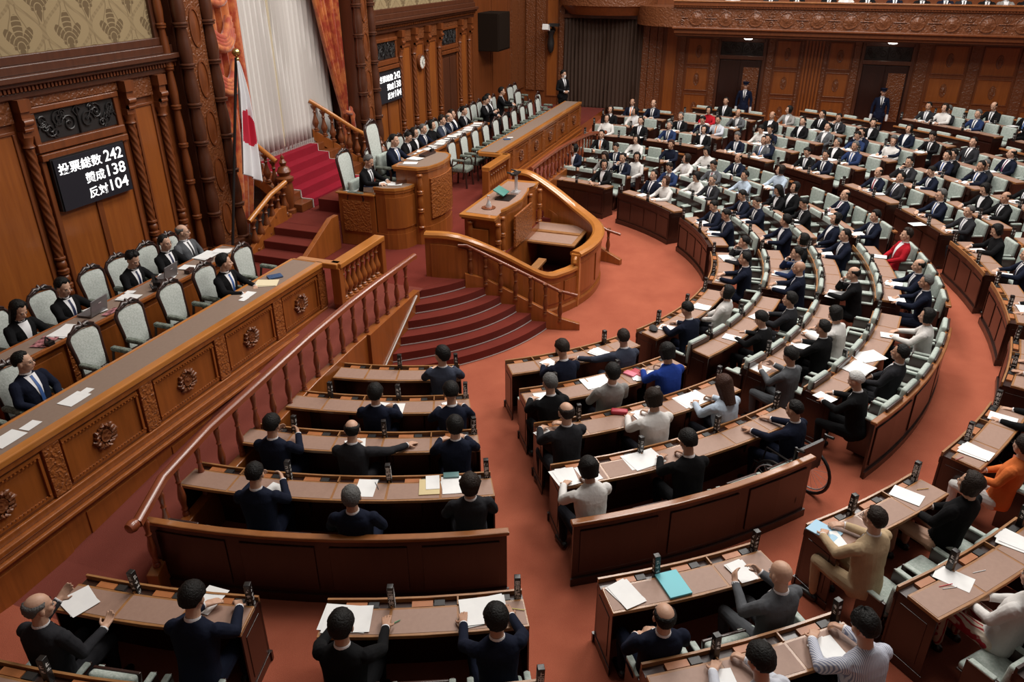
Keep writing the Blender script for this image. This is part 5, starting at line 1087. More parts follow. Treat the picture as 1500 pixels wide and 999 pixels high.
for t_ in list(NAMES.values()) + ['*' + 'ab' * q + w for q in (0, 1) for w in 'xyz']: glyph_mesh(t_)
NSEAT = {'n': 0}
def desk(block, ri):
    nm, rws, bk = BLOCKS[block]; r, a0, a1, n = rws[ri]; zf = FZ(r + .1); zt = zf + .76; far = (a0 > 10) or r > 12
    am = (a0 + a1) / 2; x, y = PXY(r + .2, am)
    root = empty('curved_desk', (x, y, zf), 0, 'dark curved desk with brown leather inlays, %s row of %s' % (ORD[ri + 1], nm), 'desk', 'curved delegate desks')
    e = .020 / r / D2R    # a finger's width in degrees
    MB().arc(r + .11, r + .42, a0, a1, zt - .035, zt).build('desk_top', M['wood_edge'], root, bevel=.004 if not far else 0)
    MB().arc(r, r + .022, a0, a1, zt - .06, zt + .014).build('front_rail', M['wood_edge'] if not far else M['wood_dark'], root)
    MB().arc(r + .022, r + .11, a0, a1, zt - .045, zt - .03).build('pen_tray', M['wood_dark'], root)
    mb = MB(); mb.arc(r + .02, r + .035, a0, a1, zf, zt - .05); mb.arc(r - .012, r + .02, a0 - e, a1 + e, zf, zf + .10); mb.arc(r - .006, r + .02, a0, a1, zt - .13, zt - .06); mb.build('front_panel', M['wood_dark'], root)
    for k in range(n):
        b0 = a0 + (a1 - a0) * k / n; b1 = a0 + (a1 - a0) * (k + 1) / n; g = e * .62
        MB().arc(r + .135, r + .395, b0 + g, b1 - g, zt, zt + .0025).build('leather_inlay', M['leather'], root)
        if block in 'ABCDEFG' and ri == 0 or block[0] == 'P' and ri == 0 or block == 'Q1':
            MB().arc(r + .008, r + .02, b0 + 2.2 * e, b1 - 2.2 * e, zf + .15, zt - .18).build('raised_panel', M['wood_dark'], root, bevel=.008)
        if k: MB().arc(r + .018, r + .115, b0 - e * .35, b0 + e * .35, zt - .03, zt + .012).build('tray_divider', M['wood_edge'] if not far else M['wood_dark'], root)
        if not far:
            w = b1 - b0
            MB().arc(r + .034, r + .10, b0 + w * .30, b0 + w * .62, zt - .03, zt - .006).build('tray_lid', M['wood_lid'], root)
            MB().arc(r + .034, r + .10, b0 + w * .64, b0 + w * .80, zt - .03, zt - .003).build('ink_well', M['darkmetal'], root)
    for s, a in ((-1, a0), (1, a1)):
        q = a - s * e * .8
        mb = MB(); mb.arc(r, r + .41, min(a, q), max(a, q), zf, zt - .035, step=9); q2 = a + s * e * .35; mb.arc(r - .015, r + .43, min(a, q2), max(a, q2), zf, zf + .10, step=9); mb.arc(r + .07, r + .34, min(a, a + s * e * .25), max(a, a + s * e * .25), zf + .16, zt - .12, step=9)
        mb.build('end_panel', M['wood_dark'], root, bevel=.004)
    return root
def make_chair():
    root = empty('assembly_chair', (0, 0, 0), 0, 'x', 'chair', 'pale green assembly chairs')
    def part(name, me, loc, rx=0): o = bpy.data.objects.new(name, me); link(o, root); o.location = loc; o.rotation_euler = (rx, 0, 0); return o
    st_ = part('seat', rounded('seat', .36, .36, .08, .035, M['green_brocade']), (0, .02, .42)); sh_ = bpy.data.objects.new('seat_shell', rounded('seat_shell', .37, .36, .03, .01, M['chair_wood'])); link(sh_, st_); sh_.location = (0, 0, -.05)
    part('backrest', rounded('backrest', .37, .075, .34, .034, M['green_brocade']), (0, -.165, .635), .08)
    part('back_panel', rounded('back_panel', .40, .025, .46, .008, M['chair_wood']), (0, -.212, .56), .08)
    ar = rounded('armrest', .05, .22, .03, .014, M['green_brocade'])
    part('armrest', ar, (-.205, .0, .595)); part('armrest', ar, (.205, .0, .595))
    sp = rounded('side_panel', .028, .28, .47, .006, M['chair_wood'])
    part('side_panel', sp, (-.205, -.01, .355)); part('side_panel', sp, (.205, -.01, .355))
    part('pedestal', rounded('pedestal', .10, .20, .36, .01, M['chair_wood']), (0, 0, .18)); return root
CH0 = make_chair(); CH_USED = False
def block_near(b): return b in ('P1', 'P2', 'P3', 'P4', 'P5', 'P6', 'P7')
SEATS = []        # (block, row, seat, angle, r_hip, zf, chair object)
for bk_, (nm, rws, back) in BLOCKS.items():
    for ri, (r, a0, a1, n) in enumerate(rws):
        if not any(visible(r + .2, a, FZ(r) + .76, 60) for a in (a0, (a0 + a1) / 2, a1)): continue
        desk(bk_, ri)
        for k in range(n):
            a = a0 + (a1 - a0) * (k + .5) / n; rh = r + (.80 if ri < len(rws) - 1 else .83)
            if not visible(rh, a, FZ(r) + .9, 30) and not (block_near(bk_) and visible(rh, a, FZ(r) + 1.2, 110)): continue
            if bk_ == 'B' and ri == 3 and k == n - 1: continue     # the wheelchair place
            c = CH0 if not CH_USED else copy_tree(CH0); CH_USED = True
            x, y = PXY(rh, a); c.location = (x, y, FZ(r + .3)); c.rotation_euler = (0, 0, a * D2R)
            w = (a1 - a0) * D2R * rh / n; c.scale = (min(1.12, w * .94 / .44), 1, .91 if bk_ in ('A', 'B', 'P1', 'P2', 'P3', 'P4') else 1.13)
            SEATS.append([bk_, ri, k, a, rh, FZ(r + .3), c, None])
    if back:
        r, a0, a1 = back; zf = FZ(r); zt = FZ(r - .5) + .84; x, y = PXY(r, (a0 + a1) / 2)
        if not any(visible(r, a, zt, 20) for a in (a0, a1)): continue
        root = empty('bench_back_wall', (x, y, zf), 0, 'curved dark panelled wall behind the last row of ' + nm, 'partition', 'curved walls closing the seat blocks')
        MB().arc(r - .055, r + .03, a0 - .15, a1 + .15, zt - .045, zt).build('cap_rail', M['wood_cap'], root, bevel=.012)
        mb = MB(); mb.arc(r - .03, r, a0, a1, zf - .1, zt - .04); mb.arc(r, r + .025, a0 - .1, a1 + .1, zf - .1, zf + .10); mb.build('wall_board', M['wood_dark'], root)
        n = max(3, int((a1 - a0) / 5.4))
        for k in range(n):
            b0 = a0 + (a1 - a0) * k / n; b1 = a0 + (a1 - a0) * (k + 1) / n; MB().arc(r, r + .014, b0 + .45, b1 - .45, zf + .16, zt - .12).build('raised_panel', M['wood_dark'], root, bevel=.008)
print('SEATS', len(SEATS))

for bk_, (nm, rws, back) in BLOCKS.items():
    for ri, (r, a0, a1, n) in enumerate(rws):
        ks = list(range(n, 0, -2))
        if bk_ == 'B' and ri == 0: ks = [2, 4]
        if bk_ == 'P1' and ri == 1: ks = [3, 1]
        for k in ks:
            e = .045 / r / D2R; a = a0 + (a1 - a0) * k / n - (e if k == n else 0); z = FZ(r + .1) + .73
            if not visible(r + .06, a, z + .1, 10): continue
            x, y = PXY(r + .066, a); o = bpy.data.objects.new('name_block', NBM); link(o); o.location = (x, y, z); o.scale = (1.1, 1.1, 1.18); o.rotation_euler = (random.uniform(-.04, .04), random.uniform(-.04, .04), a * D2R + random.uniform(-.15, .15))
            tag(o, 'upright black name block with white characters, %s row of %s, seat %s' % (ORD[ri + 1], nm, NUM[min(k, 8)]), 'nameplate', 'black name blocks on the desks')
            g = bpy.data.objects.new('lettering', glyph_mesh(NAMES.get((bk_, ri, k), '*' + 'ab' * ((ri + k) % 2) + 'xyz'[(ri * 3 + k) % 3]))); link(g, o)
# ================================================================ delegates
# x, y, floor, turn, pose, hair, style, suit, tie, extras, trousers, mirrored, tanned, scale, (block, row, seat), words
DELEGATES = [
    (8.12, 3.882, 0.037, -1.114, 'turned', 'b', 'full', 's', 'k', '', None, 1, 0, 1.001, ('A', 0, 3), 'black-haired man in slate blue suit looking aside, first row of inner block one'),
    (6.926, 4.232, 0.084, -1.264, 'hands', 'b', 'full', 'n', 'n', '', None, 1, 1, 0.97, ('A', 1, 2), 'black-haired man in navy suit leaning on desk, second row of inner block one'),
    (7.148, 3.315, 0.084, -1.069, 'write', 'b', 'full', 'n', 'k', '', None, 0, 1, 0.995, ('A', 1, 4), 'black-haired man in navy suit writing, second row of inner block one'),
    (5.883, 4.951, 0.123, -1.352, 'read', 'b', 'full', 'n', 'n', '', None, 0, 1, 0.973, ('A', 2, 1), 'black-haired man in navy suit holding papers, third row of inner block one'),
    (6.028, 4.047, 0.123, -1.334, 'reach', 'b', 'balding', 'c', 'k', '', None, 0, 0, 0.974, ('A', 2, 2), 'black-haired man in charcoal suit arm outstretched, third row of inner block one'),
    (6.508, 2.992, 0.123, -1.071, 'hands', 'b', 'full', 'n', 'k', '', None, 0, 0, 0.98, ('A', 2, 4), 'black-haired man in navy suit leaning on desk, third row of inner block one'),
    (4.993, 4.508, 0.162, -1.245, 'read', 'b', 'short', 'n', 'k', '', None, 0, 0, 0.995, ('A', 3, 1), 'black-haired man in navy suit holding papers, fourth row of inner block one'),
    (5.09, 3.448, 0.162, -1.197, 'lap', 'g', 'short', 'n', 'k', '', None, 0, 1, 1.008, ('A', 3, 3), 'grey-haired man in navy suit sitting back, fourth row of inner block one'),
    (5.691, 2.49, 0.162, -1.081, 'lap', 'd', 'bob', 'c', None, '', None, 0, 0, 0.974, ('A', 3, 5), 'dark-haired woman in charcoal jacket sitting back, fourth row of inner block one'),
    (8.83, 2.382, 0.037, -0.815, 'write', 'd', 'full', 'n', None, '', None, 0, 0, 0.985, ('B', 0, 1), 'dark-haired man in navy suit writing, first row of inner block two'),
    (9.493, 1.704, 0.037, -0.836, 'reach', 'd', 'short', 's', 'n', 'g', None, 1, 1, 0.973, ('B', 0, 3), 'dark-haired man in slate blue suit arm outstretched, first row of inner block two'),
    (7.772, 2.248, 0.084, -0.913, 'chin', 'g', 'short', 'k', 'k', '', None, 0, 0, 1.005, ('B', 1, 0), 'grey-haired man in black jacket hand raised, second row of inner block two'),
    (8.455, 1.717, 0.084, -0.884, 'lap', 'b', 'full', 'L', None, '', None, 0, 0, 0.996, ('B', 1, 1), 'black-haired man in light grey suit sitting back, second row of inner block two'),
    (9.033, 1.005, 0.084, -0.795, 'write', 'b', 'bob', 'B', None, 'b', None, 0, 1, 1.015, ('B', 1, 3), 'black-haired woman in bright blue jacket writing, second row of inner block two'),
    (7.143, 1.881, 0.123, -0.848, 'hands', 'd', 'balding', 'c', 'k', '', None, 0, 0, 1.017, ('B', 2, 0), 'dark-haired man in charcoal suit leaning on desk, third row of inner block two'),
    (7.731, 0.955, 0.123, -0.834, 'write', 'd', 'bob', 'W', None, 'b', None, 0, 0, 1.011, ('B', 2, 2), 'dark-haired woman in white jacket writing, third row of inner block two'),
    (8.422, 0.212, 0.123, -0.71, 'write', 'r', 'long', 'l', None, 'b', None, 0, 1, 0.983, ('B', 2, 3), 'brown-haired woman in pale blue jacket writing, third row of inner block two'),
    (6.146, 1.33, 0.162, -0.869, 'write', 'b', 'bob', 'W', None, 'b', None, 0, 0, 0.981, ('B', 3, 0), 'black-haired woman in white jacket writing, fourth row of inner block two'),
    (6.939, 0.46, 0.162, -0.93, 'write', 'b', 'full', 'k', None, '', None, 0, 1, 0.996, ('B', 3, 2), 'black-haired man in black jacket writing, fourth row of inner block two'),
    (10.792, 0.966, 0.037, -0.564, 'write', 'b', 'short', 'n', 'n', '', None, 0, 0, 1.011, ('C', 0, 0), 'black-haired man in navy suit writing, first row of inner block three'),
    (11.761, 0.651, 0.037, -0.214, 'lap', 'b', 'bob', 'W', None, 'b', None, 0, 0, 1.005, ('C', 0, 2), 'black-haired woman in white jacket sitting back, first row of inner block three'),
    (10.815, -0.111, 0.084, -0.406, 'write', 'b', 'full', 'k', None, 'g', None, 0, 0, 0.971, ('C', 1, 1), 'black-haired man in black jacket writing, second row of inner block three'),
    (11.66, -0.425, 0.084, -0.276, 'hands', 'b', 'full', 'c', 'k', '', None, 0, 0, 0.993, ('C', 1, 3), 'black-haired man in charcoal suit leaning on desk, second row of inner block three'),
    (9.635, -0.455, 0.123, -0.61, 'read', 'b', 'full', 'G', None, '', None, 0, 1, 0.987, ('C', 2, 0), 'black-haired man in grey suit holding papers, third row of inner block three'),
    (10.635, -0.887, 0.123, -0.504, 'hands', 'b', 'short', 'k', 'k', '', None, 0, 1, 1.008, ('C', 2, 1), 'black-haired man in black jacket leaning on desk, third row of inner block three'),
    (11.143, -1.124, 0.123, -0.405, 'write', 'b', 'bob', 'W', None, 'b', None, 0, 0, 1.016, ('C', 2, 2), 'black-haired woman in white jacket writing, third row of inner block three'),
    (9.152, -1.326, 0.162, -0.425, 'write', 'w', 'short', 'k', 'k', '', None, 0, 0, 0.984, ('C', 3, 0), 'white-haired man in black jacket writing, fourth row of inner block three'),
    (10.12, -1.702, 0.162, -0.43, 'lap', 'b', 'short', 'c', 'n', '', None, 0, 1, 1.02, ('C', 3, 1), 'black-haired man in charcoal suit sitting back, fourth row of inner block three'),
    (11.509, -2.305, 0.162, -0.267, 'hands', 'b', 'bob', 'W', None, 'b', None, 0, 0, 0.991, ('C', 3, 4), 'black-haired woman in white jacket leaning on desk, fourth row of inner block three'),
    (14.423, 0.405, 0.037, 0.035, 'chin', 'b', 'short', 'c', 'k', '', None, 0, 0, 0.975, ('D', 0, 2), 'black-haired man in charcoal suit hand raised, first row of inner block four'),
    (13.35, 0.37, 0.037, -0.088, 'hands', 'b', 'short', 'n', 'n', '', None, 0, 0, 1.017, ('D', 0, 0), 'black-haired man in navy suit leaning on desk, first row of inner block four'),
    (13.895, -0.54, 0.084, -0.008, 'chin', 'b', 'short', 'M', 'k', '', None, 0, 0, 0.996, ('D', 1, 1), 'black-haired man in blue suit hand raised, second row of inner block four'),
    (13.054, -0.529, 0.084, -0.105, 'hands', 'b', 'bald', 'n', 'b', '', None, 0, 1, 1.018, ('D', 1, 0), 'bald man in navy suit leaning on desk, second row of inner block four'),
    (14.656, -0.461, 0.084, 0.234, 'laplook', 'b', 'bob', 'k', None, '', None, 0, 0, 1.002, ('D', 1, 3), 'black-haired woman in black jacket leaning back, second row of inner block four'),
    (15.127, -1.3, 0.123, 0.307, 'hands', 'b', 'short', 'n', 'g', '', None, 0, 0, 0.997, ('D', 2, 4), 'black-haired man in navy suit leaning on desk, third row of inner block four'),
    (13.008, -1.438, 0.123, -0.18, 'chin', 'b', 'balding', 'k', 'k', '', None, 0, 0, 1.007, ('D', 2, 0), 'black-haired man in black jacket hand raised, third row of inner block four'),
    (15.342, -2.235, 0.162, 0.265, 'lap', 'd', 'tuft', 'R', None, '', None, 0, 0, 1.002, ('D', 3, 4), 'dark-haired woman in red jacket sitting back, fourth row of inner block four'),
    (13.781, -2.421, 0.162, 0.127, 'hands', 'b', 'balding', 'n', 'g', '', None, 0, 0, 0.976, ('D', 3, 1), 'black-haired man in navy suit leaning on desk, fourth row of inner block four'),
    (12.977, -2.45, 0.162, -0.104, 'hands', 'g', 'short', 'n', 'k', '', None, 0, 1, 0.985, ('D', 3, 0), 'grey-haired man in navy suit leaning on desk, fourth row of inner block four'),
    (16.652, 1.23, 0.037, 0.656, 'write', 'b', 'short', 'n', 'k', '', None, 0, 0, 0.983, ('E', 0, 3), 'black-haired man in navy suit writing, first row of inner block five'),
    (16.001, 0.89, 0.037, 0.372, 'write', 'b', 'short', 'n', 'k', '', None, 0, 1, 0.998, ('E', 0, 1), 'black-haired man in navy suit writing, first row of inner block five seat two'),
    (17.533, 0.707, 0.084, 0.533, 'write', 'b', 'short', 'n', 'n', '', None, 0, 1, 0.978, ('E', 1, 4), 'black-haired man in navy suit writing, second row of inner block five'),
    (17.003, 0.369, 0.084, 0.619, 'write', 'd', 'crop', 'n', 'k', '', None, 0, 0, 0.995, ('E', 1, 3), 'dark-haired man in navy suit writing, second row of inner block five'),
    (15.698, -0.21, 0.084, 0.412, 'turned', 'b', 'full', 'n', None, '', None, 0, 0, 1.02, ('E', 1, 0), 'black-haired man in navy suit looking aside, second row of inner block five'),
    (18.073, -0.026, 0.123, 0.541, 'write', 'b', 'long', 'k', None, '', None, 0, 1, 0.975, ('E', 2, 4), 'black-haired woman in black jacket writing, third row of inner block five'),
    (17.132, -0.597, 0.123, 0.376, 'write', 'b', 'short', 'k', 'k', '', None, 0, 1, 0.982, ('E', 2, 2), 'black-haired man in black jacket writing, third row of inner block five'),
    (18.169, -0.203, 0.123, 0.629, 'lap', 'b', 'bob', 'k', None, '', None, 0, 1, 1.014, ('E', 2, 3), 'black-haired woman in black jacket sitting back, third row of inner block five'),
    (16.12, -1.029, 0.123, 0.312, 'lap', 'b', 'bob', 'n', None, '', None, 0, 0, 0.991, ('E', 2, 0), 'black-haired woman in navy jacket sitting back, third row of inner block five'),
    (17.887, -1.268, 0.162, 0.486, 'cross', 'b', 'balding', 'n', 'p', '', None, 0, 0, 0.987, ('E', 3, 3), 'black-haired man in navy suit arms crossed, fourth row of inner block five'),
    (16.53, -1.891, 0.162, 0.457, 'hands', 'b', 'full', 'n', 'g', '', None, 0, 0, 0.976, ('E', 3, 0), 'black-haired man in navy suit leaning on desk, fourth row of inner block five'),
    (18.538, 3.029, 0.037, 1.013, 'lap', 'b', 'short', 'n', 'n', '', None, 0, 0, 1.013, ('F', 0, 3), 'black-haired man in navy suit sitting back, first row of inner block six'),
    (18.21, 2.585, 0.037, 0.829, 'hands', 'r', 'bob', 'W', None, 'b', None, 0, 0, 0.99, ('F', 0, 2), 'brown-haired woman in white jacket leaning on desk, first row of inner block six'),
    (19.406, 2.677, 0.084, 1.118, 'write', 'b', 'short', 'M', 'k', '', None, 0, 1, 1.012, ('F', 1, 4), 'black-haired man in blue suit writing, second row of inner block six'),
    (18.837, 1.9, 0.084, 0.755, 'write', 'b', 'bob', 'W', None, 'b', None, 0, 1, 0.972, ('F', 1, 2), 'black-haired woman in white jacket writing, second row of inner block six'),
    (18.514, 1.543, 0.084, 0.895, 'hands', 'g', 'short', 'c', 'n', 'g', None, 0, 0, 0.994, ('F', 1, 1), 'grey-haired man in charcoal suit leaning on desk, second row of inner block six'),
    (20.312, 2.416, 0.123, 0.923, 'turned', 'd', 'bob', 'W', None, '', None, 0, 0, 0.99, ('F', 2, 4), 'dark-haired woman in white jacket looking aside, third row of inner block six'),
    (19.788, 1.631, 0.123, 1.0, 'write', 'b', 'short', 'G', 'r', '', None, 0, 1, 1.013, ('F', 2, 2), 'black-haired man in grey suit writing, third row of inner block six'),
    (19.107, 0.848, 0.123, 0.728, 'hands', 'b', 'short', 'l', None, 'b', None, 0, 1, 0.975, ('F', 2, 0), 'black-haired man in pale blue suit leaning on desk, third row of inner block six'),
    (21.155, 1.977, 0.162, 1.053, 'write', 'b', 'bob', 'W', None, 'b', None, 0, 0, 1.004, ('F', 3, 5), 'black-haired woman in white jacket writing, fourth row of inner block six'),
    (20.616, 1.152, 0.162, 0.988, 'hands', 'b', 'balding', 'n', 'k', '', None, 0, 1, 1.002, ('F', 3, 3), 'black-haired man in navy suit leaning on desk, fourth row of inner block six'),
    (19.665, 0.064, 0.162, 0.76, 'turned', 'd', 'bob', 'l', None, 'b', None, 0, 0, 0.998, ('F', 3, 0), 'dark-haired woman in pale blue jacket looking aside, fourth row of inner block six'),
    (19.196, 4.337, 0.037, 1.163, 'turned', 'b', 'bob', 'k', None, '', None, 1, 1, 1.016, ('G', 0, 1), 'black-haired woman in black jacket looking aside, first row of inner block seven'),
    (20.222, 4.533, 0.084, 1.257, 'write', 'd', 'long', 'L', None, '', None, 0, 0, 0.976, ('G', 1, 2), 'dark-haired woman in light grey jacket writing, second row of inner block seven'),
    (20.059, 4.016, 0.084, 1.258, 'chin', 'b', 'short', 'n', 'k', '', None, 0, 0, 1.005, ('G', 1, 1), 'black-haired man in navy suit hand raised, second row of inner block seven'),
    (20.618, 5.527, 0.084, 1.351, 'turned', 'b', 'bob', 'n', None, '', None, 0, 0, 0.996, ('G', 1, 4), 'black-haired woman in navy jacket looking aside, second row of inner block seven'),
    (21.14, 4.446, 0.123, 1.297, 'write', 'b', 'short', 'n', 'k', '', None, 0, 0, 0.981, ('G', 2, 2), 'black-haired man in navy suit writing, third row of inner block seven'),
    (20.174, 3.755, 0.084, 1.079, 'laplook', 'b', 'bob', 'W', None, 'b', None, 1, 1, 0.985, ('G', 1, 0), 'black-haired woman in white jacket leaning back, second row of inner block seven'),
    (22.245, 5.166, 0.162, 1.47, 'hands', 'b', 'short', 'k', 'o', '', None, 0, 0, 1.014, ('G', 3, 4), 'black-haired man in black jacket leaning on desk, fourth row of inner block seven'),
    (22.03, 4.093, 0.162, 1.246, 'hands', 'b', 'bob', 'W', None, 'b', None, 0, 0, 0.982, ('G', 3, 2), 'black-haired woman in white jacket leaning on desk, fourth row of inner block seven'),
    (21.681, 3.052, 0.162, 1.234, 'hands', 'r', 'full', 'n', None, 'b', None, 0, 1, 0.985, ('G', 3, 0), 'brown-haired man in navy suit leaning on desk, fourth row of inner block seven'),
    (24.132, 5.502, 0.254, 1.49, 'lap', 'd', 'bob', 'W', None, 'b', None, 0, 0, 1.004, ('P14', 0, 2), 'dark-haired woman in white jacket sitting back, first row of outer block fourteen'),
    (23.988, 4.417, 0.254, 1.427, 'lap', 'b', 'short', 'k', 'g', '', None, 0, 0, 1.016, ('P14', 0, 0), 'black-haired man in black jacket sitting back, first row of outer block fourteen'),
    (25.184, 5.642, 0.356, 1.471, 'lap', 'd', 'bob', 'k', None, '', None, 0, 0, 0.991, ('P14', 1, 2), 'dark-haired woman in black jacket sitting back, second row of outer block fourteen'),
    (25.098, 4.771, 0.356, 1.362, 'turned', 'b', 'bob', 'W', None, '', None, 0, 0, 1.01, ('P14', 1, 1), 'black-haired woman in white jacket looking aside, second row of outer block fourteen'),
    (26.219, 5.145, 0.456, 1.477, 'lap', 'b', 'balding', 'n', 'o', '', None, 0, 1, 0.98, ('P14', 2, 2), 'black-haired man in navy suit sitting back, third row of outer block fourteen'),
    (26.122, 4.381, 0.456, 1.37, 'hands', 'b', 'balding', 'n', 'k', '', None, 0, 0, 1.011, ('P14', 2, 1), 'black-haired man in navy suit leaning on desk, third row of outer block fourteen'),
    (23.76, 3.445, 0.254, 1.226, 'hands', 'g', 'short', 'M', 'k', '', None, 0, 0, 1.008, ('P13', 0, 2), 'grey-haired man in blue suit leaning on desk, first row of outer block thirteen'),
    (23.416, 2.435, 0.254, 1.301, 'lap', 'b', 'bob', 'k', None, '', None, 0, 0, 0.995, ('P13', 0, 0), 'black-haired woman in black jacket sitting back, first row of outer block thirteen'),
    (24.793, 3.277, 0.356, 1.284, 'hands', 'g', 'short', 'k', 'k', '', None, 0, 0, 1.003, ('P13', 1, 2), 'grey-haired man in black jacket leaning on desk, second row of outer block thirteen'),
    (24.561, 2.532, 0.356, 1.152, 'write', 'b', 'short', 'n', None, '', None, 0, 0, 0.99, ('P13', 1, 1), 'black-haired man in navy suit writing, second row of outer block thirteen'),
    (25.661, 2.544, 0.456, 1.38, 'hands', 'b', 'bob', 'R', None, 'b', None, 0, 1, 0.977, ('P13', 2, 2), 'black-haired woman in red jacket leaning on desk, third row of outer block thirteen'),
    (24.622, 2.115, 0.356, 1.099, 'hands', 'b', 'short', 'p', 'o', '', None, 0, 1, 0.99, ('P13', 1, 0), 'black-haired man in pale shirt leaning on desk, second row of outer block thirteen'),
    (26.665, 2.173, 0.556, 1.354, 'lap', 'b', 'short', 'k', 'g', '', None, 0, 1, 1.007, ('P13', 3, 2), 'black-haired man in black jacket sitting back, fourth row of outer block thirteen'),
    (25.539, 1.605, 0.456, 1.297, 'chin', 'd', 'balding', 'G', None, '', None, 0, 1, 0.986, ('P13', 2, 0), 'dark-haired man in grey suit hand raised, third row of outer block thirteen'),
    (22.921, 1.368, 0.254, 1.186, 'write', 'g', 'short', 'n', 'g', '', None, 0, 0, 1.007, ('P12', 0, 2), 'grey-haired man in navy suit writing, first row of outer block twelve'),
    (22.542, 0.714, 0.254, 1.049, 'lap', 'b', 'short', 'G', 'b', '', None, 0, 1, 0.989, ('P12', 0, 1), 'black-haired man in grey suit sitting back, first row of outer block twelve'),
    (23.78, 0.769, 0.356, 0.991, 'write', 'b', 'full', 'W', None, 'b', None, 0, 0, 0.97, ('P12', 1, 2), 'black-haired man in white suit writing, second row of outer block twelve'),
    (22.664, 0.533, 0.254, 0.966, 'hands', 'b', 'short', 'n', 'k', '', None, 0, 1, 1.018, ('P12', 0, 0), 'black-haired man in navy suit leaning on desk, first row of outer block twelve'),
    (23.882, 0.541, 0.356, 1.169, 'write', 'b', 'short', 'n', None, '', None, 0, 0, 0.98, ('P12', 1, 1), 'black-haired man in navy suit writing, second row of outer block twelve'),
    (25.115, 0.65, 0.456, 1.189, 'lap', 'b', 'balding', 'k', None, '', None, 0, 1, 1.011, ('P12', 2, 3), 'black-haired man in black jacket sitting back, third row of outer block twelve'),
    (25.903, 0.142, 0.556, 1.098, 'turned', 'b', 'bob', 'L', None, '', None, 0, 0, 0.989, ('P12', 3, 3), 'black-haired woman in light grey jacket looking aside, fourth row of outer block twelve'),
    (24.635, -0.233, 0.456, 0.96, 'lap', 'b', 'short', 'k', None, '', None, 0, 0, 0.988, ('P12', 2, 1), 'black-haired man in black jacket sitting back, third row of outer block twelve seat two'),
    (23.963, -0.906, 0.456, 0.849, 'lap', 'b', 'crop', 'G', None, '', None, 0, 0, 0.991, ('P12', 2, 0), 'black-haired man in grey suit sitting back, third row of outer block twelve'),
    (25.518, -0.784, 0.556, 1.097, 'laplook', 'b', 'short', 'k', 'k', '', None, 0, 0, 0.972, ('P12', 3, 1), 'black-haired man in black jacket leaning back, fourth row of outer block twelve'),
    (25.186, -1.313, 0.556, 1.089, 'chin', 'b', 'short', 'c', 'k', '', None, 0, 1, 0.983, ('P12', 3, 0), 'black-haired man in charcoal suit hand raised, fourth row of outer block twelve'),
    (21.62, -0.539, 0.254, 0.959, 'write', 'b', 'short', 'k', 'g', '', None, 0, 0, 0.987, ('P11', 0, 2), 'black-haired man in black jacket writing, first row of outer block eleven'),
    (21.244, -0.956, 0.254, 0.92, 'hands', 'b', 'short', 'n', 'k', '', None, 0, 1, 1.001, ('P11', 0, 1), 'black-haired man in navy suit leaning on desk, first row of outer block eleven'),
    (22.441, -1.179, 0.356, 0.919, 'laplook', 'g', 'short', 'k', None, '', None, 0, 0, 0.986, ('P11', 1, 2), 'grey-haired man in black jacket leaning back, second row of outer block eleven'),
    (22.015, -1.654, 0.356, 0.874, 'hands', 'g', 'short', 'M', 'b', '', None, 0, 1, 1.016, ('P11', 1, 1), 'grey-haired man in blue suit leaning on desk, second row of outer block eleven'),
    (23.288, -1.788, 0.456, 0.98, 'write', 'b', 'short', 'M', None, '', None, 0, 0, 0.971, ('P11', 2, 3), 'black-haired man in blue suit writing, third row of outer block eleven'),
    (23.46, -1.895, 0.456, 0.87, 'chin', 'b', 'short', 'n', 'b', '', None, 0, 0, 1.018, ('P11', 2, 2), 'black-haired man in navy suit hand raised, third row of outer block eleven'),
    (24.561, -2.185, 0.556, 0.883, 'turned', 'b', 'full', 'k', None, '', None, 1, 0, 0.983, ('P11', 3, 3), 'black-haired man in black jacket looking aside, fourth row of outer block eleven'),
    (22.612, -2.534, 0.456, 0.897, 'laplook', 'r', 'bob', 'W', None, 'b', None, 1, 0, 0.979, ('P11', 2, 1), 'brown-haired woman in white jacket leaning back, third row of outer block eleven'),
    (22.774, -2.654, 0.456, 0.854, 'write', 'g', 'short', 'n', 'b', 'm', None, 0, 0, 1.011, ('P11', 2, 0), 'grey-haired man in navy suit writing, third row of outer block eleven'),
    (23.882, -2.994, 0.556, 0.86, 'lap', 'b', 'bob', 'n', None, '', None, 0, 0, 0.986, ('P11', 3, 1), 'black-haired woman in navy jacket sitting back, fourth row of outer block eleven'),
    (23.277, -3.622, 0.556, 0.84, 'write', 'b', 'full', 'k', 'k', '', None, 0, 0, 0.974, ('P11', 3, 0), 'black-haired man in black jacket writing, fourth row of outer block eleven'),
    (19.928, -2.126, 0.254, 0.704, 'hands', 'b', 'balding', 'n', 'r', '', None, 0, 0, 0.982, ('P10', 0, 2), 'black-haired man in navy suit leaning on desk, first row of outer block ten'),
    (19.45, -2.465, 0.254, 0.477, 'lap', 'b', 'short', 'c', 'n', '', None, 0, 0, 0.998, ('P10', 0, 1), 'black-haired man in charcoal suit sitting back, first row of outer block ten'),
    (20.671, -2.868, 0.356, 0.749, 'chin', 'b', 'short', 'c', 'k', '', None, 0, 0, 1.019, ('P10', 1, 2), 'black-haired man in charcoal suit hand raised, second row of outer block ten'),
    (20.049, -3.316, 0.356, 0.491, 'write', 'b', 'short', 'n', 'g', '', None, 0, 0, 0.975, ('P10', 1, 1), 'black-haired man in navy suit writing, second row of outer block ten'),
    (21.287, -3.706, 0.456, 0.705, 'hands', 'b', 'short', 'n', 'b', '', None, 0, 0, 0.992, ('P10', 2, 3), 'black-haired man in navy suit leaning on desk, third row of outer block ten'),
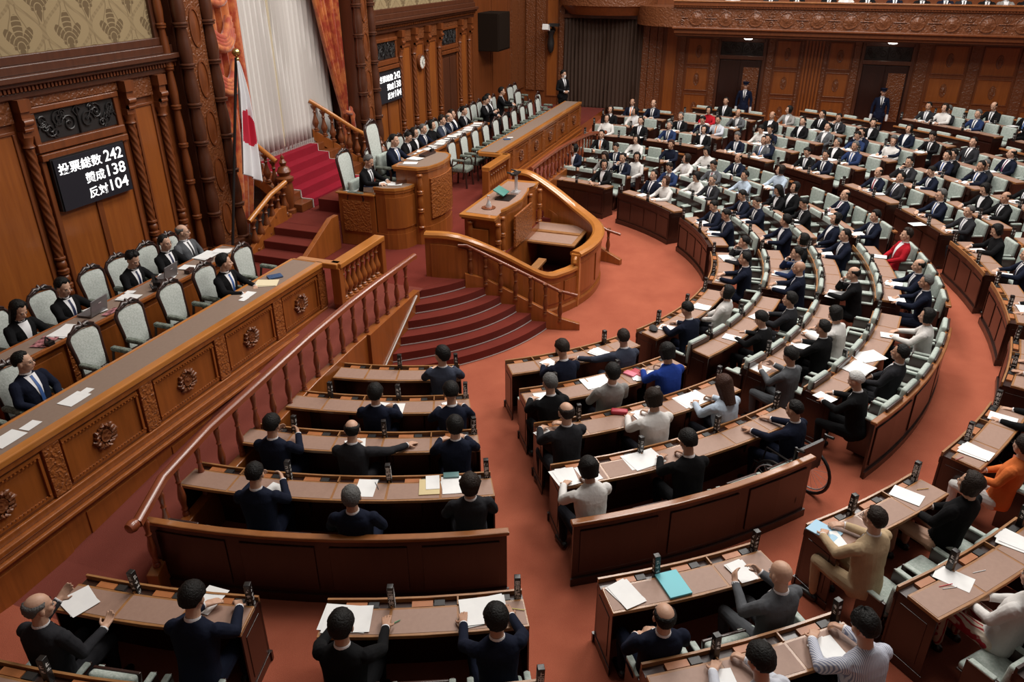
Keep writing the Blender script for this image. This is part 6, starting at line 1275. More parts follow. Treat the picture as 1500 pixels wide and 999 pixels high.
    (21.414, -3.861, 0.456, 0.635, 'hands', 'b', 'full', 'k', 'r', '', None, 0, 0, 1.001, ('P10', 2, 2), 'black-haired man in black jacket leaning on desk, third row of outer block ten'),
    (22.481, -4.339, 0.556, 0.755, 'lap', 'b', 'short', 'c', 'k', '', None, 0, 0, 1.012, ('P10', 3, 3), 'black-haired man in charcoal suit sitting back, fourth row of outer block ten'),
    (20.541, -4.476, 0.456, 0.481, 'chin', 'g', 'crop', 'c', None, '', None, 0, 0, 1.012, ('P10', 2, 0), 'grey-haired man in charcoal suit hand raised, third row of outer block ten'),
    (20.428, -4.311, 0.456, 0.588, 'hands', 'b', 'short', 'n', 'b', '', None, 0, 1, 0.989, ('P10', 2, 1), 'black-haired man in navy suit leaning on desk, third row of outer block ten seat two'),
    (21.565, -5.04, 0.556, 0.54, 'laplook', 'b', 'balding', 'n', 'p', '', None, 0, 0, 0.982, ('P10', 3, 1), 'black-haired man in navy suit leaning back, fourth row of outer block ten'),
    (26.641, -3.795, 0.756, 1.003, 'hands', 'b', 'short', 'c', 'g', '', None, 0, 1, 0.999, ('Q1', 0, 5), 'black-haired man in charcoal suit leaning on desk, first row of rear block one'),
    (26.319, -4.197, 0.756, 0.855, 'hands', 'd', 'bob', 'W', None, 'b', None, 0, 0, 1.02, ('Q1', 0, 4), 'dark-haired woman in white jacket leaning on desk, first row of rear block one'),
    (25.638, -4.97, 0.756, 0.753, 'hands', 'g', 'short', 'M', 'k', '', None, 0, 0, 1.01, ('Q1', 0, 2), 'grey-haired man in blue suit leaning on desk, first row of rear block one'),
    (26.484, -4.31, 0.756, 0.999, 'turned', 'g', 'short', 'c', 'k', '', None, 0, 0, 0.975, ('Q1', 0, 3), 'grey-haired man in charcoal suit looking aside, first row of rear block one'),
    (26.592, -5.528, 0.852, 0.913, 'write', 'b', 'balding', 'k', 'k', '', None, 0, 0, 1.016, ('Q1', 1, 2), 'black-haired man in black jacket writing, second row of rear block one'),
    (25.909, -6.237, 0.852, 0.726, 'laplook', 'b', 'balding', 'k', 'b', '', None, 0, 1, 0.976, ('Q1', 1, 0), 'black-haired man in black jacket leaning back, second row of rear block one'),
    (18.087, -3.235, 0.254, 0.461, 'hands', 'g', 'full', 'n', 'b', 'g', None, 0, 0, 1.017, ('P9', 0, 2), 'grey-haired man in navy suit leaning on desk, first row of outer block nine'),
    (17.118, -3.635, 0.254, 0.43, 'hands', 'g', 'short', 'c', 'g', '', None, 0, 0, 0.992, ('P9', 0, 0), 'grey-haired man in charcoal suit leaning on desk, first row of outer block nine'),
    (18.552, -4.166, 0.356, 0.509, 'write', 'b', 'bob', 'k', None, '', None, 0, 0, 1.017, ('P9', 1, 2), 'black-haired woman in black jacket writing, second row of outer block nine'),
    (18.003, -4.409, 0.356, 0.414, 'hands', 'b', 'balding', 'k', 'k', '', None, 0, 1, 1.001, ('P9', 1, 1), 'black-haired man in black jacket leaning on desk, second row of outer block nine'),
    (19.1, -5.057, 0.456, 0.42, 'hands', 'b', 'short', 'k', 'g', '', None, 0, 1, 0.977, ('P9', 2, 3), 'black-haired man in black jacket leaning on desk, third row of outer block nine'),
    (15.903, -3.987, 0.254, 0.163, 'write', 'b', 'bob', 'k', None, 'b', None, 0, 0, 1.0, ('P8', 0, 2), 'black-haired woman in black jacket writing, first row of outer block eight'),
    (14.711, -4.186, 0.254, 0.037, 'hands', 'b', 'short', 'n', 'n', '', None, 0, 0, 0.971, ('P8', 0, 0), 'black-haired man in navy suit leaning on desk, first row of outer block eight'),
    (13.07, -4.236, 0.254, -0.004, 'flat', 'b', 'short', 'k', 'k', '', None, 0, 1, 0.979, ('P7', 0, 1), 'black-haired man in black jacket hands flat, first row of outer block seven'),
    (10.71, -3.856, 0.254, -0.344, 'flat', 'b', 'short', 'k', 'k', '', None, 0, 1, 1.01, ('P6', 0, 1), 'black-haired man in black jacket hands flat, first row of outer block six'),
    (9.237, -3.324, 0.254, -0.526, 'flat', 'b', 'short', 'k', 'n', '', None, 0, 0, 0.975, ('P5', 0, 2), 'black-haired man in black jacket hands flat, first row of outer block five'),
    (8.083, -2.72, 0.254, -0.532, 'laplook', 'd', 'full', 'O', None, 'bg', 'W', 0, 0, 1.002, ('P5', 0, 0), 'dark-haired woman in orange jacket leaning back, first row of outer block five'),
    (6.192, -1.272, 0.254, -0.722, 'hands', 'd', 'short', 'T', None, 'g', 'T', 0, 0, 0.99, ('P4', 0, 0), 'dark-haired man in tan suit leaning on desk, first row of outer block four'),
    (7.098, -2.046, 0.254, -0.702, 'lap', 'd', 'bob', 'k', None, 'bs', 'legs', 0, 0, 1.018, ('P4', 0, 2), 'dark-haired woman in black jacket sitting back, first row of outer block four'),
    (5.788, -2.308, 0.356, -0.766, 'lap', 'b', 'bob', 'W', None, 'b', 'skirt', 0, 0, 0.991, ('P4', 1, 0), 'black-haired woman in white jacket sitting back, second row of outer block four'),
    (5.206, -0.486, 0.254, -0.766, 'read', 'b', 'bald', 'G', 'n', '', None, 0, 0, 0.988, ('P3', 0, 2), 'bald man in grey suit holding papers, first row of outer block three'),
    (4.553, 0.402, 0.254, -1.058, 'lap', 'b', 'balding', 'n', None, '', None, 0, 0, 0.97, ('P3', 0, 0), 'black-haired man in navy suit sitting back, first row of outer block three'),
    (4.617, -1.139, 0.356, -0.892, 'write', 'b', 'tuft', 'S', None, 'b', None, 0, 0, 1.011, ('P3', 1, 2), 'black-haired man in blue striped shirt writing, second row of outer block three'),
    (4.077, -0.441, 0.356, -0.858, 'write', 'b', 'full', 'p', None, 'b', None, 0, 0, 0.993, ('P3', 1, 1), 'black-haired man in pale shirt writing, second row of outer block three'),
    (3.473, 2.617, 0.254, -1.333, 'flat', 'b', 'full', 'k', 'k', '', None, 0, 1, 0.998, ('P2', 0, 0), 'black-haired man in black jacket hands flat, first row of outer block two'),
    (3.964, 1.537, 0.254, -1.008, 'flat', 'b', 'full', 'n', 'n', '', None, 0, 1, 0.974, ('P2', 0, 2), 'black-haired man in navy suit hands flat, first row of outer block two'),
    (2.858, 4.945, 0.254, -1.471, 'gesture', 'g', 'balding', 'c', 'k', '', None, 0, 0, 0.995, ('P1', 0, 0), 'grey-haired man in charcoal suit hands gesturing, first row of outer block one'),
    (3.241, 3.836, 0.254, -1.327, 'write', 'b', 'full', 'n', 'k', '', None, 0, 0, 1.016, ('P1', 0, 2), 'black-haired man in navy suit writing, first row of outer block one'),
]
# sheets of paper: one thin, slightly curled pile
def sheet_mesh(n=3, w=.21, h=.297, mt='paper', sd=0):
    rnd = random.Random(sd); mb = MB()
    for i in range(n):
        dx, dy, a = rnd.uniform(-.03, .03), rnd.uniform(-.02, .02), rnd.uniform(-.16, .16); vs = []; fs = []
        for q in range(5):
            for p in range(4):
                x = (p / 3 - .5) * w; y = (q / 4 - .5) * h; z = .0015 + i * .0022 + .004 * ((p / 3 - .5) ** 2 + (q / 4 - .5) ** 2) * (1 + i)
                c, s = math.cos(a), math.sin(a); vs.append((dx + x * c - y * s, dy + x * s + y * c, z))
        for q in range(4):
            for p in range(3): k = q * 4 + p; fs.append((k, k + 1, k + 5, k + 4))
        mb.add(vs, fs)
    # ruled print: thin grey lines lying on the top sheet
    o = mb.build('document', M[mt], None); m = o.data; bpy.data.objects.remove(o); return m
DOCS = [sheet_mesh(k % 3 + 1, sd=k) for k in range(5)]; DOCS_W = [sheet_mesh(2, .40, .29, sd=9), sheet_mesh(3, .38, .30, sd=11)]
SEATED = {}
for x, y, z, rz, pose, hair, style, suit, tie, extra, tr, fl, tan, sc_, key, lab in DELEGATES:
    trm = {'W': CL['W'], 'T': CL['T'], 'legs': SKIN, 'skirt': SKIRTM}.get(tr)
    SEATED[key] = person((x, y, z), rz, pose, hair, style, suit, tie, lab, extra, trousers=trm, flip=bool(fl), skin=SKIN2 if tan else None, scale=sc_ * (1.05 if key[0] in ('A', 'B', 'P1', 'P2', 'P3', 'P4') else 1))
for st in SEATS:
    bk_, ri, k, a, rh, zf, ch, _ = st; pr = SEATED.get((bk_, ri, k))
    if pr is None and bk_ in ('A', 'B', 'P1', 'P2', 'P3'):      # empty seats tip up against the back
        for c in ch.children:
            if c.name.startswith('seat'): c.rotation_euler = (math.radians(78), 0, 0); c.location = (0, -.08, .56)
    ch['label'] = '%s pale green armchair, seat %s in %s row of %s' % ('occupied' if pr is not None else 'empty', NUM[k + 1], ORD[ri + 1], BLOCKS[bk_][0])
# x, y, z, turn, sheet shape, block, row, seat
DESK_PAPERS = [
    (7.35, 4.287, 0.849, -1.26, 5, 'A', 1, 2),
    (7.649, 3.542, 0.849, -0.91, 1, 'A', 1, 4),
    (6.414, 4.23, 0.888, -0.96, 2, 'A', 2, 2),
    (6.857, 3.089, 0.888, -1.33, 3, 'A', 2, 4),
    (5.343, 4.588, 0.927, -1.62, 4, 'A', 3, 1),
    (9.262, 2.722, 0.802, -0.56, 1, 'B', 0, 1),
    (9.811, 2.157, 0.802, -0.4, 2, 'B', 0, 3),
    (8.247, 2.529, 0.849, -0.96, 3, 'B', 1, 0),
    (9.271, 1.407, 0.849, -1.03, 5, 'B', 1, 3),
    (7.372, 2.194, 0.888, -0.68, 1, 'B', 2, 0),
    (8.173, 1.197, 0.888, -0.89, 2, 'B', 2, 2),
    (10.99, 1.346, 0.802, -0.19, 1, 'C', 0, 0),
    (11.964, 0.955, 0.802, -0.2, 2, 'C', 0, 2),
    (10.883, 0.377, 0.849, -0.19, 3, 'C', 1, 1),
    (11.744, 0.061, 0.849, -0.52, 4, 'C', 1, 3),
    (10.849, -0.596, 0.888, -0.17, 1, 'C', 2, 1),
    (11.319, -0.761, 0.888, -0.5, 2, 'C', 2, 2),
    (9.345, -0.922, 0.927, -0.59, 3, 'C', 3, 0),
    (11.564, -1.816, 0.927, 0.0, 4, 'C', 3, 4),
    (14.454, 0.792, 0.802, 0.39, 6, 'D', 0, 2),
    (13.298, 0.728, 0.802, -0.27, 1, 'D', 0, 0),
    (13.798, -0.194, 0.849, -0.16, 2, 'D', 1, 1),
    (13.179, -0.187, 0.849, -0.13, 3, 'D', 1, 0),
    (15.113, -0.946, 0.888, 0.22, 4, 'D', 2, 4),
    (13.02, -1.088, 0.888, -0.15, 5, 'D', 2, 0),
    (15.152, -1.907, 0.927, -0.07, 1, 'D', 3, 4),
    (13.765, -2.056, 0.927, -0.15, 2, 'D', 3, 1),
    (13.067, -2.043, 0.927, 0.1, 3, 'D', 3, 0),
    (16.505, 1.55, 0.802, 0.83, 4, 'E', 0, 3),
    (15.833, 1.199, 0.802, 0.09, 6, 'E', 0, 1),
    (17.27, 0.95, 0.849, 0.64, 1, 'E', 1, 4),
    (16.765, 0.637, 0.849, 0.69, 2, 'E', 1, 3),
    (15.5, 0.094, 0.849, -0.02, 3, 'E', 1, 0),
    (17.837, 0.236, 0.888, 0.85, 4, 'E', 2, 4),
    (16.916, -0.314, 0.888, 0.2, 5, 'E', 2, 2),
    (17.663, -0.992, 0.927, 0.58, 1, 'E', 3, 3),
    (16.412, -1.562, 0.927, 0.38, 2, 'E', 3, 0),
    (18.214, 3.175, 0.802, 1.06, 3, 'F', 0, 3),
    (17.929, 2.794, 0.802, 0.75, 4, 'F', 0, 2),
    (19.16, 2.945, 0.849, 0.97, 6, 'F', 1, 4),
    (18.605, 2.167, 0.849, 0.94, 1, 'F', 1, 2),
    (18.279, 1.803, 0.849, 0.75, 2, 'F', 1, 1),
    (19.583, 1.942, 0.888, 1.05, 3, 'F', 2, 2),
    (18.795, 1.031, 0.888, 0.74, 4, 'F', 2, 0),
    (20.909, 2.253, 0.927, 1.02, 5, 'F', 3, 5),
    (20.375, 1.416, 0.927, 0.61, 1, 'F', 3, 3),
    (19.475, 0.368, 0.927, 0.86, 2, 'F', 3, 0),
    (19.867, 4.564, 0.849, 1.29, 3, 'G', 1, 2),
    (19.695, 4.041, 0.849, 1.02, 4, 'G', 1, 1),
    (20.807, 4.557, 0.888, 1.51, 6, 'G', 2, 2),
    (19.705, 4.067, 0.849, 1.41, 1, 'G', 1, 0),
    (21.898, 5.207, 0.927, 1.41, 2, 'G', 3, 4),
    (21.722, 4.301, 0.927, 1.1, 3, 'G', 3, 2),
    (21.308, 3.068, 0.927, 1.15, 4, 'G', 3, 0),
    (23.778, 5.466, 1.019, 1.21, 5, 'P14', 0, 2),
    (23.62, 4.36, 1.019, 1.12, 1, 'P14', 0, 0),
    (25.765, 4.364, 1.221, 1.36, 2, 'P14', 2, 1),
    (23.408, 3.489, 1.019, 1.0, 3, 'P13', 0, 2),
    (23.063, 2.496, 1.019, 1.14, 4, 'P13', 0, 0),
    (24.486, 3.486, 1.121, 1.32, 6, 'P13', 1, 2),
    (24.205, 2.575, 1.121, 0.91, 1, 'P13', 1, 1),
    (25.29, 2.535, 1.221, 1.35, 2, 'P13', 2, 2),
    (24.146, 2.411, 1.121, 0.92, 3, 'P13', 1, 0),
    (24.997, 1.729, 1.221, 1.35, 4, 'P13', 2, 0),
    (22.553, 1.423, 1.019, 1.26, 5, 'P12', 0, 2),
    (22.222, 0.862, 1.019, 1.01, 1, 'P12', 0, 1),
    (23.444, 0.885, 1.121, 0.75, 2, 'P12', 1, 2),
    (22.147, 0.745, 1.019, 0.99, 3, 'P12', 0, 0),
    (23.384, 0.777, 1.121, 0.97, 4, 'P12', 1, 1),
    (24.568, 0.785, 1.221, 1.42, 6, 'P12', 2, 3),
    (24.985, -0.603, 1.321, 0.77, 1, 'P12', 3, 1),
    (24.763, -0.954, 1.321, 1.24, 2, 'P12', 3, 0),
    (21.315, -0.357, 1.019, 1.2, 3, 'P11', 0, 2),
    (20.947, -0.76, 1.019, 0.97, 4, 'P11', 0, 1),
    (22.088, -1.053, 1.121, 1.08, 5, 'P11', 1, 2),
    (21.786, -1.387, 1.121, 0.6, 1, 'P11', 1, 1),
    (22.974, -1.618, 1.221, 1.21, 2, 'P11', 2, 3),
    (23.115, -1.449, 1.221, 0.88, 3, 'P11', 2, 2),
    (24.126, -1.849, 1.321, 1.23, 4, 'P11', 3, 3),
    (22.432, -2.217, 1.221, 1.09, 6, 'P11', 2, 0),
    (23.449, -2.652, 1.321, 0.6, 1, 'P11', 3, 1),
    (22.834, -3.284, 1.321, 0.97, 2, 'P11', 3, 0),
    (19.625, -1.916, 1.019, 0.93, 3, 'P10', 0, 2),
    (19.362, -2.102, 1.019, 0.3, 4, 'P10', 0, 1),
    (20.408, -2.629, 1.121, 0.55, 5, 'P10', 1, 2),
    (19.853, -3.025, 1.121, 0.77, 1, 'P10', 1, 1),
    (21.017, -3.472, 1.221, 0.41, 2, 'P10', 2, 3),
    (21.115, -3.397, 1.221, 0.94, 3, 'P10', 2, 2),
    (20.196, -4.043, 1.221, 0.41, 4, 'P10', 2, 0),
    (20.292, -3.982, 1.221, 0.8, 6, 'P10', 2, 1),
    (21.172, -4.644, 1.321, 0.36, 1, 'P10', 3, 1),
    (26.335, -3.617, 1.521, 0.91, 2, 'Q1', 0, 5),
    (26.05, -3.972, 1.521, 1.17, 3, 'Q1', 0, 4),
    (25.411, -4.7, 1.521, 0.62, 4, 'Q1', 0, 2),
    (26.115, -3.894, 1.521, 0.72, 5, 'Q1', 0, 3),
    (26.249, -5.384, 1.617, 0.83, 1, 'Q1', 1, 2),
    (25.755, -5.897, 1.617, 0.66, 2, 'Q1', 1, 0),
    (17.907, -2.933, 1.019, 0.11, 3, 'P9', 0, 2),
    (16.94, -3.327, 1.019, 0.11, 4, 'P9', 0, 0),
    (18.306, -3.895, 1.121, 0.2, 6, 'P9', 1, 2),
    (17.8, -4.114, 1.121, 0.69, 1, 'P9', 1, 1),
    (18.875, -4.776, 1.221, 0.57, 2, 'P9', 2, 3),
    (15.865, -3.637, 1.019, 0.5, 3, 'P8', 0, 2),
    (14.627, -3.843, 1.019, -0.13, 4, 'P8', 0, 0),
    (13.036, -3.884, 1.019, 0.15, 5, 'P7', 0, 1),
    (6.398, -0.975, 1.019, -1.04, 4, 'P4', 0, 0),
    (5.67, -0.184, 1.019, -0.86, 1, 'P3', 0, 2),
    (4.87, -0.895, 1.121, -0.78, 2, 'P3', 1, 2),
    (4.309, -0.164, 1.121, -1.06, 3, 'P3', 1, 1),
]
for x, y, z, rz, kind, bk_, ri, k in DESK_PAPERS:
    o = bpy.data.objects.new('document', (DOCS_W[kind - 5] if kind >= 5 else DOCS[kind])); link(o); o.location = (x, y, z + .001); o.rotation_euler = (0, 0, rz); o.scale = (.85, .85, 1)
    tag(o, 'white papers on the desk before seat %s, %s row of %s' % (NUM[k + 1], ORD[ri + 1], BLOCKS[bk_][0]), 'papers', 'papers on the desks')
# ================================================================ officials' chairs
def brocade_chair(name, bh, tall, lab, grp, mt_back, crest=True):
    """carved wooden armchair with brocade back, seat and padded arms; faces +Y"""
    r_ = empty(name, (0, 0, 0), 0, lab, 'chair', grp); w = .46
    def part(nm_, me, loc, rx=0, par=None): o = bpy.data.objects.new(nm_, me); link(o, par or r_); o.location = loc; o.rotation_euler = (rx, 0, 0); return o
    # back: upholstered field slightly wider at the top inside a rounded frame
    mb = MB(); vs = []; fs = []; NX_, NZ = 8, 8
    for side in (0, 1):
        for j in range(NZ + 1):
            for i in range(NX_ + 1):
                u = i / NX_ * 2 - 1; v = j / NZ; hw = (.17 + .035 * v) * (1 - .10 * max(0, v - .85) / .15); x = u * hw; z = v * bh + (.03 * (1 - u * u) if v > .99 else 0); y = (.028 if side else -.02) * (1 - .5 * (abs(u) ** 4 + abs(2 * v - 1) ** 6) * .8); vs.append((x, y, z))
    k = (NX_ + 1) * (NZ + 1)
    for s_ in (0, 1):
        for j in range(NZ):
            for i in range(NX_): q = s_ * k + j * (NX_ + 1) + i; fs.append((q, q + 1, q + NX_ + 2, q + NX_ + 1))
    mb.add(vs, fs); bk = part('backrest', mesh_of(mb, 'backrest', mt_back, 70), (0, -.20, .50), .12)
    mb = MB(); pts = [(-.185, 0, -.03), (-.20, 0, bh * .5), (-.225, 0, bh * .93), (-.17, 0, bh + .035), (0, 0, bh + .075), (.17, 0, bh + .035), (.225, 0, bh * .93), (.20, 0, bh * .5), (.185, 0, -.03), (-.185, 0, -.03)]; mb.tube(pts, .026, 7)
    if crest:
        for s_ in (-1, 1):
            mb.tube([(s_ * .02, .02, bh + .09), (s_ * .08, .02, bh + .105), (s_ * .13, .02, bh + .07), (s_ * .18, .02, bh + .05)], [.028, .024, .02, .012], 6)
        mb.lathe([(.0, bh + .06), (.035, bh + .09), (.02, bh + .13), (0, bh + .15)], (0, .01, 0), 8)
    part('back_frame', mesh_of(mb, 'back_frame', M['chair_wood'], 60), (0, -.20, .50), .12)
    part('seat', rounded_('seat', .44, .42, .12, .045, M['grey_brocade']), (0, .03, .43))
    for s_ in (-1, 1):
        part('armrest', rounded_('armrest', .075, .30, .06, .026, M['grey_brocade']), (s_ * .245, .02, .68)); mb = MB(); mb.tube([(s_ * .245, .14, .66), (s_ * .25, .17, .58), (s_ * .24, .15, .44)], .02, 7); part('arm_support', mesh_of(mb, 'arm_support', M['chair_wood']), (0, 0, 0)); mb = MB(); mb.tube([(s_ * .245, -.12, .66), (s_ * .24, -.16, .45)], .018, 6); part('arm_support', mesh_of(mb, 'arm_support', M['chair_wood']), (0, 0, 0))
        for y in (-.17, .19): mb = MB(); mb.tube([(s_ * .19, y, .40), (s_ * .20, y * 1.05, .2), (s_ * .205, y * 1.15, .0)], [.028, .022, .024], 7); part('leg', mesh_of(mb, 'leg', M['chair_wood']), (0, 0, 0))
    return r_
def rounded_(n_, *a): return rounded(n_, *a)
OC = [brocade_chair('officer_armchair', .50, False, 'x', 'brocade armchairs on the platform', M['white_brocade']), False]
def oc(x, y, rz, lab, z=PLAT):
    c = OC[0] if not OC[1] else copy_tree(OC[0]); OC[1] = True; c.location = (x, y, z); c.rotation_euler = (0, 0, rz); c['label'] = lab; return c
WORD = ['first', 'second', 'third', 'fourth', 'fifth', 'sixth', 'seventh', 'eighth', 'ninth', 'tenth', 'eleventh', 'twelfth']
for i, x in enumerate((3.7, 4.42, 5.14, 6.18, 6.92, 7.66, 8.36, 9.24)): oc(x, 7.52, math.pi, '%s brocade armchair behind the near long desk, %s from its left end' % ('occupied' if i in (2, 6) else 'empty', WORD[i]))
for i, x in enumerate((5.45, 6.15, 6.88, 7.72, 8.22, 8.80, 9.28)): oc(x, 8.98, math.pi, 'brocade armchair against the near wall, %s behind the staff desk' % WORD[i])
for i in range(10): oc(17.2 + i * .75, 7.46, math.pi, 'empty white-backed armchair behind the far long desk, %s from the president' % WORD[i])
for i, x in enumerate((15.9, 16.45, 16.95, 17.4, 17.88, 18.4, 19.05, 19.52, 20.0, 20.52)): oc(x, 8.98, math.pi, 'armchair behind the far staff desk, %s from the presiding desk' % WORD[i])
for i, (x, y, a) in enumerate(((21.25, 8.95, 3.1), (21.75, 8.95, 3.2), (22.3, 8.98, 3.1), (22.8, 8.98, 3.15), (23.35, 8.9, 3.1), (23.85, 8.9, 3.2), (25.9, 9.1, 3.0), (26.4, 9.1, 3.1), (24.75, 7.7, 3.1), (25.0, 8.5, 3.0))): oc(x, y, a, 'white-backed armchair beyond the far staff desk, %s along the far front wall' % WORD[i])
def tall_chair(x, y, z, lab, sc):
    r_ = brocade_chair('tall_state_chair', .92, True, lab, None, M['white_brocade']); r_.location = (x, y, z); r_.rotation_euler = (0, 0, math.pi); r_.scale = (1.1, 1.1, sc)
for_tall = ((12.78, 7.66, 1.35, 'tall carved state chair with white brocade back behind the clerk desk', .88), (13.5, 7.42, 1.60, 'tallest carved state chair with white brocade back behind the presiding desk', 1.0))
for x, y, z, lab, sc in for_tall:
    r_ = brocade_chair('tall_state_chair', .92, True, lab, 'carved state chairs', M['white_brocade']); r_.location = (x, y, z); r_.rotation_euler = (0, 0, math.pi); r_.scale = (1.1, 1.1, sc)
    o = bpy.data.objects.new('cushion', rounded('cushion', .38, .10, .40, .045, M['green_brocade'])); link(o, r_); o.location = (0, -.10, .70); o.rotation_euler = (.1, 0, 0)

# ================================================================ officials
PI = math.pi
def off(x, y, z, rz, pose, hair, style, suit, tie, lab, extra='', **k): return person((x, y, z), rz, pose, hair, style, suit, tie, lab, extra, **k)
off(6.15, 8.84, PLAT, PI, 'write', 'b', 'long', 'k', None, 'woman with long black hair in black suit writing at the near staff desk')
off(6.88, 8.84, PLAT, PI, 'flat', 'b', 'full', 'k', 'n', 'black-haired man in black suit using the laptop beside the long-haired woman')
off(8.03, 8.84, PLAT, PI, 'write', 'b', 'tuft', 'k', 'n', 'man in black suit with tousled hair writing behind the second laptop')
off(8.76, 8.84, PLAT, PI, 'hands', 'b', 'short', 'k', 'n', 'man with spectacles in black suit at the near staff desk, second from pillar', 'g')
off(9.28, 8.84, PLAT, PI, 'laplook', 'g', 'balding', 'G', 'k', 'balding man in grey suit at the pillar end of the near staff desk', 'g', flip=True)
off(5.14, 7.42, PLAT, PI, 'laplook', 'b', 'short', 'n', 'b', 'man with glasses in navy suit sitting alone at the near long desk', 'g', flip=True)
off(8.36, 7.42, PLAT, PI, 'turned', 'b', 'full', 'k', 'b', 'man with blue tie and clasped hands at the near long desk', '', flip=True)
off(12.78, 7.58, 1.35, PI, 'write', 'g', 'short', 'k', 'k', 'dark-suited clerk looking down at papers beside the presiding desk')
off(13.5, 7.33, 1.60, PI, 'hands', 'b', 'short', 'n', 'b', 'presiding man in navy suit and light blue tie at the tall carved desk', '', flip=True)
RB = [(16.9, 'write', 'b', 'short', 'k', 'g', 'g', 'man with glasses in black suit reading'), (17.38, 'hands', 'd', 'bob', 'k', None, 'g', 'woman with glasses in dark suit'), (17.88, 'hands', 'g', 'short', 'n', 'k', '', 'grey-haired man in navy suit'), (18.4, 'hands', 'b', 'bob', 'k', None, 'b', 'woman with black bobbed hair in black'), (19.05, 'hands', 'd', 'tuft', 's', 'k', '', 'man in slate grey suit'), (19.52, 'hands', 'g', 'balding', 'n', 'k', '', 'balding man in navy suit'), (20.0, 'lap', 'd', 'bob', 'k', None, '', 'woman in black suit half hidden'), (20.52, 'hands', 'b', 'full', 'k', 'k', '', 'young man in black suit at the far end')]
for x, ps, h, st_, su, ti, ex, lab in RB: off(x, 8.84, PLAT, PI, ps, h, st_, su, ti, lab + ' behind the far staff desk', ex)
off(22.3, 8.85, PLAT, PI, 'read', 'b', 'full', 'k', 'k', 'seated clerk in black suit looking down at papers on the lap'); off(22.8, 8.85, PLAT, PI + .1, 'lap', 'b', 'full', 'k', None, 'masked clerk in black suit seated by the far front wall', 'm')
off(23.35, 8.75, PLAT + .12, PI + .3, 'hands', 'b', 'full', 'k', 'k', 'clerk in black suit rising beside the masked clerk')
off(25.75, 7.4, PLAT, 2.5, 'clasp', 'b', 'full', 'k', 'k', 'standing man in black suit and white mask at the end of the far long desk', 'm', scale=.97)
GLOVE = MASKM
for y, lab in ((1.70, 'standing guard in peaked cap and white gloves before the left side door'), (-2.62, 'standing guard in peaked cap and white gloves before the right side door')):
    p = off(28.45, y, .42, PI / 2, 'stand', 'b', 'short', 'u', 'k', lab, 'hc', scale=.98)
    mb = MB()
    for s_ in (-1, 1): mb.lathe([(.0, .68), (.035, .70), (.045, .78), (.043, .86), (.036, .91), (0, .915)], (s_ * .248, .026, 0), 10)
    mb.v = [(v[0], v[1], v[2]) for v in mb.v]; g_ = bpy.data.objects.new('white_gloves', mesh_of(mb, 'white_gloves', GLOVE)); link(g_, p)
    mb = MB(); mb.box(-.09, -.05, .115, .125, 1.30, 1.315); g_ = bpy.data.objects.new('badge', mesh_of(mb, 'badge', M['silver'])); link(g_, p)
MB().box(27.75, XWALL, -11, 4.0, 3.70, 3.74).build('floor_gallery', M['carpet_dark'], kind='structure')
for i, (y, su, h, st_) in enumerate(((2.45, 'W', 'b', 'bob'), (1.25, 'c', 'b', 'short'), (.45, 'k', 'b', 'short'), (-.5, 'k', 'b', 'full'), (-1.0, 'W', 'd', 'bob'), (-1.62, 'k', 'b', 'short'), (-2.4, 'n', 'b', 'short'), (-3.15, 'k', 'g', 'short'), (-3.8, 'n', 'b', 'full'), (-4.3, 'c', 'b', 'short'), (-4.9, 'k', 'b', 'short'), (-5.4, 'L', 'd', 'bob'), (-5.95, 'k', 'b', 'short'), (-6.6, 'G', 'g', 'short'))):
    off(28.3, y, 3.74, PI / 2, ('lap', 'write', 'read')[i % 3], h, st_, su, 'k' if su in 'kncG' else None, 'spectator in %s clothes behind the gallery rail, %s from its left end' % (CLN[su], (WORD + ['thirteenth', 'fourteenth'])[i]), group='spectators in the gallery')
    r_ = empty('gallery_bench', (28.4, y, 3.74), 0, 'dark gallery seat of the %s spectator from the left' % (WORD + ['thirteenth', 'fourteenth'])[i], 'seat', 'gallery seats'); MB().box(28.12, 28.5, y - .22, y + .22, 4.12, 4.18).build('seat_board', WT, r_); MB().box(28.46, 28.5, y - .22, y + .22, 4.18, 4.6).build('seat_back', WT, r_)
    for yy in (y - .18, y + .18): MB().box(28.2, 28.45, yy - .02, yy + .02, 3.74, 4.12).build('leg', WT, r_)

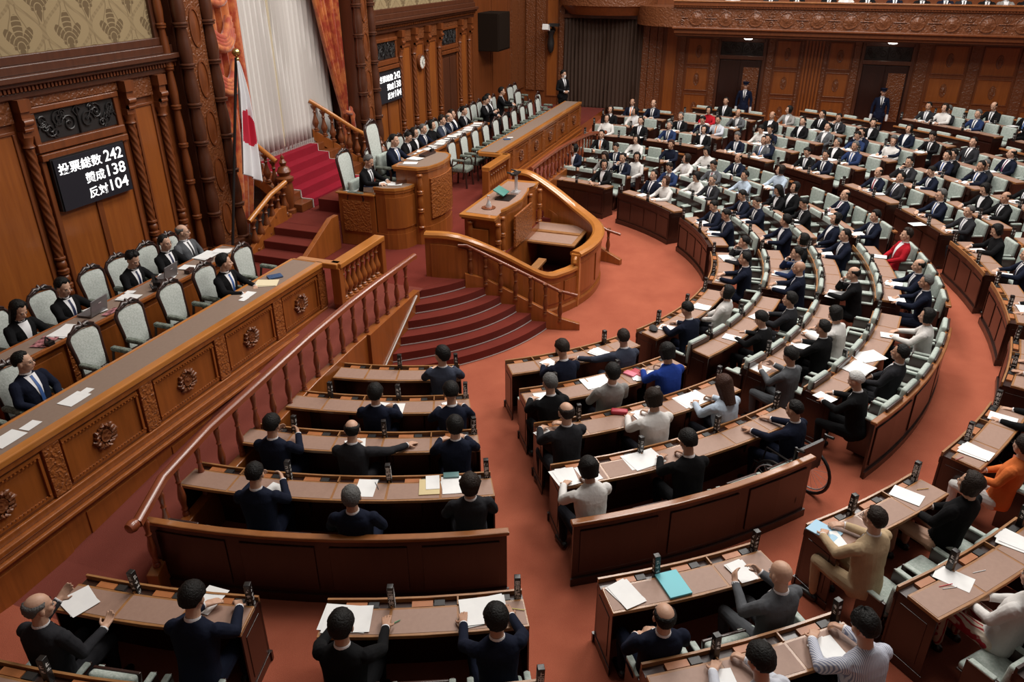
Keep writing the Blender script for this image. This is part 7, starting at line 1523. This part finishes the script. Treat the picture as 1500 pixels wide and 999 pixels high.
# ================================================================ wheelchair and its user
a_ = -38.2; xw, yw_ = PXY(8.80, a_); zf = FZ(8.3)
r_ = empty('wheelchair', (xw, yw_, zf), a_ * D2R, 'black wheelchair with large spoked wheels at the end of the bench', 'wheelchair')
def wc(nm_, mb, mt, sm=60): o = bpy.data.objects.new(nm_, mesh_of(mb, nm_, mt, sm)); link(o, r_); return o
for s_ in (-1, 1):
    mb = MB(); C_ = Vector((s_ * .30, -.06, .31)); ring = lambda R_, n=28: [C_ + Vector((0, R_ * math.cos(q * 2 * PI / n), R_ * math.sin(q * 2 * PI / n))) for q in range(n + 1)]
    mb.tube(ring(.30), .020, 7); w_ = wc('wheel', mb, M['black']); mb = MB(); mb.tube([p + Vector((s_ * .035, 0, 0)) for p in ring(.265)], .009, 6); o = bpy.data.objects.new('push_rim', mesh_of(mb, 'push_rim', M['silver'])); link(o, w_)
    mb = MB()
    for q in range(16): mb.tube([C_ + Vector((s_ * .02, 0, 0)), C_ + Vector((0, .28 * math.cos(q * PI / 8), .28 * math.sin(q * PI / 8)))], .0022, 4)
    mb.tube([C_ - Vector((.03, 0, 0)), C_ + Vector((.03, 0, 0))], .025, 8); o = bpy.data.objects.new('spokes', mesh_of(mb, 'spokes', M['silver'])); link(o, w_)
    mb = MB(); mb.lathe([(.0, -.015), (.08, -.015), (.08, .015), (0, .015)], (s_ * .24, .34, .085), 16, axis='X'); wc('caster', mb, M['black'])
    mb = MB(); mb.tube([(s_ * .25, -.22, .92), (s_ * .25, -.20, .45), (s_ * .25, .30, .43), (s_ * .25, .36, .12)], .014, 7); mb.tube([(s_ * .25, -.22, .90), (s_ * .25, -.33, .92)], .018, 7); mb.tube([(s_ * .25, -.2, .70), (s_ * .25, .16, .70), (s_ * .25, .2, .45)], .012, 6); wc('side_frame', mb, M['black'])
mb = MB(); mb.cbox((0, .05, .45), .46, .42, .06); wc('seat', mb, M['black']); mb = MB(); mb.cbox((0, -.22, .68), .46, .04, .36); wc('backrest', mb, M['black'])
person((xw, yw_, zf + .02), a_ * D2R + .15, 'flat', 'b', 'crop', 'n', 'n', 'man in navy suit with cropped black hair seated in the wheelchair', '', skin=SKIN2)

# ================================================================ things on the platform desks
def place(mesh, name, loc, rz, lab, cat, grp=None, sc=None):
    o = bpy.data.objects.new(name, mesh); link(o); o.location = loc; o.rotation_euler = (0, 0, rz)
    if sc: o.scale = sc
    return tag(o, lab, cat, grp)
for i, (x, y, a, w, lab) in enumerate(((6.33, 8.26, .25, 1, 'open white papers before the long-haired woman'), (6.98, 8.40, -.2, 0, 'white notes beside the first laptop'), (7.45, 8.30, .15, 0, 'white sheets between the two laptops'), (7.62, 8.44, .3, 0, 'small white note behind the sheets between the laptops'), (8.28, 8.40, .5, 0, 'white notes in front of the tousled-haired man'), (8.65, 8.30, .2, 0, 'white papers in front of the spectacled man'), (9.18, 8.42, .1, 1, 'large open white papers at the pillar end of the staff desk'), (9.42, 8.30, .4, 0, 'white sheets at the very end of the near staff desk'))):
    place(DOCS_W[i % 2] if w else DOCS[i % 5], 'document', (x, y, 1.757), a, lab, 'papers', 'papers on the near staff desk', (.9, .9, 1) if i != 3 else (.45, .45, 1))
for i, (x, y, a, s_, lab) in enumerate(((5.34, 6.90, .1, .5, 'small white note on the near long desk by the lone navy-suited man'), (5.18, 6.88, .05, .95, 'white sheet on the near long desk by the lone navy-suited man'), (4.62, 6.88, .1, .6, 'small white note on the near long desk at the picture edge'), (4.36, 6.88, .05, 1, 'white sheet on the near long desk at the picture edge'), (8.22, 6.90, .1, .7, 'white sheet before the clasped-hands man'), (8.06, 6.86, .05, .45, 'small note before the clasped-hands man'))):
    place(DOCS[0], 'document', (x, y, 1.694), PI / 2 + a, lab, 'papers', 'papers on the near long desk', (s_, s_, 1))
place(sheet_mesh(2, .23, .32, 'paper_cream', 3), 'envelope', (8.66, 6.92, 1.694), .5, 'cream envelope on the near long desk beside the blue booklet', 'envelope'); M['blue_book'] = mat('dark_blue_cover', (.03, .07, .16), .5)
place(rounded('booklet', .15, .21, .02, .003, M['blue_book']), 'booklet', (8.90, 6.95, 1.706), .9, 'dark blue booklet at the right end of the near long desk', 'book')
place(rounded('booklet', .12, .17, .015, .003, M['blue_book']), 'booklet', (19.05, 6.95, 1.704), .6, 'small dark booklet on the far long desk', 'book'); place(DOCS[1], 'document', (19.3, 6.95, 1.694), .5, 'white note beside the dark booklet on the far long desk', 'papers', sc=(.5, .5, 1))
M['laptop'] = mat('grey_laptop_lid', (.17, .16, .165), .35, metal=.3)
for i, (x, y) in enumerate(((6.90, 8.30), (8.20, 8.27))):
    r_ = empty('laptop', (x, y, 1.757), .12, 'grey open laptop seen from behind, %s on the near staff desk' % ('left one' if i == 0 else 'right one'), 'laptop')
    o = bpy.data.objects.new('base', rounded('base', .31, .22, .018, .004, M['laptop'])); link(o, r_); o.location = (0, .09, .010)
    o = bpy.data.objects.new('lid', rounded('lid', .31, .012, .22, .004, M['laptop'])); link(o, r_); o.location = (0, -.045, .12); o.rotation_euler = (.22, 0, 0)
    o = bpy.data.objects.new('maker_mark', rounded('maker_mark', .05, .002, .012, .0005, M['silver'])); link(o, r_); o.location = (0, -.068, .16); o.rotation_euler = (.22, 0, 0)
M['pinkpaper'] = mat('pink_printed_cover', (.50, .20, .22), .5, var=((14, 14, 14), .2, (.05, .01, .01)))
place(sheet_mesh(1, .30, .21, 'pinkpaper', 5), 'magazine', (6.02, 8.24, 1.757), .2, 'pink and red printed magazine left of the white papers', 'magazine'); place(sheet_mesh(1, .26, .10, 'pinkpaper', 6), 'leaflet', (6.98, 8.16, 1.757), .15, 'pink leaflet tucked beside the first laptop', 'leaflet')
place(rounded('booklet', .16, .12, .004, .001, M['paper_cream']), 'card', (5.62, 8.20, 1.759), .2, 'beige card at the left end of the near staff desk', 'card')
mb = MB(); mb.cbox((0, 0, .03), .11, .09, .06); mb.tube([(-.05, .03, .05), (0, .05, .12), (.05, .03, .05)], .016, 6); _ph = mesh_of(mb, 'telephone', M['black'])
for i, (x, y, lab) in enumerate(((5.98, 8.12, 'small black clip stand left end of the near staff desk'), (7.93, 8.22, 'black desk telephone before the right laptop'), (7.78, 8.16, 'small black handset left of the desk telephone'))): place(_ph, 'telephone', (x, y, 1.757), .4 * i, lab, 'telephone', None, (.8, .8, .8) if i != 1 else (1.2, 1.2, 1.3))
place(rounded('name_box', .16, .08, .05, .006, M['chair_wood']), 'pen_box', (8.52, 8.18, 1.782), .2, 'dark wooden pen box between the two men near the right laptop', 'box'); place(rounded('name_box', .20, .06, .03, .006, M['chair_wood']), 'pen_tray', (8.98, 8.20, 1.773), .2, 'dark wooden pen tray left of the open papers', 'tray')
for i in range(14):
    x = 16.55 + i * .30; place(DOCS_W[i % 2] if i % 3 else DOCS[i % 5], 'document', (x, 8.28 + .05 * (i % 2), 1.757), .3 * math.sin(i * 2.1), 'paper stack on the far staff desk, number %s from the presiding desk' % (WORD + ['thirteenth', 'fourteenth'])[i], 'papers', 'paper stacks on the far staff desk', (.7, .8, 1.2))
for i, (x, y, z, a, lab) in enumerate(((13.2, 6.78, 2.427, .3, 'white papers with dark booklet on the presiding desk corner'), (13.55, 6.85, 2.427, -.2, 'white papers before the presiding man'), (12.80, 6.95, 2.107, .4, 'white papers on the clerk desk'), (12.85, 7.10, 2.107, -.3, 'second sheaf of papers on the clerk desk'), (12.66, 7.80, 1.957, .2, 'flat white sheets on the side pedestal'))):
    place(DOCS[(i * 2) % 5], 'document', (x, y, z), a, lab, 'papers', None, (.9, .9, 1.5))
for k in range(4): place(rounded('booklet', .15, .20, .03, .004, M['paper'] if k < 3 else M['blue_book']), 'book', (12.68 + .004 * k, 7.42, 1.975 + .031 * k), .1 * k, '%s book of the small pile on the side pedestal' % ('dark covered top' if k == 3 else ['lowest white', 'second white', 'third white'][k]), 'book', 'book pile on the side pedestal')
r_ = empty('desk_console', (13.95, 6.72, 2.43), 0, 'dark console with small lamp and switches on the presiding desk', 'console'); MB().cbox((13.95, 6.78, 2.45), .42, .14, .05, rz=-.1).build('console_box', M['chair_wood'], r_); mb = MB(); mb.tube([(14.02, 6.72, 2.47), (14.02, 6.72, 2.56), (13.95, 6.8, 2.6)], .010, 6); mb.cbox((14.1, 6.75, 2.49), .12, .05, .05); mb.build('microphones', M['black'], r_)
MB().cbox((12.9, 6.83, 2.13), .30, .03, .07, rz=-.45).build('x', M['wood_trim'])
o = bpy.data.objects[-1] if False else None
for ob in list(COL.objects):
    if ob.name == 'x': ob.name = 'document_screen'; tag(ob, 'low dark wooden screen strip on the clerk desk', 'screen')
# podium: carafe on a tray, book rest, microphone stand
r_ = empty('water_carafe', (13.02, 5.12, 1.765), 0, 'silver necked water carafe on a round copper tray', 'carafe'); mb = MB(); mb.lathe([(0, 0), (.055, .0), (.06, .03), (.035, .09), (.018, .13), (.015, .19), (.03, .20), (.03, .235), (0, .24)], (13.02, 5.12, 1.775), 16); mb.build('carafe_body', M['silver'], r_, smooth=60)
mb = MB(); mb.lathe([(0, 0), (.12, .0), (.135, .012), (.12, .012), (0, .006)], (0, 0, 0), 24); o = place(mesh_of(mb, 'tray', mat('copper_tray', (.55, .20, .10), .3, metal=.8)), 'tray', (13.02, 5.12, 1.766), 0, 'round copper tray under the water carafe', 'tray'); mb = MB(); mb.lathe([(0, 0), (.028, 0), (.033, .07), (.030, .07), (.026, .01), (0, .01)], (0, 0, 0), 14); place(mesh_of(mb, 'drinking_glass', M['paper']), 'drinking_glass', (13.14, 5.16, 1.775), 0, 'small white cup beside the water carafe', 'cup')
r_ = empty('book_rest', (13.75, 5.15, 1.77), 0, 'folding book rest holding a green folder on the podium', 'book rest'); mb = MB(); mb.tube([(13.65, 5.05, 1.77), (13.85, 5.2, 1.86)], .008, 5); mb.tube([(13.85, 5.05, 1.77), (13.65, 5.2, 1.86)], .008, 5); mb.cbox((13.75, 5.05, 1.775), .42, .30, .012); mb.build('folding_legs', M['black'], r_); MB().cbox((13.75, 5.14, 1.895), .34, .24, .018, rx=.45).build('green_folder', mat('green_folder', (.05, .20, .17), .5), r_)
r_ = empty('microphone_stand', (14.15, 4.98, 1.77), 0, 'black and silver microphone stand with flat top on the podium', 'microphone stand')
mb = MB(); mb.cbox((14.15, 4.98, 1.785), .20, .16, .03); mb.tube([(14.12, 4.98, 1.79), (14.12, 4.98, 2.14)], .016, 8); mb.tube([(14.20, 4.98, 1.79), (14.20, 4.98, 2.14)], .022, 8); mb.build('posts', M['silver'], r_); MB().cbox((14.15, 4.98, 2.16), .30, .12, .03).build('top_bar', M['black'], r_); mb = MB()
for x in (14.03, 14.27): mb.tube([(x, 4.98, 2.16), (x, 5.04, 2.18), (x, 5.12, 2.19)], .016, 8)
mb.build('microphones', M['black'], r_)
# ================================================================ things on the delegates' desks
def on_desk(x, y, ringz, mesh, name, lab, cat, rz=0, sc=None, dz=.002, grp=None): return place(mesh, name, (x, y, ringz + dz), rz, lab, cat, grp, sc)
PEN = {}
def pen(c, n):
    if n in PEN: return PEN[n]
    mb = MB(); mb.tube([(0, -.07, .004), (0, .055, .004), (0, .07, .004)], [.004, .004, .0015], 6); PEN[n] = mesh_of(mb, 'pen', mat(n + '_pen', c, .4)); return PEN[n]
M['teal'] = mat('turquoise_folder', (.13, .48, .55), .5); M['pinkf'] = mat('pink_case', (.62, .16, .22), .5); M['redf'] = mat('red_case', (.40, .03, .05), .5); M['tealdark'] = mat('grey_green_cover', (.10, .20, .20), .5); M['slatebook'] = mat('slate_notebook', (.08, .09, .13), .5); M['yellowf'] = mat('pale_yellow_folder', (.62, .50, .27), .6); M['bluesheet'] = mat('light_blue_folder', (.30, .50, .66), .5)
z1 = FZ(10.1) + .76; z2 = FZ(11.1) + .76; zA = [FZ(r + .1) + .76 for r in RI]
on_desk(5.299, 0.385, z1, rounded('folder', .215, .30, .022, .004, M['teal']), 'folder', 'large turquoise folder on the desk beside the bald man', 'folder', -.92, dz=.012)
on_desk(5.061, 0.739, z1, DOCS[1], 'document', 'white sheets left of the turquoise folder', 'papers', -.72)
on_desk(6.494, -0.876, z1, rounded('folder', .20, .28, .014, .003, M['bluesheet']), 'folder', 'light blue folder under the papers of the tan-suited man', 'folder', -.5, dz=.008)
on_desk(7.348, -1.685, z1, DOCS[0], 'document', 'white sheet on the desk right of the tan-suited man', 'papers', -.35)
on_desk(6.072, -1.927, z2, DOCS[0], 'document', 'white sheet before the woman in the patterned skirt', 'papers', -.35); on_desk(6.801, -2.547, z2, DOCS[2], 'document', 'white sheets at the right end of the second row outer desk', 'papers', -.4)
on_desk(3.996, 2.924, z1, DOCS_W[0], 'document', 'spread white sheets before the man at the bottom centre desk', 'papers', -1.2); on_desk(4.460, 1.847, z1, DOCS_W[1], 'document', 'large white sheets before the navy-suited man flattening his hands', 'papers', -1.1); on_desk(3.396, 5.183, z1, DOCS_W[0], 'document', 'white sheets hanging over the end of the nearest left desk', 'papers', -1.9, sc=(.7, .8, 1)); on_desk(3.773, 4.126, z1, DOCS[3], 'document', 'white sheets before the man writing at the nearest left desk', 'papers', -1.5)
on_desk(5.702, 3.719, zA[3], DOCS[0], 'document', 'white sheet on the last inner desk left of the yellow folder', 'papers', -1.25); on_desk(5.957, 3.071, zA[3], rounded('folder', .22, .27, .012, .002, M['yellowf']), 'folder', 'pale yellow folder on the last inner desk', 'folder', -1.15, dz=.007); on_desk(6.018, 3.076, zA[3], DOCS[0], 'document', 'white sheet lying on the pale yellow folder', 'papers', -1.1, sc=(.7, .8, 1), dz=.014)
on_desk(6.075, 2.845, zA[3], DOCS[1], 'document', 'white sheets beside the yellow folder', 'papers', -1.1); on_desk(6.212, 2.929, zA[3], rounded('booklet', .09, .17, .015, .003, M['tealdark']), 'booklet', 'grey-green booklet at the top of the sheets by the woman', 'book', -2.7, dz=.02)
on_desk(6.604, 1.751, zA[3], DOCS[2], 'document', 'white papers at the near end of the last row of inner block two', 'papers', -.9); on_desk(6.743, 1.543, zA[3], DOCS[0], 'document', 'white sheet under the slate notebook', 'papers', -.8); on_desk(6.838, 1.537, zA[3], rounded('booklet', .13, .20, .018, .003, M['slatebook']), 'notebook', 'slate notebook before the woman in white', 'notebook', -.8, dz=.014); on_desk(7.221, 1.035, zA[3], DOCS_W[0], 'document', 'wide white sheets in the middle of the last row of inner block two', 'papers', -.75)
on_desk(9.243, 1.586, zA[1], rounded('case', .11, .17, .03, .008, M['pinkf']), 'case', 'pink case on the desk beside the woman in blue', 'case', -.4, dz=.016); on_desk(9.316, 1.497, zA[1], rounded('case', .14, .19, .025, .006, M['redf']), 'case', 'red case touching the pink case', 'case', -.4, dz=.014); on_desk(8.144, 1.496, zA[2], rounded('case', .09, .21, .06, .026, M['redf']), 'pen_case', 'dark red pen case before the woman in the white jacket', 'pen case', .2, dz=.03)
on_desk(8.891, 1.960, zA[1], DOCS_W[1], 'document', 'broad white sheets in the second row of inner block two', 'papers', -.9); on_desk(8.792, 0.703, zA[2], DOCS_W[0], 'document', 'white papers before the long-haired woman in pale blue', 'papers', -.6); on_desk(9.933, -0.053, zA[2], DOCS[0], 'document', 'white sheet before the young man in grey', 'papers', -.45); on_desk(10.328, -1.366, zA[3], DOCS_W[1], 'document', 'heap of white papers beside the white-haired man', 'papers', -.6); on_desk(10.752, -1.482, zA[3], DOCS_W[0], 'document', 'loose white papers beyond the heap by the white-haired man', 'papers', -.9)
on_desk(8.470, -2.487, z1, DOCS[2], 'document', 'white sheets before the woman in orange', 'papers', -.5); on_desk(9.341, -2.911, z1, DOCS[0], 'document', 'white sheet in the first row of outer block five', 'papers', -.3)
on_desk(17.197, -2.751, z1, DOCS[0], 'document', 'white papers before the grey-haired men of outer block nine', 'papers', .5)
for wx, wy, z, c, n, lab, a in ((4.072, 2.514, z1, (.03, .25, .10), 'green', 'green and white pen on the bottom centre desk', -2.2), (5.973, -1.845, z2, (.55, .02, .03), 'red', 'red pen on the second row outer desk', .6), (5.950, -1.874, z2, (.6, .6, .6), 'white', 'white pen crossing the red pen', .5), (6.256, -2.146, z2, (.6, .6, .6), 'white', 'white pen right of the single sheet', .6), (7.537, -1.844, z1, (.55, .30, .05), 'orange', 'orange pen on the desk of the woman in black', .5), (5.790, 3.612, zA[3], (.05, .05, .05), 'black', 'black pen beside the white sheet on the last inner desk', -.8), (4.566, 1.595, z1, (.6, .55, .1), 'yellow', 'yellow marker by the hand of the navy-suited man', .2), (8.275, -2.289, z1, (.45, .10, .12), 'pinkish', 'pink pen before the woman in orange', .8)):
    on_desk(wx, wy, z, pen(c, n), 'pen', lab, 'pen', a)
mb = MB(); mb.lathe([(.0, 0), (.05, .01), (.07, .05), (.045, .09), (0, .10)], (0, 0, 0), 10); M['glove'] = mat('dark_cloth_bag', (.02, .02, .022), .8); on_desk(10.842, 1.554, zA[0], mesh_of(mb, 'cloth_pouch', M['glove']), 'pouch', 'dark cloth pouch at the near end of the front row of inner block three', 'pouch', .5, sc=(1.4, 1, .7))
